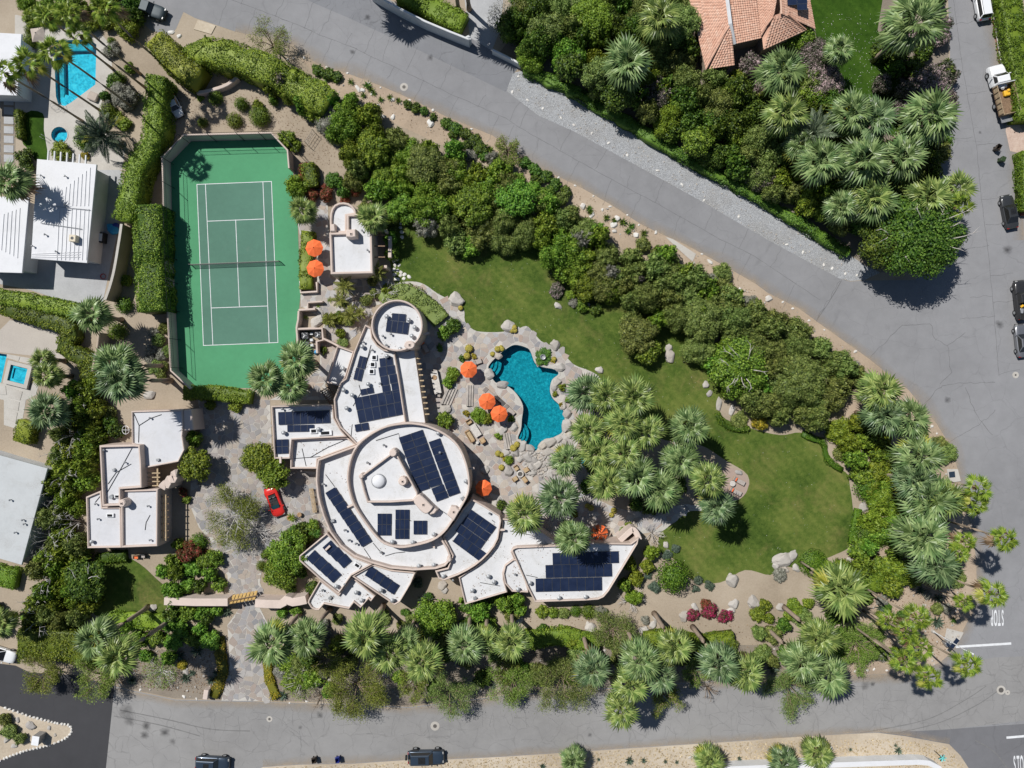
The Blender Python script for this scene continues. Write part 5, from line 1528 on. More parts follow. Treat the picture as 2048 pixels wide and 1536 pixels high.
def rosette(px, py, r, mat='leaf_agave', n=26, el=(.15, 1.3), w=.09, desc='spiky blue-grey agave', group='spiky agaves', h=0.0, cat='agave', z=0.0):
    k = (mat, n, w, el)
    if k not in ROS:
        ROS[k] = []
        for v in range(3):
            q = random.Random(v * 31 + n); m = MB()
            for i in range(n):
                a = i * 2.39996 + q.uniform(-.2, .2); e = el[1] - (el[1] - el[0]) * (i / n); l = q.uniform(.85, 1.08)
                d = Vector((math.cos(a) * math.cos(e), math.sin(a) * math.cos(e), math.sin(e))); s = Vector((-math.sin(a), math.cos(a), 0))
                b = d * .08; mm = d * l * .5 + Vector((0, 0, .03)); t = d * l - Vector((0, 0, .08 * l))
                m.add([tuple(b - s * w * .6), tuple(b + s * w * .6), tuple(mm + s * w), tuple(mm - Vector((0, 0, w * .5))), tuple(mm - s * w), tuple(t)], [(0, 3, 4), (0, 1, 3), (1, 2, 3), (4, 3, 5), (3, 2, 5)])
            ROS[k].append(m.mesh('agave', M[mat]))
    x, y = P(px, py, h)
    R0 = r / PXM
    o = ob('agave' if cat == 'agave' else cat.replace(' ', '_'), ROS[k][int(px) % 3], None, (x, y, max(.04, h) + z), rnd.uniform(0, 6.28)); o.scale = (R0, R0, R0 * .8)
    later(o, desc, px, py, r, cat, group)
    return o
CACT = {}
def barrel(px, py, r, desc='golden barrel cactus'):
    if not CACT:
        for v in range(2):
            m = MB(); n = 22; rings = []
            for z, rr in ((0, .75), (.3, 1.0), (.75, 1.0), (1.1, .8), (1.3, .4), (1.28, .1)):
                rings.append([((rr * (1 + (.1 if i % 2 else -.06))) * math.cos(6.2832 * i / n), (rr * (1 + (.1 if i % 2 else -.06))) * math.sin(6.2832 * i / n), z) for i in range(n)])
            m.loft(rings); CACT[v] = m.mesh('barrel_cactus', M['cactus'])
    x, y = P(px, py, .3); o = ob('barrel_cactus', CACT[int(px) % 2], None, (x, y, .03), rnd.uniform(0, 6)); s = r / PXM; o.scale = (s, s, s)
    later(o, desc, px, py, r, 'cactus', 'golden barrel cacti'); return o
t = NT('cactus'); M['cactus'] = t.set(t.ramp(t.noise(6, 4, .7), [(.35, (.12, .13, .02)), (.6, (.42, .33, .05)), (.75, (.6, .48, .12))]), .8)
RK = {}
def rock(px, py, rx, ry=None, hm=None, mat='boulder', desc='weathered grey boulder', rot=None, cat='boulder', group='garden boulders', z=0.0):
    v = int(px * 3 + py) % 6
    if (v, mat) not in RK: RK[(v, mat)] = MB().rock((0, 0, 0), (1, 1, 1), v + 1, 2).mesh('boulder', M[mat])
    ry = ry or rx * .8; a, b = rx / PXM, ry / PXM
    h = hm or min(a, b) * .75
    x, y = P(px, py, h * .5)
    o = ob(cat.replace(' ', '_'), RK[(v, mat)], None, (x, y, h * .25 + z), rot if rot is not None else rnd.uniform(0, 6.28)); o.scale = (a, b, h * .85)
    later(o, desc, px, py, rx, cat, group)
    return o
def dense_pts(pts, step):
    out = []; acc = 0
    for i in range(len(pts) - 1):
        L = math.dist(pts[i], pts[i + 1]); t = (step - acc)
        while t < L:
            out.append((pts[i][0] + (pts[i + 1][0] - pts[i][0]) * t / L, pts[i][1] + (pts[i + 1][1] - pts[i][1]) * t / L)); t += step
        acc = (acc + L) % step
    return out
# ------------------------------------------------------------------ planting
hedge(smooth(pairs('384,80 400,98 460,108 530,135 600,170 655,205'), 3, False), 54, 3.6, 'leaf_hedge', 'long thick clipped hedge along the upper road above the sandy garden', seed=1, wob=.9)
hedge(pairs('306,75 325,95 352,128 392,152'), 48, 3.4, 'leaf_hedge', 'bushy clipped hedge turning the corner below the parked black pickup', seed=2, wob=.5)
hedge(smooth(pairs('312,150 306,190 305,240 296,290 268,330 256,380 243,440'), 3, False), 38, 3.6, 'leaf_hedge', 'tall hedge running between the pale pool terrace and the tennis court', seed=3, wob=.75)
hedge(pairs('292,408 293,450 293,520 296,570 299,622'), 52, 4.2, 'leaf_hedge', 'broad boxy hedge beside the left wall of the tennis court', seed=4, wob=.55)
hedge(pairs('-20,592 60,603 152,622'), 30, 2.2, 'leaf_hedge', 'upper of two parallel trimmed hedges below the concrete side yard', seed=5)
hedge(smooth(pairs('0,612 60,630 125,650 138,668 124,695 160,715 178,728 172,760 168,800'), 2, False), 32, 2.0, 'leaf_hedge', 'lower winding trimmed hedge round the pebble yard', seed=6)
hedge(pairs('34,1292 120,1290 212,1312'), 64, 2.6, 'leaf_hedge', 'thick clipped hedge beside the dark driveway entrance', seed=7, wob=.4)
hedge(pairs('800,-20 860,10 928,44'), 40, 1.9, 'leaf_yellow', 'bright clipped hedge behind the white road wall', seed=8)
hedge(smooth(pairs('1048,136 1120,166 1220,222 1310,275 1390,325 1450,355 1530,400 1612,452 1700,505'), 2, False), 20, 1.2, 'leaf_dark', 'low dark hedge along the top edge of the gravel verge', seed=9, wob=.9)
hedge(pairs('2022,-20 2034,60 2050,140 2058,200 2060,238'), 46, 2.2, 'leaf_ball', 'vivid clipped hedge behind the brick retaining wall and flatbed truck', seed=10)
hedge(pairs('2062,300 2064,420'), 34, 1.8, 'leaf_ball', 'strip of vivid hedge at the photo edge by the black saloon', seed=11)
hedge(pairs('366,786 430,786 500,796'), 26, 1.6, 'leaf_yellow', 'yellow-green hedge along the bottom end of the tennis court', seed=12, wob=.5)
hedge(smooth(pairs('764,606 785,590 812,584 840,600 862,618 882,642'), 3, False), 36, .8, 'leaf_olive', 'curved low planting bed hugging the round roof tower', seed=13, wob=.4, cat='plant bed', name='plant_bed')
hedge(pairs('616,462 610,520 612,578'), 26, .9, 'leaf_hedge', 'low planting bed under the orange umbrellas beside the court', seed=14, cat='plant bed', name='plant_bed')
hedge(smooth(pairs('1436,826 1441,842 1456,854 1480,860 1500,856'), 2, False), 9, .55, 'leaf_ball', 'thin clipped edging hedge round the lawn notch below the bare-branched tree', seed=15, ln=.18)
hedge(smooth(pairs('1606,868 1630,878 1648,886 1654,912 1668,930 1686,940'), 2, False), 11, .55, 'leaf_ball', 'thin clipped edging hedge at the upper corner of the lawn', seed=16, ln=.18)
hedge(pairs('1718,1018 1712,1050 1706,1088'), 13, .6, 'leaf_ball', 'thin clipped edging hedge along the right edge of the lawn', seed=17, ln=.18)
hedge(pairs('1050,1283 1130,1275 1200,1290'), 34, 1.6, 'leaf_hedge', 'clipped hedge behind the sandy walk below the east wing', seed=18, wob=.4)
hedge(pairs('1290,1283 1340,1278 1400,1290 1470,1282'), 30, 1.6, 'leaf_ball', 'clipped bright hedge among the leaning palm trunks', seed=19, wob=.4)
hedge(pairs('1730,1165 1790,1170 1810,1150'), 34, 1.5, 'leaf_ball', 'clipped low hedge beside the tilted corner palms', seed=20, wob=.3)
hedge(pairs('32,218 36,275'), 11, 1.4, 'leaf_hedge', 'narrow clipped hedge on the little terrace lawn', seed=21, ln=.18)
hedge(pairs('50,843 38,885'), 34, 1.8, 'leaf_hedge', 'short boxy hedge beside the grey stained roof', seed=22)
hedge(pairs('104,918 100,932'), 20, 1.7, 'leaf_hedge', 'small cube hedge at the corner of the grey stained roof', seed=23)
hedge(pairs('-20,1150 30,1160'), 40, 1.3, 'leaf_yellow', 'low hedge below the grey stained roof', seed=24)
hedge(pairs('614,325 622,372'), 26, 1.8, 'leaf_hedge', 'small dark hedge block right of the tennis court top', seed=25)
hedge(pairs('190,1118 250,1112'), 20, .9, 'leaf_ball', 'bright low hedge against the cottage above the side lawn', seed=26)
hedge(pairs('215,1240 330,1245'), 30, 1.0, 'leaf_yellow', 'yellow-green low hedge below the side lawn', seed=27, wob=.4)
hedge(pairs('436,1275 440,1310 446,1345 425,1395'), 20, .5, 'leaf_gold', 'golden flower border on the left side of the flagstone drive', seed=28, ln=.2, cat='flower border', name='flower_border')
hedge(pairs('534,1325 537,1360 552,1398'), 18, .5, 'leaf_gold', 'golden flower border on the right side of the flagstone drive', seed=29, ln=.2, cat='flower border', name='flower_border')
fill(pairs('640,215 700,200 790,250 850,290 900,300 985,320 1060,380 1140,430 1200,450 1250,490'
           ' 1240,600 1180,600 1110,560 1100,500 1050,470 1000,490 930,500 880,475 830,465 805,430 800,400 740,390 700,360 665,300'), 40, [('bush', 4), ('hedge', 3), ('olive', 3), ('grey', 1), ('bush', 2)], (24, 38), (2.8, 4.8), seed=3)
fill(pairs('1250,490 1330,520 1400,560 1470,610 1560,640 1640,700 1700,740 1720,790 1680,830 1600,850 1530,825 1500,800 1440,690 1380,700 1330,665 1290,630 1240,600'), 40, [('bush', 3), ('olive', 6), ('hedge', 2), ('olive', 2), ('red', 0)], (24, 38), (3.0, 5.0), seed=5)
fill(pairs('1660,860 1720,820 1760,860 1800,930 1820,1000 1810,1080 1850,1150 1800,1190 1740,1140 1700,1180 1620,1150 1690,1112 1722,1080 1728,1000 1706,945 1680,900'), 36, [('ball', 0), ('hedge', 3), ('yellow', 1), ('bush', 4)], (20, 32), (1.8, 3.4), seed=7)
fill(pairs('1820,1000 1880,1000 1930,1080 1925,1180 1860,1200 1830,1100'), 48, [('bush', 2), ('olive', 2), ('dark', 2)], (16, 26), (1.0, 2.4), keep=.8, seed=8)
NEAV = [(1252, 130, 20), (1500, 70, 95), (1590, 60, 60)]
fill(pairs('1020,60 1030,0 1060,-20 1375,-20 1390,100 1400,150 1480,140 1540,100 1620,70 1640,130 1690,200 1710,260 1800,260 1870,240 1900,330 1900,420 1860,470 1780,500 1700,480 1600,425 1500,360 1400,300 1250,205 1130,150 1050,110'), 42, [('bush', 3), ('yellow', 2), ('dark', 4), ('olive', 3), ('hedge', 2), ('dark', 2)], (24, 40), (3.0, 5.5), seed=9, avoid=NEAV)
fill(pairs('1790,0 1860,-20 1900,0 1900,240 1850,300 1800,260 1760,200 1740,100'), 46, [('dark', 3), ('mauve', 2), ('bush', 2)], (18, 30), (2.0, 3.6), seed=10)
SAV = [(1420, 1230, 60), (480, 1300, 70)]
fill(pairs('545,1300 600,1245 690,1255 830,1235 900,1215 1000,1205 1060,1250 1200,1275 1300,1265 1500,1275 1600,1225 1700,1215 1700,1330 1500,1345 1300,1348 1000,1362 800,1385 620,1390 565,1370'), 42, [('bush', 3), ('dark', 3), ('olive', 3), ('hedge', 2), ('grey', 1)], (15, 27), (1.0, 2.6), keep=.62, seed=11, avoid=SAV)
fill(pairs('240,1250 330,1230 430,1225 425,1290 330,1340 250,1330'), 36, [('bush', 3), ('dark', 3), ('yellow', 1)], (16, 26), (1.2, 2.6), keep=.85, seed=12)
fill(pairs('315,1125 345,1080 390,1065 425,1090 448,1140 448,1185 330,1195'), 30, [('dark', 4), ('bush', 3), ('red', 1), ('olive', 2)], (15, 24), (1.2, 2.6), seed=13)
fill(pairs('150,770 195,760 205,840 185,900 170,980 160,1080 185,1160 190,1230 110,1260 60,1240 65,1150 100,1060 105,950 120,860'), 34, [('bush', 4), ('hedge', 3), ('olive', 2), ('yellow', 1)], (20, 32), (3.0, 4.6), seed=14)
fill(pairs('195,800 250,790 255,860 215,885 190,950 165,960 180,880'), 30, [('olive', 2), ('dark', 3), ('grey', 1)], (12, 20), (1.0, 2.0), keep=.8, seed=15)
fill(pairs('40,-20 250,-20 300,60 260,70 200,50 60,45'), 34, [('hedge', 3), ('yellow', 2), ('dark', 2), ('bush', 2)], (18, 28), (1.6, 3.0), seed=16)
fill(pairs('210,90 235,80 280,120 280,200 262,300 232,320 205,230'), 30, [('dark', 2), ('grey', 1), ('yellow', 1), ('bush', 2)], (11, 20), (.8, 1.8), keep=.65, seed=17)
fill(pairs('1195,890 1290,905 1370,945 1360,1000 1290,1025 1200,1005 1160,960'), 34, [('dark', 4), ('bush', 1)], (15, 24), (.9, 1.6), seed=18)
fill(pairs('330,640 340,700 325,765 300,740 298,660'), 22, [('grey', 2), ('olive', 2), ('hedge', 2)], (12, 17), (1.0, 1.8), seed=19)
fill(pairs('1235,1130 1290,1085 1320,1120 1300,1150 1265,1200 1230,1215'), 30, [('bush', 2), ('yellow', 2), ('olive', 1)], (14, 22), (1.6, 2.8), keep=.8, seed=20)
fill(pairs('360,170 480,190 560,200 600,250 540,255 400,250 385,215'), 52, [('ball', 0), ('yellow', 1), ('ball', 1)], (8, 15), (.8, 1.7), keep=.5, seed=21)
fill(pairs('590,340 640,330 700,360 790,430 760,440 700,400 660,390 610,410'), 30, [('yellow', 2), ('dark', 2), ('red', 1), ('olive', 2)], (12, 20), (1.0, 2.2), keep=.7, seed=22)
fill(pairs('640,610 740,560 790,575 740,620 730,650 690,690 660,680 655,640'), 24, [('yellow', 2), ('olive', 2), ('dark', 1)], (9, 15), (.7, 1.5), keep=.65, seed=23)
fill(pairs('750,420 790,430 800,470 790,500 770,480 752,470'), 24, [('dark', 2), ('bush', 2)], (12, 17), (1.0, 1.8), seed=24)
fill(pairs('-20,1180 50,1190 60,1250 20,1290 -20,1280'), 34, [('dark', 2), ('bush', 2)], (14, 22), (1.0, 2.2), keep=.8, seed=25)
fill(pairs('1400,680 1460,690 1550,700 1560,790 1500,810 1440,800 1420,740'), 36, [('dark', 3), ('bush', 3)], (20, 30), (2.4, 3.4), seed=26)
for s in '''ball,1348,1155,31,3.6 hedge,575,277,21,2.0 yellow,590,292,14,1.2 yellow,593,372,27,3.0 red,652,392,15,1.4 red,690,402,12,.9 bush,860,420,46,4.6 bush,935,490,30,2.6
 ball,1220,575,30,3.0 mauve,1113,580,17,1.1 yellow,1142,590,12,.8 bush,1166,612,14,1.2 grey,1146,605,12,.6 dark,1192,618,14,1.0 olive,1262,640,24,3.4 ball,1628,1127,26,1.4
 ball,1748,1065,33,2.0 ball,1740,975,28,1.7 hedge,1765,1000,30,2.0 magenta,1387,1230,15,1.0 magenta,1419,1222,18,1.3 magenta,1451,1233,16,1.1 red,1412,1209,13,.9
 ball,1177,1224,14,1.0 grey,1203,1224,14,1.0 ball,1152,1223,11,.8 hedge,1085,1222,14,1.0 olive,1128,1226,13,.9 bush,1105,1225,12,.9 grey,1290,1240,11,.7
 dark,905,652,20,1.6 bush,887,665,16,1.4 yellow,905,748,16,1.2 bush,897,765,14,1.2 bush,890,840,22,1.8 yellow,958,832,20,1.3 yellow,975,838,12,1.0 gold,932,826,8,.6 yellow,1022,838,9,.7
 dark,924,717,9,.7 gold,948,712,7,.5 olive,934,710,7,.6 yellow,1018,920,10,.8 gold,1010,918,6,.5 dark,1003,1008,11,.8 dark,999,1018,8,.6 dark,880,695,9,.8 yellow,998,872,9,.7
 yellow,1150,1028,9,.7 yellow,1258,1052,10,.9 olive,1248,1064,12,.8 olive,1240,1078,10,.7 ball,1120,865,0.01,.1 gold,1122,810,6,.5 yellow,1125,775,9,.8 yellow,1110,788,7,.5 yellow,1135,800,7,.6 dark,1086,715,20,.5 gold,1106,722,6,.4
 ball,78,88,0.01,.1 ball,222,82,8,1.0 ball,224,100,9,1.1 ball,237,155,12,1.4 ball,215,223,16,1.9 ball,165,282,17,2.0 ball,163,262,13,1.6 ball,57,82,14,1.7 ball,58,60,10,1.2 ball,60,40,10,1.3 grey,248,190,30,2.4 yellow,248,248,15,1.0
 yellow,120,302,22,1.4 dark,48,315,22,1.4 gold,170,312,10,.6 dark,60,335,10,.8 yellow,250,561,14,1.1 ball,246,610,16,1.5 ball,234,662,18,1.8 gold,220,705,16,1.1 yellow,400,195,9,.7
 ball,430,195,14,1.2 ball,468,240,15,1.3 ball,518,232,20,1.8 yellow,515,212,14,1.2 ball,405,245,10,.8 bush,384,878,20,2.6 red,366,984,11,.9 bush,372,1000,10,.8 red,358,1088,13,1.0 red,378,1100,10,.8 red,412,1105,8,.7
 ball,395,1085,17,1.4 bush,420,1115,20,1.6 dark,602,1062,18,1.6 bush,625,1052,15,1.4 mauve,573,1064,6,.6 ball,530,1110,9,.9 ball,522,1132,10,1.0 bush,870,1238,45,4.2 bush,960,1222,26,3.0 bush,1012,1208,24,3.0 bush,1040,1222,15,2.0
 dark,1000,730,0.01,.1 yellow,1445,590,18,1.4 olive,1445,545,24,1.8 gold,1520,845,22,1.6 olive,1480,840,20,.9 agave,1335,1110,11,.7 agave,1352,1098,10,.6 agave,1310,1175,14,.7 agave,1420,1172,11,.6 agave,1396,1160,10,.7 agave,1392,1178,9,.6 agave,1296,1150,10,.7 agave,1300,1128,9,.5
 grey,1560,1150,18,.9 olive,1680,905,16,.9 mauve,1720,880,15,1.0 grey,1650,860,12,.8 mauve,1315,190,46,3.8 mauve,1300,170,32,3.6 mauve,1345,225,28,3.0 mauve,1500,130,28,3.2 mauve,1530,175,24,2.6 mauve,1630,112,38,3.6 mauve,1650,165,44,3.6 mauve,1610,190,28,3 mauve,1862,172,44,3.4 mauve,1890,150,30,3.0 mauve,1895,205,28,2.8
 mauve,1790,40,26,2.8 mauve,1885,50,22,2.6 mauve,1520,350,36,3.2 mauve,1500,330,26,3.0 mauve,1545,335,20,2.6 mauve,1555,310,16,2.2 magenta,1905,237,7,1.6 yellow,1475,160,24,2.4 yellow,1430,160,20,2.2 yellow,1470,195,30,3.0 yellow,1400,120,0.01,.1 bush,1600,70,34,3.4 bush,1560,75,22,2.4
 hedge,860,1090,0.01,.1 bush,1035,1200,18,2.4 olive,700,640,14,1.2 olive,600,1330,22,1.4 grey,640,1350,18,1.0 grey,560,1345,14,.8 gold,365,1330,12,.6 olive,745,562,12,1.2 bush,785,505,18,1.6 grey,940,310,16,.7 mauve,560,165,18,3.7 grey,660,265,16,3.0 grey,1222,545,18,4.4 grey,1160,485,20,4.2 mauve,1275,560,14,4.0
 ball,1990,1700,0.01,.1 yellow,420,810,13,1.0 yellow,470,812,15,1.1 olive,1850,870,9,.6 olive,1895,905,26,1.3 olive,1880,890,20,1.2'''.split():
    k, a, b, r, h = s.split(',')
    if float(r) > 1: bush(k, float(a), float(b), float(r), float(h))
big_tree(1835, 472, 90, 10.0, 'dark', 'huge dark glossy corner tree shading the junction', 3, branches=7, barkm='twig_white', flat=.5)
big_tree(1772, 480, 62, 8.5, 'dark', 'wide dark tree against the low verge hedge', 4, branches=4, barkm='twig_white')
big_tree(1480, 735, 60, 5.6, 'bush', 'bare-branched tree with white limbs showing through its green crown', 5, branches=9, barkm='twig_white')
big_tree(517, 915, 33, 4.4, 'hedge', 'rounded tree in the flagstone court, upper of two beside the red car', 6)
big_tree(548, 948, 35, 4.4, 'hedge', 'rounded tree overhanging the red car', 7)
big_tree(392, 928, 37, 4.2, 'hedge', 'round dense tree beside the scalloped wall', 8)
big_tree(575, 1105, 46, 4.6, 'hedge', 'large spreading tree at the south-west corner of the house', 9)
big_tree(560, 1145, 34, 3.6, 'hedge', 'round tree beside the terrace roof and drive', 10)
big_tree(175, 1160, 46, 5.4, 'dark', 'dark dense tree beside the side lawn', 11, branches=3, barkm='twig_grey')
big_tree(1275, 670, 42, 4.6, 'olive', 'grey-olive tree standing out from the bank onto the lawn', 12)
big_tree(1296, 700, 28, 3.2, 'bush', 'small green tree on the lawn beside flat rocks', 13)
big_tree(1090, 60, 40, 5.5, 'olive', 'yellowish cypress-like tree above the gravel verge', 14)
big_tree(1180, 40, 48, 5.5, 'yellow', 'golden-olive tree in the upper garden', 15)
big_tree(1360, 50, 42, 6.0, 'olive', 'tall dusty tree leaning over the terracotta roof edge', 16)
big_tree(850, 330, 42, 5.2, 'olive', 'tall olive tree in the wooded bank', 17)
big_tree(1030, 400, 44, 5.4, 'bush', 'tall green tree in the wooded bank above the lawn', 18)
big_tree(745, 300, 40, 4.8, 'hedge', 'broad green tree in the bank beside the sandy path', 19)
big_tree(1600, 760, 55, 5.4, 'olive', 'widest dusty olive tree on the bank near the road bend', 20)
big_tree(950, 410, 44, 5.2, 'bush', 'bright-topped tree in the wooded bank', 21)
big_tree(1400, 640, 46, 5.2, 'olive', 'dusty olive tree in the bank above the bare-branched tree', 22)
big_tree(1140, 136, 28, 6.6, 'dark', 'tall narrow dark tree behind the gravel verge hedge', 31)
big_tree(1196, 152, 36, 6.8, 'olive', 'tall dusty tree behind the gravel verge, beside the lone fan palm', 32)
big_tree(1236, 192, 32, 6.4, 'dark', 'tall dark tree just below the lone fan palm, over the verge', 33)
big_tree(1395, 285, 30, 5.6, 'bush', 'green tree leaning towards the middle of the gravel verge', 34)
for s in '708,1378,58,5.5,1 825,1368,32,4.5,2 896,1390,42,5.0,3 1026,1368,40,5.2,4 1125,1362,54,5.5,5 1328,1398,30,4.6,6 1580,1376,46,5.4,7 1718,1292,44,4.6,8 83,1350,38,4.8,9 193,1360,42,5.0,10 540,85,38,4.2,11 1015,300,24,3.0,12 1226,1265,40,4.0,13 1390,1345,28,4.2,14 1010,1340,26,4.2,15 650,1320,26,2.8,16'.split():
    a, b, r, h, sd = (float(v) for v in s.split(','))
    wispy_tree(a, b, r, h, seed=int(sd) + 20, mat='leaf_wispy' if sd not in (3, 5, 7, 13) else 'leaf_olive', desc='feathery desert tree' if sd not in (3, 5, 7, 13) else 'dusky feathery desert tree', dens=1.0 if sd != 11 else .5)
wispy_tree(465, 1035, 56, 4.6, seed=77, dens=.75, desc='pale feathery palo verde standing alone in the flagstone court', barkm='twig_grey')
twigs(505, 1060, 52, 2.2, 'twig_grey', 'bare mauve-grey twigs spilling over the courtyard paving', 4, 20)
twigs(1306, 1068, 22, 1.6, 'twig_white', 'bare white twiggy shrub beside the stepped wall corner', 5, 16)
twigs(1262, 1204, 28, 1.4, 'twig_grey', 'bare grey shrub below the east wing corner', 6, 14)
twigs(770, 585, 30, 1.8, 'twig_grey', 'bare twiggy shrub between pavilion and round tower', 7, 14)
twigs(1010, 40, 36, 3.4, 'twig_grey', 'grey sparse tree beside the upper driveway', 8, 18, leaf='leaf_grey')
twigs(640, 1395, 26, 1.4, 'bark', 'bare brown shrub at the kerb beside the flagstone drive', 9, 16)
twigs(320, 1345, 34, 1.6, 'twig_grey', 'leggy succulent shrub left of the flagstone drive', 10, 16, leaf='leaf_wispy')
twigs(600, 1365, 34, 1.6, 'twig_white', 'pale-branched shrub right of the flagstone drive', 11, 16, leaf='leaf_wispy')
twigs(1418, 1380, 20, 2.0, 'bark', 'bare branch tips hanging over the lower road', 12, 12)
twigs(1160, 480, 20, 4.6, 'twig_white', 'bare white twigs poking out of the wooded bank', 13, 12)
for i, (a, b) in enumerate(((150, 810), (140, 870), (118, 905), (130, 950), (112, 985), (100, 1030), (95, 1080), (90, 1120), (85, 1160), (70, 1200), (75, 1240), (135, 1050))):
    twigs(a, b, 24 + (i * 7) % 9, 5.0, 'twig_grey', 'silver bare branches sprawling over the hedge', 30 + i, 9, group='silver bare branches')
# palms: plan x, y, crown radius, height
for s in '''1173,786,35,8 1212,793,37,9 1268,796,39,9 1177,860,36,9 1247,846,34,10 1294,864,35,9 1195,905,34,8.5 1251,906,36,10 1133,921,35,8 1211,966,37,9.5 1273,953,39,10 1320,978,36,9 1359,921,35,9 1378,854,39,9.5 1415,959,36,11.5 1432,1013,37,9 1120,997,37,9 1049,1028,35,9 1146,1075,37,9.5 
 547,1284,42,11 615,1274,38,11 732,1271,40,12 781,1305,36,10 812,1284,30,9 846,1323,38,11 930,1290,36,11 969,1282,30,9.5 1023,1282,34,11.5 1185,1336,36,12 1349,1292,36,12.5 1281,1318,38,12 1320,1350,34,11 1260,1368,36,11 1242,1417,33,9.5 1437,1323,40,12.5 1490,1344,36,11.5 1146,1519,24,2.5 1417,1521,27,2.5
 1677,1178,54,9 1640,1274,38,12 1604,1323,40,12 1656,1347,38,10 1635,1506,27,2.2 1565,1521,30,2.2 1757,783,40,7 1765,830,40,7 1817,836,38,7.5 1833,914,42,7.5 1828,963,42,8 1856,1000,46,8 1885,994,38,8 1841,1072,46,8.5 1869,1130,48,9
 1825,50,52,10 1856,234,52,9.6 1562,143,46,8 1570,229,44,8 1700,230,44,8.5 1744,242,44,8 1677,100,26,6 1640,325,44,8.5 1723,322,46,8.5 1799,318,44,8 1740,395,40,7.5 1744,405,44,7 1854,398,46,8 1682,414,36,6.5 1252,130,44,7 1318,39,38,7.5 1910,380,34,6.5 1600,290,34,6.5
 185,630,38,7 235,727,38,12 245,760,42,12.5 96,752,26,5 88,720,24,4.5 100,822,34,5.5 193,1277,38,12.5 240,1310,42,13 5,1245,28,6 596,721,36,8 534,758,36,8 583,774,32,7.5 607,422,26,4 747,437,28,5 22,365,40,8'''.split():
    a, b, r, h = (float(v) for v in s.split(',')); palm(a, b, r, h)
for s in '1984,1188,33,14 1927,1204,20,10 1833,1235,29,13 1812,1264,27,13 1841,1295,27,14 1804,1321,28,14.5 1856,1355,28,16 1934,1329,30,15.5 1955,976,30,10 1950,1007,28,9 2007,1078,29,12 1929,1083,24,10 1916,1106,24,10 1916,412,30,8 1775,1240,24,9 1645,1150,18,7 112,104,36,17 60,128,34,14.5 8,146,32,15.5 140,30,30,16 95,35,30,14 210,20,34,14 160,70,26,15 1990,1085,0.1,8'.split():
    a, b, r, h = (float(v) for v in s.split(','))
    if r > 1: palm(a, b, r, h, 'green')
for a, b, r, h in ((905, -62, 40, 10), (928, -74, 40, 11), (708, -112, 40, 10)): palm(a, b, r, h)
for a, b, r in ((1330, 512, 28), (1372, 545, 27), (1415, 578, 29), (1462, 598, 28), (1508, 622, 28), (1553, 642, 27), (1597, 664, 28), (1640, 696, 27), (1680, 722, 27), (1714, 752, 26), (1100, 408, 26), (1142, 432, 24), (1190, 462, 25)): bush('olive' if a > 1420 or a == 1142 else 'bush', a, b, r, rnd.uniform(3.0, 4.2))
for a, b, r, h in ((634, 140, 13, .8), (655, 147, 15, 1.0), (674, 153, 13, .8), (815, 208, 10, .7), (832, 215, 12, .8), (848, 222, 10, .7), (866, 233, 9, .6), (893, 246, 13, .8), (910, 256, 15, .9), (905, 268, 12, .8), (930, 266, 13, .8), (948, 280, 14, .8), (960, 296, 15, .9), (968, 312, 13, .8), (935, 290, 12, .9), (1050, 325, 13, .9), (1070, 340, 14, 1.0), (1092, 352, 14, .9), (1112, 368, 14, 1.0), (1132, 384, 13, .9), (1100, 382, 15, 1.2), (1072, 362, 15, 1.2)): bush('dark', a, b, r, h, 'low dark green mound of ground cover', group='low ground cover mounds')
for a, b, r, h in ((545, 172, 22, 3.3), (575, 188, 24, 3.2), (605, 208, 25, 3.4), (632, 228, 24, 3.2), (660, 205, 26, 3.4), (688, 226, 26, 3.2), (652, 250, 22, 2.8), (600, 160, 24, 3.3), (640, 178, 24, 3.2), (520, 140, 22, 3.2), (700, 205, 22, 2.6)): bush('hedge' if a < 600 else 'bush', a, b, r, h)
fill(pairs('620,1232 700,1240 760,1222 830,1215 880,1200 900,1240 860,1275 700,1285 620,1270'), 26, [('dark', 2), ('grey', 1), ('olive', 2), ('bush', 2)], (8, 14), (.5, 1.2), keep=.5, seed=31)
fill(pairs('900,1195 1050,1200 1060,1250 930,1262'), 26, [('dark', 2), ('bush', 2), ('olive', 1)], (8, 15), (.6, 1.4), keep=.5, seed=32)
fill(pairs('1700,1195 1790,1185 1900,1120 1930,1180 1870,1250 1830,1320 1720,1335 1690,1280'), 30, [('olive', 2), ('grey', 2), ('dark', 2)], (8, 16), (.5, 1.4), keep=.5, seed=33)
fill(pairs('1480,1215 1600,1180 1640,1200 1600,1260 1500,1265'), 30, [('hedge', 2), ('ball', 0), ('olive', 1), ('bush', 1)], (12, 20), (.9, 1.6), keep=.7, seed=34)
fill(pairs('590,1050 640,1040 650,1062 600,1105 575,1075'), 24, [('dark', 2), ('bush', 1)], (10, 16), (.8, 1.6), seed=41)
fill(pairs('585,1140 620,1130 640,1165 615,1190 575,1180'), 24, [('dark', 2), ('hedge', 1)], (10, 16), (.8, 1.6), keep=.8, seed=42)
fill(pairs('835,1150 868,1145 900,1170 912,1215 880,1235 830,1215'), 26, [('dark', 2), ('agave', 1), ('olive', 1)], (8, 14), (.5, 1.3), keep=.6, seed=43)
fill(pairs('640,690 672,690 650,760 640,750'), 20, [('dark', 2)], (8, 12), (.5, 1.0), keep=.5, seed=44)
q = dense_pts(ROAD_S, 31)
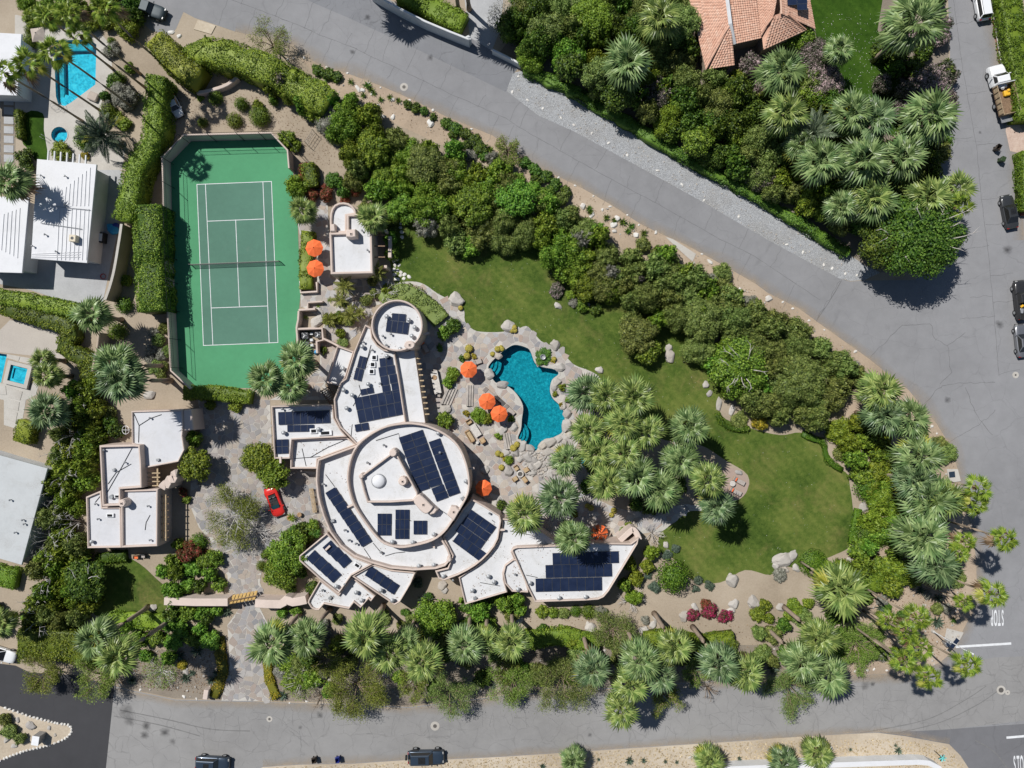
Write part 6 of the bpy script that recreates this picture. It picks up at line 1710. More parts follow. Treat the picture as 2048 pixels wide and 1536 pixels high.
for i, (a, b) in enumerate(q):
    if 1290 < a < 1350 or 1425 < a < 1800 or 1000 < a < 1150:
        c, d = q[min(i + 1, len(q) - 1)]; L = math.dist((a, b), (c, d)) or 1; nx, ny = -(d - b) / L, (c - a) / L
        k = 40 + rnd.uniform(-7, 7); bush(rnd.choice(('olive', 'bush', 'olive', 'dark', 'grey')), a + nx * k, b + ny * k, rnd.uniform(14, 21), rnd.uniform(1.2, 2.6))
for a, b, r, h in ((375, 1224, 22, 2.0), (405, 1226, 19, 1.8), (434, 1222, 14, 1.4), (352, 1186, 17, 2.8), (344, 1206, 12, 2.6), (350, 1228, 16, 1.6), (590, 1222, 13, 1.3), (565, 1226, 12, 1.2)): bush('bush', a, b, r, h)
for a, b, r in ((18, 1462, 18), (40, 1478, 12), (8, 1438, 13)): bush('olive', a, b, r, 1.2)
for a, b, r, k in ((60, 1452, 10, 6), (35, 1440, 6, 4), (98, 1456, 5, 4), (28, 1492, 7, 5), (14, 1478, 9, 6), (110, 1470, 4, 3), (1536, 1500, 3, 2), (1662, 1495, 5, 3), (1380, 1515, 4, 3)): rock(a, b, r, k, z=.02)
palm(1622, 270, 52, 6.5, 'date', desc='feathery blue-grey date palm among the fan palms')
palm(208, 272, 50, 4.5, 'date', desc='drooping grey-green palm beside the round spa')
for s in '690,572,24,2.2 680,600,20,1.8 700,630,22,2.0 755,545,22,2.2 660,640,18,1.2 720,625,16,1.6'.split():
    a, b, r, h = (float(v) for v in s.split(',')); palm(a, b, r, h, 'cycad', desc='arching yellow-green cycad', tr=.16)
# spiky plants
for s in '702,165 735,172 727,192 748,187 762,200 753,218 742,180 780,196 760,230 797,202 1178,418 1180,425 1212,436 1228,441 1245,445 1262,453 1287,467 1255,463 1170,440 1848,862 1848,876 1836,880 1905,1240 980,300'.split():
    a, b = (float(v) for v in s.split(',')); rosette(a, b, rnd.uniform(9, 13), 'leaf_dark', 22, (.2, 1.3), .07, 'spiky dark yucca on the orange bank', 'spiky dark yuccas', cat='yucca')
for s in '430,1285,15 435,1345,13 425,1360,14 372,1355,14 265,1360,13 385,1345,10 395,1300,18 360,1310,16 455,1222,14 567,1390,14 852,1198,22 760,1340,12 793,1350,14 985,1370,10 835,1375,9 820,1235,12 1545,1335,18 1872,1243,18 1790,1260,18 1760,1215,14 1875,1195,14 1840,1180,12 1258,1520,12 1287,1520,8 1085,1532,9 1197,1518,5 1330,1522,6 1353,1523,6 1478,1516,7 1790,1490,6 1795,1500,12 1700,1498,6'.split():
    a, b, r = (float(v) for v in s.split(',')); rosette(a, b, r)
rosette(583, 1034, 13, 'frond_green', 24, (-.1, 1.2), .06, 'spiky green potted plant beside the red car', 'potted plants', h=.9, cat='potted plant')
rosette(400, 965, 10, 'leaf_grey', 24, (.1, 1.2), .05, 'pale spiky yucca below the round dense tree', 'spiky agaves', cat='yucca')
for s in '612,635,8 618,665,9 637,612,7 660,600,9'.split():
    a, b, r = (float(v) for v in s.split(',')); rosette(a, b, r, 'frond_green', 20, (.0, 1.2), .05, 'small green spiky plant in the walled bed', 'small spiky plants', cat='spiky plant')
for s in '934,712,7 938,697,8 995,698,6 1004,698,5 985,708,5 1027,896,7 1034,889,6 996,907,6 1003,935,6 1003,910,5 1024,661,5 1028,655,6 1030,661,5 1223,1030,5 1182,1016,6 1175,1012,5 1228,1021,6 921,616,5 1002,694,4 1108,718,5'.split():
    a, b, r = (float(v) for v in s.split(',')); barrel(a, b, r)
# boulders: plan x, y, half sizes
for s in '912,600,16,13 1016,652,13,13 1110,689,11,10 1118,733,11,9 996,712,9,7 978,748,10,12 1005,769,12,8 1200,740,8,7 1114,764,9,9 1108,775,8,7 1135,826,9,9 1133,852,10,14 1126,812,9,7 1140,870,7,6 1117,880,9,6 1100,885,14,10 1086,890,12,8 1118,895,9,8 1096,905,12,8 1108,912,9,6 1060,897,7,12 1046,893,8,12 1030,905,9,8 1022,915,8,7 1012,905,8,9 1040,918,7,7 1055,915,12,9 1068,922,9,8 1075,930,10,9 1062,935,9,7 1014,930,8,6 1016,942,10,11 1064,945,9,7 1004,862,14,9 1028,853,9,8 1100,950,12,8 1115,960,14,8 1130,965,16,8 1108,945,8,6 1152,980,9,12 1162,972,7,5 1175,990,9,7 1180,1000,8,6 1130,885,6,6 1088,905,8,6 1048,905,6,5 890,820,13,11 970,940,8,10 1115,611,8,6 1166,615,9,6 1175,612,7,5 1338,695,8,7 1340,712,14,10 1412,770,7,7 1419,787,5,8 1438,808,14,6 1464,820,12,6 1332,1090,7,6 1335,1103,5,4 1465,1160,14,13 1508,1206,12,12 1469,1209,11,9 1565,1120,20,14 1585,1112,14,9 1570,1138,10,6 1592,1136,9,7 1553,1130,8,8 1368,1232,11,10 1390,1215,10,6 1463,1222,7,9 1181,1256,14,11 1290,1262,10,9 1314,1235,9,7 1306,1250,9,7 1037,1240,10,8 633,643,15,11 1478,945,8,5 303,1216,9,7 310,1235,8,8 540,1372,8,8 555,1345,7,5 370,1343,8,5 430,1371,11,6 885,1172,9,10 890,1182,7,6 640,625,10,6 1530,755,0,0 770,1350,8,5 660,1365,7,6 1060,1190,0,0 298,790,12,9 168,1110,10,14 60,1452,11,7 1728,1015,8,10 1700,1120,7,4 985,1300,8,6 855,1260,0,0 960,1370,5,4 1550,1535,0,0 1920,1205,0,0 596,1045,8,10 1640,1190,0,0 1562,1215,8,10 1800,850,0,0 940,620,0,0 690,640,12,9 670,660,9,9'.split():
    a, b, r, q = (float(v) for v in s.split(','))
    if r > 1: rock(a, b, r, q, z=.03)
for s in '716,177,8,4 725,180,5,4 736,214,5,4 752,216,6,8 762,232,9,4 758,226,5,4 786,234,6,4 785,199,4,5 744,186,5,3 695,146,3,2 737,166,3,2 761,175,2,2 820,200,3,2 866,220,3,3 916,247,3,2 943,258,3,2 861,246,8,7 890,250,2,2 1036,306,2,2 1069,330,3,2 1117,355,3,2 1150,371,3,2 1187,392,2,2 1166,412,6,6 1184,430,7,4 1205,419,3,3 1220,413,4,2 1228,450,7,6 1235,437,6,6 1229,462,5,4 1273,470,6,5 1278,450,2,2 1312,465,4,3 1404,508,3,2 1421,524,7,3 1463,547,5,3 1480,582,7,4 1255,430,2,2 1538,597,6,8 1566,604,3,2 1586,617,3,2 1618,641,3,2 1649,660,2,2 1711,703,4,3 1842,827,3,2 1850,842,4,2 1864,853,3,3 1874,867,2,2 1710,1343,3,2 1735,1341,3,2 1748,1339,3,2 1774,1341,3,2 240,1370,3,2 280,1380,3,2 368,1394,4,3 393,1398,3,2 579,1406,2,2 613,1403,3,2 420,1375,3,2 608,115,3,2 653,134,3,2 358,72,5,4 342,64,7,4'.split():
    a, b, r, q = (float(v) for v in s.split(',')); rock(a, b, r, q, mat='stone_white', desc='pale whitewashed stone', group='pale stones along the bank and road', cat='stone')
for s in '1037,153 1025,184 1055,200 1086,217 1122,236 1148,250 1184,266 1217,286 1255,310 1315,341 1364,369 1408,401 1478,433 1606,505 1662,495 1574,489 1691,548 1714,551 1665,537 1648,530'.split():
    a, b = (float(v) for v in s.split(',')); rock(a, b, rnd.uniform(3, 4), 2.4, mat='stone_white', desc='small marker stone along the gravel verge', group='marker stones on the gravel verge', cat='stone')
q = smooth(pairs('0,1412 60,1433 115,1447 138,1451 142,1464 130,1477 99,1490 47,1503 0,1521'), 8, False)
d = 0
for i in range(1, len(q)):
    d += math.dist(q[i], q[i - 1])
    if d > 5.2:
        d = 0; rock(q[i][0], q[i][1], rnd.uniform(2.4, 3.4), 2.5, mat='stone_white', desc='whitewashed edging stone of the driveway island', group='edging stones of the driveway island', cat='stone', z=.02)
for s in '784,414 790,420 795,428 797,438 800,446 801,455 803,464 804,474 788,510 793,518 798,530 790,530 788,539 795,541 789,549 791,558 801,551 809,549 808,557 818,553 796,559 802,545 787,522'.split():
    a, b = (float(v) for v in s.split(',')); rock(a, b, rnd.uniform(3, 4.6), 3.2, hm=.12, mat='stone_white', desc='white stepping stone in the lawn corner', group='white stepping stones by the pavilion', cat='stepping stone', z=.02)
# ------------------------------------------------------------------ vehicles
WHEEL = {}
def wheel_mesh(r, w):
    k = (r, w)
    if k not in WHEEL:
        m = MB(); n = 20; prof = [(r * .62, -w / 2), (r * .93, -w / 2), (r, -w * .36), (r, w * .36), (r * .93, w / 2), (r * .62, w / 2)]
        m.loft([[(p[0] * math.cos(6.2832 * i / n), p[1], p[0] * math.sin(6.2832 * i / n)) for i in range(n)] for p in prof], False, False)
        t = m.mesh('tyre', M['rubber'])
        m = MB(); m.cyl((0, -w * .42, 0), r * .62, w * .84, 16, ax=(0, 1, 0))
        for i in range(5):
            a = 6.2832 * i / 5; m.box((r * .32 * math.cos(a), 0, r * .32 * math.sin(a)), (r * .5, w * .92, r * .14), ry=-a)
        WHEEL[k] = (t, m.mesh('rim', M['steel']))
    return WHEEL[k]
def car(name, px, py, dx, dy, style, paintm, label, cat='car', L=4.8, W=1.85, H=1.45, group=None):
    x, y = P(px, py, .8)
    root = thing(name, label, cat, (x, y, .012), math.atan2(-dy, dx), group)
    h = L / 2; w = W / 2
    truck = style in ('pickup',); tall = style in ('suv', 'offroad', 'pickup')
    hood = .58 * H if not tall else .62 * H; belt = hood + .02; z0 = .22 if not tall else .32
    nose = .16 if tall else .26
    if style == 'sport': hood = .74; belt = .78; z0 = .14; nose = .34
    # body shell: stations along x, half width, top height
    if style == 'sport':
        st = [(h, .55, .42, .36), (h - .12, .78, .55, .3), (h - .5, .93, .68, .2), (h - 1.1, .97, .74, .15), (h - 1.7, .94, .78, .14), (-.2, .90, .76, .14), (-.9, .94, .80, .14), (-1.5, .98, .84, .15), (-h + .4, .94, .82, .2), (-h + .08, .82, .72, .3), (-h, .7, .62, .4)]
    else:
        tr = hood + (.06 if style == 'sedan' else .0)
        st = [(h, .56, .52 * hood / .85, z0 + .16), (h - .09, .76, hood * .78, z0 + .06), (h - .32, .90, hood * .9, z0), (h - .7, .97, hood * .97, z0), (h * .45, 1.0, hood, z0), (0, 1.0, belt, z0), (-h * .5, 1.0, belt + .01, z0), (-h + .5, .97, tr, z0), (-h + .16, .88, tr * .96, z0 + .05), (-h, .72, tr * .78, z0 + .15)]
    m = MB(); rings = []
    for sx, k, zt, zb in st:
        a = w * k; zm = zb + (zt - zb) * .55
        rings.append([(sx, -a * .92, zb), (sx, -a, zm), (sx, -a * .965, zt - .07), (sx, -a * .86, zt), (sx, -a * .4, zt + .025), (sx, a * .4, zt + .025), (sx, a * .86, zt), (sx, a * .965, zt - .07), (sx, a, zm), (sx, a * .92, zb)])
    rings = [list(reversed(r)) for r in rings]
    if truck:
        pass
    m.loft(rings)
    body = m.build('body', M[paintm], root, True)
    es = body.modifiers.new('edge', 'EDGE_SPLIT'); es.split_angle = R(38)
    if style == 'sport':
        m = MB(); m.prism([(.75, -.62), (.95, -.3), (.98, 0), (.95, .3), (.75, .62), (-1.2, .55), (-1.45, .3), (-1.45, -.3), (-1.2, -.55)], .62, .865, .03); m.build('cockpit', M['rubber'], root)
        for s in (-.32, .32):
            m = MB(); m.box((-.35, s, .86), (.5, .44, .12), ch=.05); m.box((-.66, s, .98), (.14, .44, .34), ry=-.25, ch=.05); m.build('seat', M['paint_charcoal'], root)
        m = MB(); m.add([(1.0, -.55, .86), (1.0, .55, .86), (.5, .62, 1.14), (.5, -.62, 1.14)], [(0, 1, 2, 3)]); m.add([(.98, -.53, .85), (.98, .53, .85), (.48, .60, 1.13), (.48, -.60, 1.13)], [(3, 2, 1, 0)]); m.build('windscreen', M['glass_teal'], root)
        m = MB(); m.tube([(.1, -.32, .98), (.16, -.2, 1.02), (.16, -.44, 1.02), (.1, -.32, .98)], .02, 5); m.build('steering_wheel', M['rubber'], root)
        m = MB(); m.box((-1.25, 0, .95), (.22, 1.0, .2), ch=.07); m.build('roll_bar', M[paintm], root)
        cab = None
    else:
        if style == 'sedan': cx = (.20 * L, .045 * L, -.19 * L, -.355 * L)
        elif style in ('suv', 'offroad'): cx = (.20 * L, .10 * L, -.40 * L, -.46 * L)
        else: cx = (.20 * L, .12 * L, -.07 * L, -.10 * L)
        zb, zt = belt, H; a, b = w * .90, w * .66 if style == 'sedan' else w * .76
        B = [(cx[0], -a), (cx[0], a), (cx[3], a), (cx[3], -a)]; T = [(cx[1], -b), (cx[1], b), (cx[2], b), (cx[2], -b)]
        m = MB(); lo = [(*p, zb - .03) for p in reversed(B)]; hi = [(*p, zt - .05) for p in reversed(T)]
        hi2 = [(p[0] * .99 + .01 * (cx[1] + cx[2]) / 2, p[1] * .9, zt) for p in reversed(T)]
        m.loft([lo, hi, hi2]); cab = m.build('roof', M[paintm], root)
        def glass(p, q, nm):   # p,q bottom/top pairs of corner indices
            c = [Vector((*B[p], zb)), Vector((*B[q], zb)), Vector((*T[q], zt - .05)), Vector((*T[p], zt - .05))]
            n = (c[1] - c[0]).cross(c[3] - c[0]).normalized(); mid = sum(c, Vector()) / 4
            if n.dot(mid - Vector(((cx[0] + cx[3]) / 2, 0, zb))) < 0: n = -n
            f = [mid + (v - mid) * .88 + n * .012 for v in c]
            m = MB(); m.add([tuple(v) for v in f] + [tuple(v - n * .03) for v in f], [(0, 1, 2, 3), (4, 7, 6, 5), (0, 4, 5, 1), (1, 5, 6, 2), (2, 6, 7, 3), (3, 7, 4, 0)])
            m.build(nm, M['glass_dark'], root)
        glass(0, 1, 'windscreen'); glass(2, 3, 'rear_window'); glass(1, 2, 'side_window'); glass(3, 0, 'side_window')
        if style in ('sedan', 'suv') and paintm != 'paint_white':
            m = MB(); m.box(((cx[1] + cx[2]) / 2 + .2, 0, zt + .004), (.8, b * 1.2, .02)); m.build('sunroof', M['glass_dark'], root)
        if style == 'suv' or style == 'offroad':
            for s in (-1, 1):
                m = MB(); m.tube([(cx[1] - .1, s * b * .88, zt + .06), (cx[2] + .1, s * b * .88, zt + .06)], .025, 5); m.build('roof_rail', M['dark_metal'], root)
        if style == 'offroad':
            m = MB(); m.box((-.5, 0, zt + .03), (1.0, b * 1.3, .05), ch=.01); m.build('roof_panel', M['glass_dark'], root)
            for s in (-1, 1):
                for xx in (h * .62, -h * .6):
                    m = MB(); m.box((xx, s * (w + .06), .86), (1.05, .2, .12), ch=.04); m.build('fender_flare', M['rubber'], root)
            m = MB(); m.cyl((-h - .12, 0, .9), .37, .22, 16, ax=(-1, 0, 0)); m.build('spare_wheel', M['rubber'], root)
        if truck:
            x0, x1 = cx[3] - .08, -h + .08; zt2 = belt + .05
            m = MB(); m.box(((x0 + x1) / 2, 0, zt2 - .02), (x0 - x1, W * .78, .06)); m.build('bed_liner', M['liner'], root)
            for s in (-1, 1):
                m = MB(); m.box(((x0 + x1) / 2, s * w * .88, zt2 + .10), (x0 - x1, .12, .26), ch=.03); m.build('bed_side', M[paintm], root)
            m = MB(); m.box((x1 + .02, 0, zt2 + .10), (.1, W * .8, .26), ch=.03); m.build('tailgate', M[paintm], root)
    for s in (-1, 1):
        r = .40 if style == 'offroad' else .37 if tall else .33
        for xx in (h * .62, -h * .6):
            ty, ri = wheel_mesh(r, .24)
            o = ob('wheel', ty, root, (xx, s * (w - .08 + (.12 if style == 'offroad' else .0)), r)); ob('rim', ri, o)
        m = MB(); m.box((h - .13, s * w * .66, (hood if style != 'sport' else .6) * .82), (.2, .36, .12), ch=.04); m.build('headlight', M['lamp_glass'], root)
        m = MB(); m.box((-h + .08, s * w * .70, hood * .86), (.14, .34, .14), ch=.03); m.build('tail_light', M['tail_red'], root)
        m = MB(); m.box(((.9 if style == 'sport' else .17 * L), s * (w + .10), hood + .08), (.16, .24, .14), ch=.04); m.build('side_mirror', M[paintm], root)
    for xx, nm in ((h - .02, 'front_bumper'), (-h + .02, 'rear_bumper')):
        m = MB(); m.box((xx, 0, .42 if not tall else .52), (.14, W * .8, .2), ch=.05); m.build(nm, M['rubber'], root)
    return root
t = NT('glass_teal'); M['glass_teal'] = t.set((.02, .07, .085), .08, 0, .6)
car('pickup_truck', 293, 17, 88, 30, 'pickup', 'paint_teal', 'black crew pickup parked on the drive at the top edge, bed behind its cab', 'pickup', 5.8, 1.98, 1.85)
car('parked_car', 1964, 8, -10, -58, 'suv', 'paint_white', 'white estate car parked against the red brick kerb, cut by the photo top', 'car', 4.8, 1.9, 1.68)
car('parked_car', 2020, 423, -13, -66, 'sedan', 'paint_charcoal', 'black saloon car parked alone at the right kerb', 'car', 5.0, 1.9, 1.45)
pk = car('pickup_truck', 2044, 600, -8, -78, 'pickup', 'paint_black', 'black pickup with tools in its bed, cut by the right photo edge', 'pickup', 5.8, 2.0, 1.8)
car('parked_car', 2046, 681, -8, -72, 'sedan', 'paint_silver', 'silver saloon nose to tail behind the loaded black pickup', 'car', 4.9, 1.87, 1.45)
car('parked_car', 425, 1527, 60, 3, 'suv', 'paint_navy', 'dark navy sport utility car cut by the bottom photo edge, near the driveway', 'car', 5.0, 2.0, 1.78)
car('parked_car', 852, 1514, 60, -1, 'offroad', 'paint_navy', 'dark blue offroader with black flared wheels parked on the dry verge', 'car', 5.3, 1.92, 1.85)
car('parked_car', -2, 1308, 44, 14, 'sedan', 'paint_white', 'white car poking in from the left photo edge beside the thick hedge', 'car', 4.8, 1.85, 1.45)
car('sports_car', 548, 1004, 19, 52, 'sport', 'paint_red', 'open-topped bright red sports car on the flagstone court', 'car', 4.5, 2.0, 1.15)
car('parked_car', 349, 212, 16, 34, 'sedan', 'paint_white', 'small white vehicle half hidden in shade under the corner hedge', 'car', 3.4, 1.5, 1.35)
# tools lying in the black pickup
x, y = P(2042, 622, 1.2)
tag(MB().box((x, y, 1.28), (.7, .5, .22), 1.4, ch=.03).build('tool_box', M['steel']), 'silver tool box in the bed of the cut-off black pickup', 'tool box')
tag(MB().box((x + .1, y + .7, 1.26), (.5, .3, .18), .6, ch=.03).build('tool_bag', M['yellow']), 'small yellow bag in the bed of the cut-off black pickup', 'tool bag')
# flatbed stake truck
x, y = P(2003, 180, 1)
fb = thing('flatbed_truck', 'white flatbed truck with tan wooden stake sides parked by the brick wall', 'truck', (x, y, .012), math.atan2(108, -26))
m = MB(); rings = []
for sx, k, zt, zb in ((3.75, .74, .8, .5), (3.6, .9, 1.05, .4), (3.1, .97, 1.2, .38), (2.3, 1, 1.26, .38), (1.3, 1, 1.28, .38), (.75, .98, 1.28, .4)):
    a = 1.0 * k; rings.append(list(reversed([(sx, -a, zb), (sx, -a, (zb + zt) / 2), (sx, -a * .94, zt - .05), (sx, -a * .85, zt), (sx, a * .85, zt), (sx, a * .94, zt - .05), (sx, a, (zb + zt) / 2), (sx, a, zb)])))
m.loft(rings); m.build('body', M['paint_white'], fb)
m = MB(); m.loft([list(reversed([(2.35, -.92, 1.24), (2.35, .92, 1.24), (.78, .92, 1.24), (.78, -.92, 1.24)])), list(reversed([(1.75, -.78, 1.88), (1.75, .78, 1.88), (.86, .78, 1.88), (.86, -.78, 1.88)])), list(reversed([(1.65, -.7, 1.93), (1.65, .7, 1.93), (.9, .7, 1.93), (.9, -.7, 1.93)]))]); m.build('cab', M['paint_white'], fb)
for q, nm in (([(2.30, -.80, 1.32), (2.30, .80, 1.32), (1.82, .70, 1.83), (1.82, -.70, 1.83)], 'windscreen'), ([(2.1, -.925, 1.32), (1.0, -.925, 1.32), (1.0, -.82, 1.8), (1.7, -.82, 1.8)], 'side_window'), ([(2.1, .925, 1.32), (1.0, .925, 1.32), (1.0, .82, 1.8), (1.7, .82, 1.8)], 'side_window')):
    m = MB(); m.add(q + [(a, b, c + .02) for a, b, c in q], [(4, 5, 6, 7), (3, 2, 1, 0), (0, 1, 5, 4), (1, 2, 6, 5), (2, 3, 7, 6), (3, 0, 4, 7)]); m.build(nm, M['glass_dark'], fb)
m = MB(); m.box((-1.6, 0, .98), (4.4, 2.2, .12)); m.build('deck', M['timber'], fb)
m = MB(); m.box((-1.2, 0, .62), (4.6, .8, .3)); m.build('chassis', M['dark_metal'], fb)
for s in (-1, 1):
    for j in range(4):
        m = MB(); m.box((-1.6, s * 1.08, 1.18 + j * .22), (4.3, .05, .17)); m.build('plank', M['timber_pale'], fb)
    for i in range(6):
        m = MB(); m.box((.4 - i * .8, s * 1.14, 1.45), (.07, .07, .95)); m.build('stake', M['timber'], fb)
    for xx in (2.6, -2.0):
        ty, ri = wheel_mesh(.42, .26); o = ob('wheel', ty, fb, (xx, s * .92, .42)); ob('rim', ri, o)
    m = MB(); m.box((3.68, s * .62, .86), (.14, .34, .16), ch=.03); m.build('headlight', M['lamp_glass'], fb)
    m = MB(); m.box((2.0, s * 1.2, 1.4), (.14, .3, .26), ch=.04); m.build('side_mirror', M['paint_white'], fb)
for j in range(3):
    m = MB(); m.box((-3.75, 0, 1.2 + j * .24), (.05, 2.1, .18)); m.build('plank', M['timber_pale'], fb)
m = MB(); m.box((.62, 0, 1.6), (.08, 2.2, 1.1)); m.build('headboard', M['white_metal'], fb)
m = MB(); m.box((-4.25, 0, .95), (.95, 1.9, .08)); m.build('lift_gate', M['grey_metal'], fb)
fb.scale = (1.0, 1.16, 1.05)
x, y = P(2003, 168, 1.3)
m = MB()
for i in range(9): m.rock((x + rnd.uniform(-.7, .7), y + rnd.uniform(-.6, .6), 1.3 + rnd.uniform(0, .2)), (.35, .3, .25), i, 1)
tag(m.build('rubbish_bag', M['white_metal']), 'heap of white sacking on the flatbed behind the cab', 'sacks')
x, y = P(2013, 187, 1.3)
m = MB(); m.box((x, y, 1.3), (.9, .8, .5), .2, ch=.1); m.box((x + .1, y + .35, 1.6), (.4, .4, .25), .5, ch=.08); tag(m.build('yellow_machine', M['yellow']), 'yellow machine lying on the flatbed truck deck', 'machine')
# ------------------------------------------------------------------ bins, boxes, street furniture
def wheelie_bin(px, py, mat, label, ang, opened=False):
    x, y = P(px, py, .6); r = thing('wheelie_bin', label, 'bin', (x, y, .015), ang, 'wheelie bins at the kerb')
    m = MB(); m.loft([[(-.24, -.22, .06), (.24, -.22, .06), (.24, .24, .06), (-.24, .24, .06)], [(-.30, -.30, 1.0), (.30, -.30, 1.0), (.30, .34, 1.0), (-.30, .34, 1.0)]], True, False)
    m.loft([[(-.26, -.26, 1.0), (-.26, .30, 1.0), (.26, .30, 1.0), (.26, -.26, 1.0)], [(-.24, -.24, .4), (-.24, .28, .4), (.24, .28, .4), (.24, -.24, .4)]], False, True); m.build('body', M[mat], r)
    m = MB()
    if opened: m.box((0, .42, .75), (.62, .06, .66), rx=-.25, ch=.03)
    else: m.box((0, .02, 1.04), (.64, .70, .07), rx=.06, ch=.03)
    m.build('lid', M[mat], r)
    m = MB(); m.tube([(-.22, .42, .98), (.22, .42, .98)], .02, 5); m.build('handle', M['rubber'], r)
    for s in (-.26, .26):
        m = MB(); m.cyl((s - .03, .26, .11), .11, .06, 10, ax=(1, 0, 0)); m.build('wheel', M['rubber'], r)
wheelie_bin(629, 1520, 'plastic_brown', 'brown-black open wheelie bin on the lower road', .2, True)
wheelie_bin(676, 1519, 'plastic_blue', 'bright blue wheelie bin on the lower road', .15, True)
wheelie_bin(1994, 297, 'plastic_brown', 'brown open wheelie bin below the flatbed truck', -.5, True)
wheelie_bin(2003, 320, 'plastic_green', 'dark green closed wheelie bin above the black saloon', -.35)
def cover(px, py, r, label, dark=.42, cat='manhole cover'):
    x, y = P(px, py); root = thing('manhole_cover', label, cat, (x, y, 0), 0, 'round covers set in the roads')
    m = MB(); m.lathe((0, 0, 0), [(r / PXM, .004), (r / PXM, .024), (r / PXM * dark, .026)], 28); m.build('concrete_collar', M['concrete'], root)
    m = MB(); m.lathe((0, 0, .02), [(r / PXM * dark * 1.02, 0), (r / PXM * dark * 1.02, .012), (r / PXM * dark * .9, .014), (.01, .014)], 20); m.build('iron_lid', M['cover_iron'], root)
flat('cover_iron', (.12, .11, .10), .7, .3)
cover(808, 174, 8, 'round white-ringed cover on the upper road'); cover(539, 1438, 6, 'small white-ringed cover below the flagstone drive'); cover(870, 1452, 9, 'wide white-ringed cover on the lower road above the offroader')
cover(2031, 750, 6.5, 'pale ringed cover by the right photo edge', .3); cover(2002, 1380, 9, 'pale cover with brown lid at the lower junction', .55); cover(2015, 1385, 5, 'little pale cover touching the larger brown-lidded one', .2)
def marking(txt, px, py, hh, ww, ang, label):
    x, y = P(px, py); root = thing('stop_marking', label, 'road marking', (x, y, .0175), ang); tag(root, group='road lettering')
    cu = 0
    for i, ch in enumerate(txt):
        c = bpy.data.curves.new('letter', 'FONT'); c.body = ch; c.align_x = 'CENTER'; c.align_y = 'CENTER'; c.size = 1.0; c.offset = .018; c.extrude = .001
        t = bpy.data.objects.new('letter_source', c); COL.objects.link(t)
        dg = bpy.context.evaluated_depsgraph_get(); me = bpy.data.meshes.new_from_object(t.evaluated_get(dg)); me.name = 'letter'
        bpy.data.objects.remove(t)
        me.materials.clear(); me.materials.append(M['line_white'])
        o = ob('letter', me, root, ((i - (len(txt) - 1) / 2) * ww / len(txt), 0, 0)); o.scale = (ww / len(txt) / .78, hh / .72, 1)
marking('STOP', 1994.5, 1234, 2.35, 2.1, math.pi + .02, 'white STOP lettering painted upside down in the photo near the street lamp')
marking('STOP', 2040, 1530, 2.5, 2.1, .05, 'white STOP lettering at the bottom right corner, cut by the frame')
tag(line((1914, 1293.5), (2020, 1287), .34, z=.0195, name='stop_line'), 'white stop line beside the street lamp slab', 'road marking')
tag(line((2015, 1475), (2075, 1470), .34, z=.0215, name='stop_line'), 'white stop line at the right photo edge below the junction', 'road marking')
# concrete slab and lamp
sheet('corner_slab', pairs('1893,1256 1927,1265 1911,1295 1886,1288'), 'concrete', .05)
x, y = P(1865, 1262)
lp = thing('street_lamp', 'solar street lamp with a dark panel on a pole at the corner slab', 'street lamp', (x, y, 0))
m = MB(); m.tube([(0, 0, 0), (0, 0, 4.2), (0, 0, 7)], [.09, .08, .05], 8); m.build('pole', M['white_metal'], lp)
m = MB(); m.cyl((0, 0, 0), .28, .35, 12, .22); m.build('base', M['concrete'], lp)
m = MB(); m.box((.35, -.1, 4.5), (1.5, .72, .06), .9, rx=.3); m.build('solar_panel', M['solar_cell'], lp)
m = MB(); m.box((.0, -.12, 4.1), (.34, .3, .5), .3, ch=.04); m.build('battery_box', M['grey_metal'], lp)
m = MB(); m.tube([(0, 0, 6.6), (.8, -.4, 6.9)], .04, 6); m.box((1.1, -.55, 6.92), (.6, .22, .1), -.46, ch=.03); m.build('lamp_arm', M['white_metal'], lp)
x, y = P(1890, 1283); m = MB(); m.box((x, y, .45), (.9, .7, .9), .5, ch=.05); tag(m.build('cabinet', M['grey_metal']), 'squat grey cabinet beneath the solar street lamp', 'cabinet')
x, y = P(1904, 950)
m = MB(); m.prism(PL(pairs('1893,938 1915,938 1921,962 1898,966')), 0, .12, .02); ub = tag(m.build('utility_pad', M['concrete']), 'concrete pad with a dark blue meter lid beside the bend', 'utility pad')
m = MB(); m.box((x - .1, y + .1, .17), (.85, .85, .12), .1, ch=.03); m.build('meter_lid', M['paint_navy'], ub)
x, y = P(85, 1471); m = MB(); m.box((x, y, .75), (1.0, 1.3, 1.5), -.15, ch=.04); eb = tag(m.build('utility_cabinet', M['grey_metal']), 'pale grey utility cabinet on the driveway island', 'cabinet')
m = MB(); m.box((x, y, 1.52), (1.06, 1.36, .06), -.15, ch=.02); m.build('lid', M['white_metal'], eb)
x, y = P(410, 54); m = MB(); m.prism(PL(pairs('396,40 432,52 423,69 388,59')), 0, .1, .02); tag(m.build('concrete_slab', M['sand_pale']), 'plain tan slab at the road edge above the long hedge', 'slab')
x, y = P(1880, 1513, 1)
orn = thing('yard_ornament', 'turquoise metal ornament on a thin pole in the dry verge', 'ornament', (*P(1868, 1501), 0))
m = MB(); m.cyl((0, 0, 0), .05, 2.1, 6); m.build('pole', M['dark_metal'], orn)
m = MB()
for a in (0, 1.1, 2.3, 3.4, 4.4, 5.4): m.box((.25 * math.cos(a), .25 * math.sin(a), 2.05), (.55, .14, .05), a, rx=.3)
m.build('blades', M['turquoise'] if 'turquoise' in M else flat('turquoise', (.15, .55, .52), .4), orn)
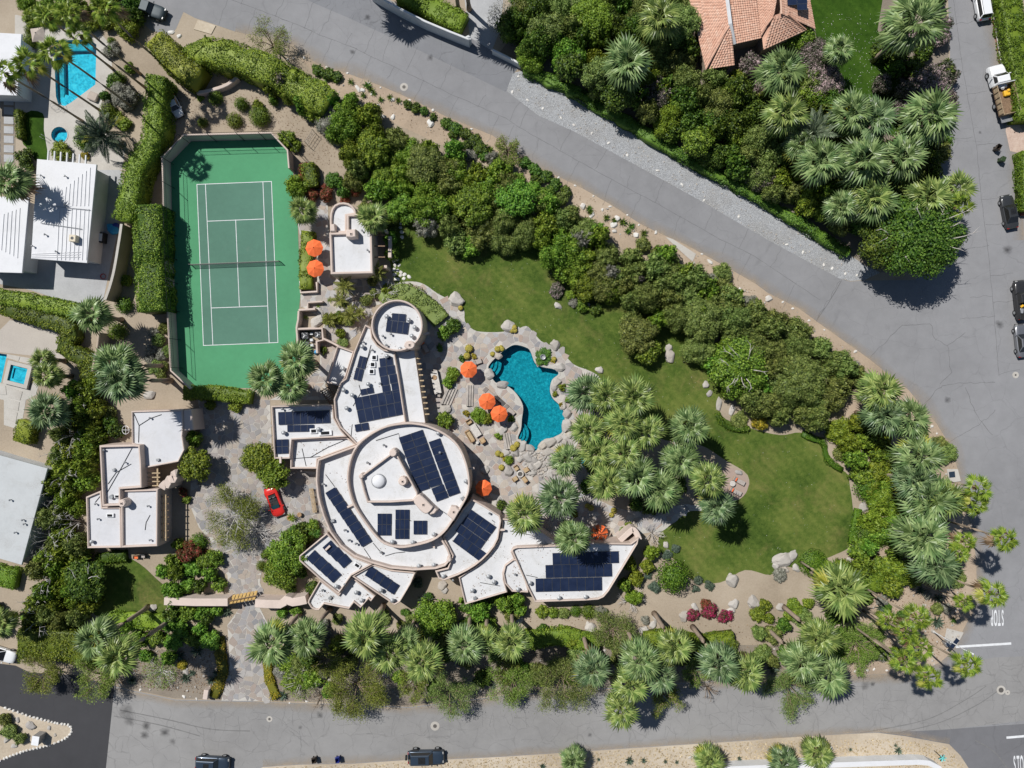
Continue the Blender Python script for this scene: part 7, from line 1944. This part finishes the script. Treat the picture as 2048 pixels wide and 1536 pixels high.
sheet('driveway_apron', pairs('2016,236 2032,238 2045,262 2060,262 2060,300 2037,306 2020,302 2011,262'), 'apron', .02) if ground_mat('apron', (.38, .27, .22), (.5, .38, .31), (.58, .47, .4), s1=1.5, s2=6) or 1 else 0
# ------------------------------------------------------------------ garden furniture
def umbrella(px, py, r, label, z=2.55, mat='orange_cloth', n=8, fold=0.0, group='orange garden parasols'):
    x, y = P(px, py, z); rm = r / PXM * (CAMH - z) / CAMH
    root = thing('parasol', label, 'parasol', (x, y, .06), rnd.uniform(0, .5), group)
    pm = None
    for i in range(n):
        if pm is None:
            a = math.pi / n; m = MB(); hh = .55 if not fold else .75; zz = z - .15
            c, s = math.cos(a), math.sin(a)
            k = [(0, 0, zz + .25)] + [(rm * t * c, rm * t * sg * s * (1 - fold), zz + .25 - hh * t ** 1.15 - (0 if sg else .04 * t) - (fold * .25 * t if sg == 0 else 0)) for t in (.5, 1.0) for sg in (-1, 0, 1)]
            m.add(k + [(p[0], p[1], p[2] - .012) for p in k], [(0, 1, 2), (0, 2, 3), (1, 4, 5, 2), (2, 5, 6, 3), (7, 9, 8), (7, 10, 9), (8, 9, 12, 11), (9, 10, 13, 12), (4, 11, 12, 5), (5, 12, 13, 6)])
            pm = m.mesh('canopy_panel', M[mat])
        o = ob('canopy_panel', pm, root); o.rotation_euler = (0, 0, 6.28318 * i / n)
    m = MB()
    for i in range(n):
        a = 6.28318 * (i + .5) / n; m.tube([(0, 0, z + .06), (rm * math.cos(a), rm * math.sin(a), z + .1 - .58)], .014, 4)
    tag(m.build('ribs', M['timber'], root), kind='stuff')
    m = MB(); m.cyl((0, 0, 0), .028, z, 8); m.build('pole', M['timber'], root)
    m = MB(); m.lathe((0, 0, z + .08), [(.05, 0), (.06, .05), (.02, .12), (.001, .13)], 8); m.build('finial', M['dark_metal'], root)
    m = MB(); m.lathe((0, 0, 0), [(.32, 0), (.32, .06), (.08, .1), (.05, .3)], 14); m.build('base', M['dark_metal'], root)
umbrella(627, 495, 18, 'upper orange parasol of the pair between court and pavilion'); umbrella(629, 536, 18, 'lower orange parasol of the pair between court and pavilion')
umbrella(937, 739, 17.5, 'orange parasol by the potted plants above the garden steps'); umbrella(974, 803, 17.5, 'orange parasol of the poolside pair, nearer the house')
umbrella(998, 828, 17.5, 'orange parasol of the poolside pair, nearer the pool edge'); umbrella(967, 977, 17, 'orange parasol half in the shade of the oval roof')
umbrella(1200, 1068, 18, 'drooping red-orange parasol shaded by palms at the east wing', fold=.35)
umbrella(72, 66, 19, 'pale grey square canvas parasol beside the angular pool', mat='canvas_grey', n=4, group='canvas parasols')
def W2(px, py, z=0): return P(px, py, z)
def chair(px, py, ang, label, cush='cushion_tan', frame='wicker', w=.75, group='woven lounge chairs', nm='lounge_chair'):
    x, y = P(px, py, .4); r = thing(nm, label, 'chair', (x, y, .06), ang, group)
    m = MB(); m.box((0, 0, .3), (w, .75, .12), ch=.03); m.build('seat', M[frame], r)
    m = MB(); m.box((.03, 0, .41), (w * .78, .66, .12), ch=.04); m.build('cushion', M[cush], r)
    m = MB(); m.box((-w * .42, 0, .55), (.13, .75, .5), ry=-.15, ch=.04); m.build('backrest', M[frame], r)
    for s in (-1, 1):
        m = MB(); m.box((0, s * .36, .47), (w * .85, .1, .3), ch=.03); m.build('armrest', M[frame], r)
        for k in (-1, 1):
            m = MB(); m.box((k * w * .4, s * .33, .12), (.06, .06, .25)); m.build('leg', M[frame], r)
    return r
def ottoman(px, py, ang, label):
    x, y = P(px, py, .4); r = thing('wicker_seat', label, 'chair', (x, y, .06), ang, 'wicker seats round the fire pit')
    m = MB(); m.box((0, 0, .2), (.78, .62, .4), ch=.04); m.build('base', M['wicker'], r)
    m = MB(); m.box((0, 0, .45), (.74, .58, .1), ch=.04); m.build('cushion', M['cushion_tan'], r)
    m = MB(); m.box((-.36, 0, .58), (.1, .62, .34), ry=-.2, ch=.03); m.build('backrest', M['wicker'], r)
for q in ((1032.5, 936, -1.0, 'wicker seat of the fire pit ring nearest the pool rocks and house'), (1052.5, 940, -2.6, 'wicker seat of the fire pit ring nearest the boulder and waterfall'), (1030.5, 958, .6, 'wicker seat of the fire pit ring nearest the oval roof'), (1049.5, 959, 2.2, 'wicker seat of the fire pit ring nearest the palms')): ottoman(*q)
x, y = P(1040.5, 948, .3); fp = thing('fire_pit', 'round pale stone fire pit ringed by wicker seats', 'fire pit', (x, y, .06))
MB().lathe((0, 0, 0), [(.52, 0), (.52, .42), (.46, .46), (.36, .46), (.32, .3)], 24).build('rim', M['stone_top'], fp)
m = MB(); m.lathe((0, 0, .26), [(.33, 0), (.33, .06), (.01, .1)], 18)
for i in range(8): m.rock((rnd.uniform(-.2, .2), rnd.uniform(-.2, .2), .36), (.07, .06, .05), i, 0)
m.build('lava_stones', M['cover_iron'], fp)
def table(px, py, L, W, ang, label, h=.72, mat='stone_top', leg='dark_metal'):
    x, y = P(px, py, h); r = thing('table', label, 'table', (x, y, .06), ang)
    m = MB(); m.box((0, 0, h - .04), (L, W, .08), ch=.02); m.build('table_top', M[mat], r)
    for a in (-1, 1):
        for b in (-1, 1):
            m = MB(); m.box((a * (L / 2 - .12), b * (W / 2 - .1), (h - .08) / 2), (.08, .08, h - .08)); m.build('leg', M[leg], r)
    return r
table(951, 861, 1.95, .98, math.atan2(-160, 100), 'rectangular stone coffee table among tan lounge chairs', .45)
table(872, 765, 3.3, 1.05, math.atan2(-46, 9), 'long pale dining table in the shade edge of the east strip roof', .75)
chair(938, 844, -1.0, 'tan lounge chair at the house end of the stone coffee table'); chair(965, 881, 2.1, 'tan lounge chair at the terrace end of the stone coffee table')
sf = chair(940, 872, math.atan2(60, 100), 'two-seat tan sofa along the stone coffee table', nm='sofa', group='sofas'); sf['category'] = 'sofa'; sf.scale = (1.0, 2.4, 1)
x, y = P(955, 885); tag(MB().lathe((x, y, .06), [(.2, 0), (.24, .2), (.24, .42), (.2, .46), (.01, .46)], 14).build('side_table', M['stone_top']), 'small drum side table next to the tan sofa', 'side table')
for q in ((870, 743, 1.4, 'metal chair at the upper end of the long dining table'), (877, 790, -1.8, 'metal chair at the lower end of the long dining table')): chair(*q, cush='cushion', frame='dark_metal', w=.6, group='dining chairs', nm='dining_chair')
x, y = P(869, 755, .8); m = MB(); m.lathe((x, y, .8), [(.12, 0), (.34, .06), (.36, .1), (.3, .08), (.01, .03)], 14); tag(m.build('fruit_bowl', M['wicker']), 'woven bowl on the long dining table', 'bowl')
def recliner(px, py, ang, label, pil='orange_cloth', L=1.95, cush='cushion'):
    x, y = P(px, py, .35); r = thing('recliner', label, 'recliner', (x, y, .06), ang, 'garden recliners')
    m = MB(); m.box((0, 0, .24), (L, .72, .07), ch=.02); m.build('frame', M['wicker'], r)
    m = MB(); m.box((L * .16, 0, .33), (L * .66, .66, .12), ch=.04); m.build('seat_cushion', M[cush], r)
    m = MB(); m.box((-L * .36, 0, .50), (L * .36, .66, .12), ry=.45, ch=.04); m.build('back_cushion', M[cush], r)
    if pil:
        m = MB(); m.box((-L * .26, 0, .56), (.22, .58, .14), ry=.45, ch=.05); m.build('pillow', M[pil], r)
    for a in (-1, 1):
        for b in (-1, 1):
            m = MB(); m.box((a * L * .42, b * .3, .11), (.06, .06, .22)); m.build('leg', M['wicker'], r)
recliner(1478, 962, math.atan2(-14, 26), 'recliner with orange pillow on the lawn pad, nearer the small boulder'); recliner(1471, 983, math.atan2(-12, 24), 'recliner with orange pillow on the lawn pad, nearer the shaded palm')
x, y = P(1465, 967, .4); m = MB(); m.lathe((x, y, .06), [(.16, 0), (.12, .1), (.12, .36), (.42, .38), (.42, .44), (.01, .44)], 18); tag(m.build('side_table', M['stone_top']), 'round white side table between the two lawn recliners', 'side table')
recliner(849, 693, -1.05, 'dark recliner with red cushion in the shadow of the round tower', L=1.9); recliner(1001, 803, -.75, 'dark grey recliner behind the poolside parasol pair', None, cush='cushion_dark'); recliner(978, 786, -.75, 'grey recliner half under the poolside parasol nearer the house', None); recliner(1019, 820, -.8, 'grey recliner tucked by the poolside parasol nearer the pool', None)
recliner(955, 724, .35, 'short grey lounge seat beside the parasol above the garden steps', None, L=1.3)
chair(273, 1114, -1.6, 'small patio chair with orange cushion below the cottage wall', 'orange_cloth', 'timber', .6, 'patio chairs', 'patio_chair'); chair(287, 1112, -1.6, 'grey patio chair next to the orange-cushioned one below the cottage', 'cushion', 'dark_metal', .6, 'patio chairs', 'patio_chair')
table(612, 514, .8, .5, .2, 'small table between the orange parasol pair', .6)
m = MB(); x, y = P(186, 193, .3); m.box((x, y, .28), (1.5, 1.25, .45), -.4, ch=.12); tag(m.build('daybed', M['canvas_grey']), 'square covered daybed beside the angular pool', 'daybed')
for k, (a, b) in enumerate(((112, 215), (126, 216), (92, 277))):
    x, y = P(a, b); r = thing('pool_rail', ('left', 'right', 'spa')[k] + ' bent metal handrail by the ' + ('round spa' if k == 2 else 'angular pool steps'), 'handrail', (x, y, .02), .6 + k)
    for s in (-.2, .2): MB().tube([(-.5, s, 0), (-.4, s, .7), (0, s, .9), (.5, s, .6), (.55, s, 0)], .022, 5).build('tube', M['steel'], r)
# garden steps (flights of slabs)
flat('step_stone', (.38, .345, .31), .85, var=.25, scale=1.5)
def flight(label, a, b, n, step, rise, mat='step_stone'):
    """a,b = ends of the topmost riser line in plan pixels; step = plan-pixel vector to the next riser"""
    r = thing('garden_steps', label, 'steps')
    for i in range(n):
        z = rise * (n - i) + .06
        q = [(a[0] + step[0] * (i - 1), a[1] + step[1] * (i - 1)), (b[0] + step[0] * (i - 1), b[1] + step[1] * (i - 1)), (b[0] + step[0] * i, b[1] + step[1] * i), (a[0] + step[0] * i, a[1] + step[1] * i)]
        m = MB(); m.prism(PL(q), .03, z, .02); m.build('step', M[mat], r)
flight('flight of four stone steps below the parasol with potted plants', (900, 776), (886, 808), 4, (5.2, .8), .16)
flight('three long stone steps beside the planter strip above the palm shrub', (938, 770), (937, 812), 3, (4.6, .2), .14)
flight('three curving stone steps between terrace and pool end', (1010, 866), (1016, 898), 3, (4.6, -.6), .14)
# planted pot, bowl
x, y = P(1086, 714, .7); pot = tag(MB().lathe((x, y, .05), [(.22, 0), (.4, .3), (.42, .6), (.36, .66), (.3, .64), (.27, .5), (.01, .48)], 18).build('garden_pot', M['grey_metal']), 'dark pot with pale rim in the round bed beside the pool', 'pot')
x, y = P(583, 1034); tag(MB().lathe((x, y, .05), [(.22, 0), (.36, .5), (.4, .82), (.33, .85), (.01, .8)], 16).build('garden_pot', M['terracotta_pot']), 'terracotta pot holding a spiky plant beside the red car', 'pot')
x, y = P(601, 1028); tag(MB().lathe((x, y, .05), [(.2, 0), (.34, .4), (.34, .55), (.26, .58), (.01, .5)], 16).build('garden_pot', M['wicker']), 'round tan urn beside the spiky potted plant', 'pot')
# slatted bench by the house wall
bn = thing('slatted_bench', 'long slatted timber bench along the curved house wall by the red car', 'bench', (*P(626, 1001, .5), .06), math.atan2(-56, 9))
for i in range(4): MB().box((0, -.24 + i * .16, .45), (3.6, .1, .06)).build('slat', M['timber_pale'], bn)
for s in (-1.6, -.5, .5, 1.6): MB().box((s, 0, .22), (.08, .6, .42)).build('leg', M['timber'], bn)
# cooling units and clutter
def acunit(px, py, w, label, rnd_=True):
    x, y = P(px, py, .9); r = thing('cooling_unit', label, 'air conditioner', (x, y, .03), .05, 'cooling units in the adobe enclosure')
    MB().box((0, 0, .45), (w, w, .9), ch=.12).build('casing', M['grey_metal'], r)
    MB().lathe((0, 0, .9), [(w * .42, 0), (w * .42, .05), (w * .36, .05), (w * .34, .01), (.01, .01)], 18).build('fan_ring', M['dark_metal'], r)
    m = MB()
    for i in range(3): m.box((w * .16 * math.cos(i * 2.09), w * .16 * math.sin(i * 2.09), .93), (w * .34, w * .14, .02), i * 2.09, rx=.3)
    m.build('fan_blade', M['steel'], r)
acunit(609, 671, .98, 'square cooling unit with fan, upper one by the court-side wall'); acunit(611, 690, .92, 'square cooling unit with fan, lower one by the court-side wall'); acunit(636, 669, .98, 'bluish cooling unit in the corner of the adobe enclosure')
for i, (a, b) in enumerate(((623, 667), (623, 680), (624, 691))):
    x, y = P(a, b, .5); m = MB(); m.box((x, y, .3), (.5, .45, .55), .1 * i, ch=.05); tag(m.build('pump_box', M['steel']), ('top', 'middle', 'bottom')[i] + ' small metal pump box between the cooling units', 'pump', 'pump boxes')
x, y = P(222, 457, .8); m = MB(); m.rock((x, y, .5), (.75, 1.0, .5), 3, 2, .15); tag(m.build('covered_mower', M['blue_tarp']), 'bright blue tarp-covered bundle against the boundary wall', 'tarp')
x, y = P(229, 452, .6); m = MB(); m.rock((x, y, .4), (.5, .6, .45), 5, 2, .15); tag(m.build('blue_sack', M['plastic_blue']), 'darker blue sack next to the bright tarp bundle', 'sack')
x, y = P(202, 475, .8); m = MB(); m.box((x, y, .5), (1.0, 1.5, 1.0), -.1, ch=.05); b = tag(m.build('storage_box', M['dark_metal']), 'dark yard box with white lid beside the white-roofed house', 'storage box'); m = MB(); m.box((x, y, 1.03), (.6, 1.1, .05), -.1); m.build('lid', M['white_metal'], b)
x, y = P(207, 553); m = MB()
for k in range(3): m.tube([(x + (.34 + .03 * k) * math.cos(a * .4488), y + (.34 + .03 * k) * math.sin(a * .4488), .05 + .04 * k) for a in range(15)], .022, 5)
tag(m.build('garden_hose', M['sign_red']), 'coiled red garden hose at the foot of the boundary wall', 'hose')
x, y = P(251, 860, 1.4); sd = thing('satellite_dish', 'white ring-shaped dish on legs beside the cottage wall', 'dish', (x, y, 0))
m = MB(); n = 20
m.tube([(.6 * math.cos(6.2832 * i / n), .6 * math.sin(6.2832 * i / n), 1.35 + .15 * math.cos(6.28 * i / n)) for i in range(n + 1)], .035, 6); m.build('ring', M['white_metal'], sd)
m = MB(); m.tube([(-.6, 0, 1.2), (0, 0, 1.3), (.6, 0, 1.5)], .03, 5); m.tube([(0, -.6, 1.35), (0, .6, 1.35)], .03, 5); m.build('crossbar', M['white_metal'], sd)
MB().cyl((0, 0, 0), .05, 1.3, 8).build('post', M['grey_metal'], sd)
x, y = P(243, 857); tag(MB().lathe((x, y, .02), [(.18, 0), (.3, .4), (.26, .44), (.01, .4)], 12).build('garden_pot', M['terracotta_pot']), 'orange clay pot against the cottage beside the ring dish', 'pot')
gg = thing('garden_gate', 'open black metal garden gate on the sandy path above the court', 'gate', (*P(616, 291), 0), 1.0)
for s in (0, 2.1): MB().cyl((s, 0, 0), .04, 1.7, 6).build('post', M['dark_metal'], gg)
for z in (.3, .9, 1.5): MB().box((1.05, 0, z), (2.1, .035, .035)).build('rail', M['dark_metal'], gg)
for s in (.5, 1.05, 1.6): MB().box((s, 0, .9), (.03, .03, 1.2)).build('bar', M['dark_metal'], gg)
for i in range(2):
    a, b = ((620, 705), (632, 708))[i]; x, y = P(a, b - 4, .4); m = MB(); m.rock((x, y, .3), (.45, .3, .3), i + 2, 1, .2); tag(m.build('blue_sack', M['blue_tarp']), ('first', 'second')[i] + ' blue tarp scrap outside the cooling enclosure', 'tarp', 'blue tarps by the enclosure')
# ------------------------------------------------------------------ loose ground detail
def scatter_cards(name, polys, n, ln, mat, z, seed, parent=None):
    g = np.random.default_rng(seed); pts = []
    for poly in polys:
        w = PL(poly); xs = [p[0] for p in w]; ys = [p[1] for p in w]; k = 0
        while k < n:
            a, b = g.uniform(min(xs), max(xs)), g.uniform(min(ys), max(ys))
            if inside(a, b, w): pts.append((a, b, z)); k += 1
    V = leaf_quads(np.array(pts), np.tile((0, 0, 1.0), (len(pts), 1)), ln, .7, .25, g)
    return tag(ob(name, np_mesh(name, V, np.arange(len(V)).reshape(-1, 4), np.zeros((0, 3), int), M[mat])), kind='stuff')
scatter_cards('fallen_petals', [pairs('1640,30 1660,200 1740,250 1800,280 1800,160 1755,60 1740,20')], 420, .10, 'stone_white', .05, 4)
scatter_cards('fallen_leaves', [pairs('240,1240 430,1240 425,1390 240,1370'), pairs('560,1290 1000,1220 1690,1260 1690,1340 1000,1385 560,1400'), pairs('1700,1180 1900,1100 1940,1200 1880,1320 1700,1340')], 1500, .2, 'frond_dead', .04, 5)
scatter_cards('daisies', [LAWN], 260, .085, 'stone_white', .05, 6)
m = MB()
for i in range(700):
    a = rnd.random()
    if a < .6: px, py = rnd.uniform(240, 1690), rnd.uniform(1285, 1395)
    elif a < .8: px, py = rnd.uniform(1700, 1930), rnd.uniform(1110, 1335)
    else:
        k = rnd.randrange(10, 55); px, py = ROAD_S[k][0] + rnd.uniform(-45, -3), ROAD_S[k][1] + rnd.uniform(3, 40)
    if inside(px, py, ROAD) or 455 < px < 545: continue
    x, y = P(px, py); s = rnd.uniform(.06, .22); m.rock((x, y, .01 + s * .25), (s, s * rnd.uniform(.6, 1), s * .6), i * .29, 0 if s < .15 else 1)
tag(m.build('scattered_stones', M['boulder']), kind='stuff')
m = MB()
for i in range(170):
    a = rnd.uniform(0, 1); px = 1048 + 58 * a + rnd.uniform(-12, 12); py = 898 + 52 * rnd.uniform(0, 1) + 6 * a
    if inside(px, py, POOL): continue
    x, y = P(px, py); s = rnd.uniform(.12, .3); m.rock((x, y, .06 + s * .3), (s, s * rnd.uniform(.6, 1), s * .7), i * .37, 1)
tag(m.build('cascade_rubble', M['boulder']), kind='stuff')
m = MB()
for i in range(260):
    t = rnd.uniform(0, 1); k = int(t * (len(VERGE_N) // 2))
    px = rnd.uniform(1030, 1710); f = (px - 1030) / 680
    py = 165 + f * 385 + rnd.uniform(-30, 26)
    if not inside(px, py, VERGE_N[:12] + pairs('1700,520 1614,462 1536,412 1448,360 1390,330 1312,288 1227,238 1146,198 1052,146')): continue
    x, y = P(px, py); s = rnd.uniform(.07, .16); m.rock((x, y, .02 + s * .2), (s, s * .8, s * .5), i * .31, 0)
tag(m.build('loose_gravel', M['boulder']), kind='stuff')
# cracks and seams sealed across the asphalt, as thin proud strips
def crack(m, pts, w, z, wob=.16, seed=0):
    p = [Vector((*P(*q), 0)) for q in pts]; out = []
    for i in range(len(p) - 1):
        n = max(2, int((p[i + 1] - p[i]).length / .45))
        for k in range(n):
            q = p[i].lerp(p[i + 1], k / n); out.append(q + Vector((noise.noise(Vector((q.x * .9, q.y * .9, seed))), noise.noise(Vector((q.x * .9, q.y * .9, seed + 7))), 0)) * wob)
    out.append(p[-1])
    L, Rr = [], []
    for i, q in enumerate(out):
        d = (out[min(i + 1, len(out) - 1)] - out[max(0, i - 1)]).normalized(); n = Vector((-d.y, d.x, 0)) * w * (.6 + .6 * abs(noise.noise(q * .7))) / 2
        L.append(q + n); Rr.append(q - n)
    b = len(m.v)
    for a, c in zip(L, Rr): m.v += [(a.x, a.y, z), (c.x, c.y, z)]
    for i in range(len(out) - 1): m.f.append((b + 2 * i, b + 2 * i + 1, b + 2 * i + 3, b + 2 * i + 2)); m.m.append(0)
flat('tar', (.045, .045, .048), .9, var=.4, scale=1.2)
flat('tyre_black', (.165, .163, .16), .9, var=.15, scale=2)
flat('tar_faint', (.12, .12, .123), .9, var=.3, scale=1.2)
SEAM = pairs('430,-12 500,13 599,51 638,69 708,96 747,115 812,145 904,189 1012,237 1039,255 1146,316 1234,365 1310,405 1443,480 1510,513 1640,600')
m = MB(); crack(m, SEAM, .06, .0115, .1)
for i in range(1, 40):
    t = i / 40 * (len(SEAM) - 1); k = int(t); f = t - k
    a = SEAM[k]; b = SEAM[k + 1]; c = (a[0] + (b[0] - a[0]) * f, a[1] + (b[1] - a[1]) * f)
    s = 1 if i % 2 else -1
    if i % 5 == 0: s *= .45
    crack(m, [c, (c[0] - 24 * s + rnd.uniform(-6, 6), c[1] + 52 * s)], .05, .0115, .3, i)
tag(m.build('road_cracks', M['tar_faint']), kind='stuff')
m = MB(); crack(m, pairs('1906,-10 1924,130 1953,294 1963,400 1979,526 1989,640 1998,752'), .06, .0115, .08)
for i, (px, py, s) in enumerate(((1910, 48, 1), (1922, 118, -1), (1930, 190, 1), (1945, 275, -1), (1952, 290, 1), (1962, 400, 1), (1970, 450, 1), (1978, 490, -1), (1982, 552, 1), (1984, 592, -1), (1986, 605, 1), (1990, 632, -1.6), (1996, 748, 1))):
    crack(m, [(px, py), (px + 44 * s, py - 6 * s + rnd.uniform(-4, 4))], .05, .0115, .25, i)
for q in ('1738,716 1805,650 1862,648 1870,680 1895,691 1902,745 1880,768', '1895,691 1930,665', '1843,812 1885,770 1935,765 1990,765', '1930,775 1958,840 1985,870', '1895,884 1958,850 1990,820', '1632,642 1650,610 1680,562'):
    crack(m, pairs(q), .07, .0115, .3, len(q))
crack(m, pairs('1632,642 1662,598 1683,561'), .12, .0118, .05)
tag(m.build('road_cracks', M['tar_faint']), kind='stuff')
m = MB()
for i in range(150):
    px = rnd.uniform(240, 2040); a = rnd.uniform(0, 1); py = 1410 + a * 95 - (px - 240) * .025
    if px > 1880: py = 1350 + a * 105
    d = rnd.choice(((0, 1), (1, 0), (0, 1), (.7, .7))); L = rnd.uniform(18, 55)
    q = [(px, py), (px + d[0] * L + rnd.uniform(-5, 5), py + d[1] * L * .8)]
    if q[1][1] > 1505 - (px - 240) * .024: continue
    crack(m, q, .035, .0155, .4, i)
tag(m.build('lower_road_cracks', M['tar_faint']), kind='stuff')
m = MB()
for q in ('1720,1466 1850,1440 1930,1400 1972,1372', '1740,1476 1870,1448 1950,1412 1995,1382'): crack(m, smooth(pairs(q), 6, False), .16, .0158, .0)
for q in ('240,1420 330,1438 420,1458 500,1462', '228,1432 320,1450 400,1472', '1950,1480 1990,1505 2020,1545'): crack(m, smooth(pairs(q), 6, False), .2, .0162, .0)
tag(m.build('tyre_marks', M['tyre_black']), kind='stuff')
scatter_cards('dry_grass', [pairs('530,1536 700,1530 1000,1516 1500,1484 1800,1476 1895,1494 1935,1540 1900,1560 530,1560')], 5200, .26, 'straw', .05, 8)
scatter_cards('dry_leaves', [pairs('690,150 760,178 890,240 985,278 1078,342 1221,416 1370,496 1536,594 1690,694 1780,760 1880,870 1915,950 1880,950 1760,790 1600,680 1400,560 1200,450 1000,330 850,270 700,190'), pairs('390,170 560,200 640,260 700,340 640,330 560,262 360,252 330,290 350,200')], 900, .16, 'frond_dead', .035, 9)
# leaf litter and grit lying on the flat roofs
def roof_litter(root, polys, n, seed):
    g = np.random.default_rng(seed); pts = []
    for poly, z, c in polys:
        w = offset(ccw(PL(poly, z)), .5); xs = [p[0] for p in w]; ys = [p[1] for p in w]; k = 0; it = 0
        while k < c and it < c * 30:
            it += 1; a, b = g.uniform(min(xs), max(xs)), g.uniform(min(ys), max(ys))
            if inside(a, b, w) and noise.noise(Vector((a * .35, b * .35, seed))) > -.05: pts.append((a, b, z + .035)); k += 1
    V = leaf_quads(np.array(pts), np.tile((0, 0, 1.0), (len(pts), 1)), .16, .6, .3, g)
    tag(ob('roof_litter', np_mesh('roof_litter', V, np.arange(len(V)).reshape(-1, 4), np.zeros((0, 3), int), M['frond_dead']), root), kind='stuff')
roof_litter(house, [(B_CRES, 3.4, 90), (B_TERR, 2.5, 60), (B_SE, 3.1, 80), (B_WING, 3.7, 70), (B_NORTH, 3.8, 80), (B_FAN, 3.5, 40), (B_WEST, 2.8, 30), (B_BOW, 3.3, 30), (B_SW1, 3.4, 30), (B_SW2, 3.2, 40), (B_TOWER, 4.5, 30)], 1, 3)
# wind-blown grit along the road edges and oil stains in the wheel paths
def dust_strip(name, pts, inner, z, mat='dust', flip=1):
    p = [Vector((*P(*q), 0)) for q in pts]; vs = []; fade = []; fs = []
    for i, q in enumerate(p):
        d = (p[min(i + 1, len(p) - 1)] - p[max(0, i - 1)]).normalized(); n = Vector((-d.y, d.x, 0)) * flip
        k = inner * (.7 + .8 * abs(noise.noise(q * .15)))
        vs += [(q.x, q.y, z), (q.x + n.x * k * .35, q.y + n.y * k * .35, z), (q.x + n.x * k, q.y + n.y * k, z)]; fade += [1.0, .5, 0.0]
    for i in range(len(p) - 1):
        for j in (0, 1): fs.append((3 * i + j, 3 * i + j + 1, 3 * i + j + 4, 3 * i + j + 3))
    me = bpy.data.meshes.new(name); me.from_pydata(vs, [], fs); me.materials.append(M[mat])
    at = me.attributes.new('fade', 'FLOAT', 'POINT'); at.data.foreach_set('value', fade); me.update()
    return tag(ob(name, me), kind='stuff')
def dense(pts, step=14):
    out = []
    for i in range(len(pts) - 1):
        n = max(1, int(math.dist(pts[i], pts[i + 1]) / step)); out += [(pts[i][0] + (pts[i + 1][0] - pts[i][0]) * k / n, pts[i][1] + (pts[i + 1][1] - pts[i][1]) * k / n) for k in range(n)]
    return out + [pts[-1]]
dust_strip('road_grit', dense(ROAD_S[8:56]), 1.7, .0135, flip=1)
dust_strip('road_grit', dense(pairs('1985,-20 1998,100 2010,180 2028,240 2036,310 2045,400 2048,480')), 2.2, .0135, flip=-1)
dust_strip('road_grit', dense(pairs('229,1375 260,1382 351,1401 500,1404 661,1409 820,1416 1000,1394 1198,1379 1427,1364 1620,1358 1703,1353 1770,1349 1822,1346')), 1.5, .0165, flip=-1)
dust_strip('road_grit', dense(pairs('526,1533 604,1528 708,1526 812,1519 890,1518 1010,1512 1250,1496 1510,1479 1692,1467 1757,1464 1812,1471 1898,1487')), 1.3, .0185, flip=1)
def stain(px, py, r, mat='oil', z=.0175):
    x, y = P(px, py); n = 16; vs = [(x, y, z)]; fade = [1.0]
    for i in range(n):
        a = 6.2832 * i / n; k = r / PXM * (.7 + .6 * abs(noise.noise(Vector((math.cos(a) + px, math.sin(a) + py, 0))))); vs.append((x + k * math.cos(a), y + k * math.sin(a), z)); fade.append(0)
    me = bpy.data.meshes.new('road_stain'); me.from_pydata(vs, [], [(0, 1 + i, 1 + (i + 1) % n) for i in range(n)]); me.materials.append(M[mat])
    at = me.attributes.new('fade', 'FLOAT', 'POINT'); at.data.foreach_set('value', fade); me.update()
    return tag(ob('road_stain', me), kind='stuff')
for a, b, r in ((252, 1422, 22), (258, 1440, 16), (292, 1452, 14), (290, 1470, 12), (345, 1483, 10), (330, 1465, 14), (640, 1430, 10), (745, 1368, 8), (705, 104, 8), (1730, 1372, 12), (1745, 1368, 8), (1895, 800, 10), (1960, 265, 5), (1925, 350, 7), (600, 1455, 6), (1180, 1470, 7), (735, 35, 9), (860, 115, 10), (2015, 500, 14), (2000, 650, 12)):
    stain(a, b, r)
sheet('asphalt_patch', pairs('519,57 524,46 560,57 555,68'), 'asphalt_old', .0125)
sheet('asphalt_patch', pairs('470,1420 560,1418 562,1452 472,1455'), 'asphalt_low', .0130) if 0 else None
write_labels()
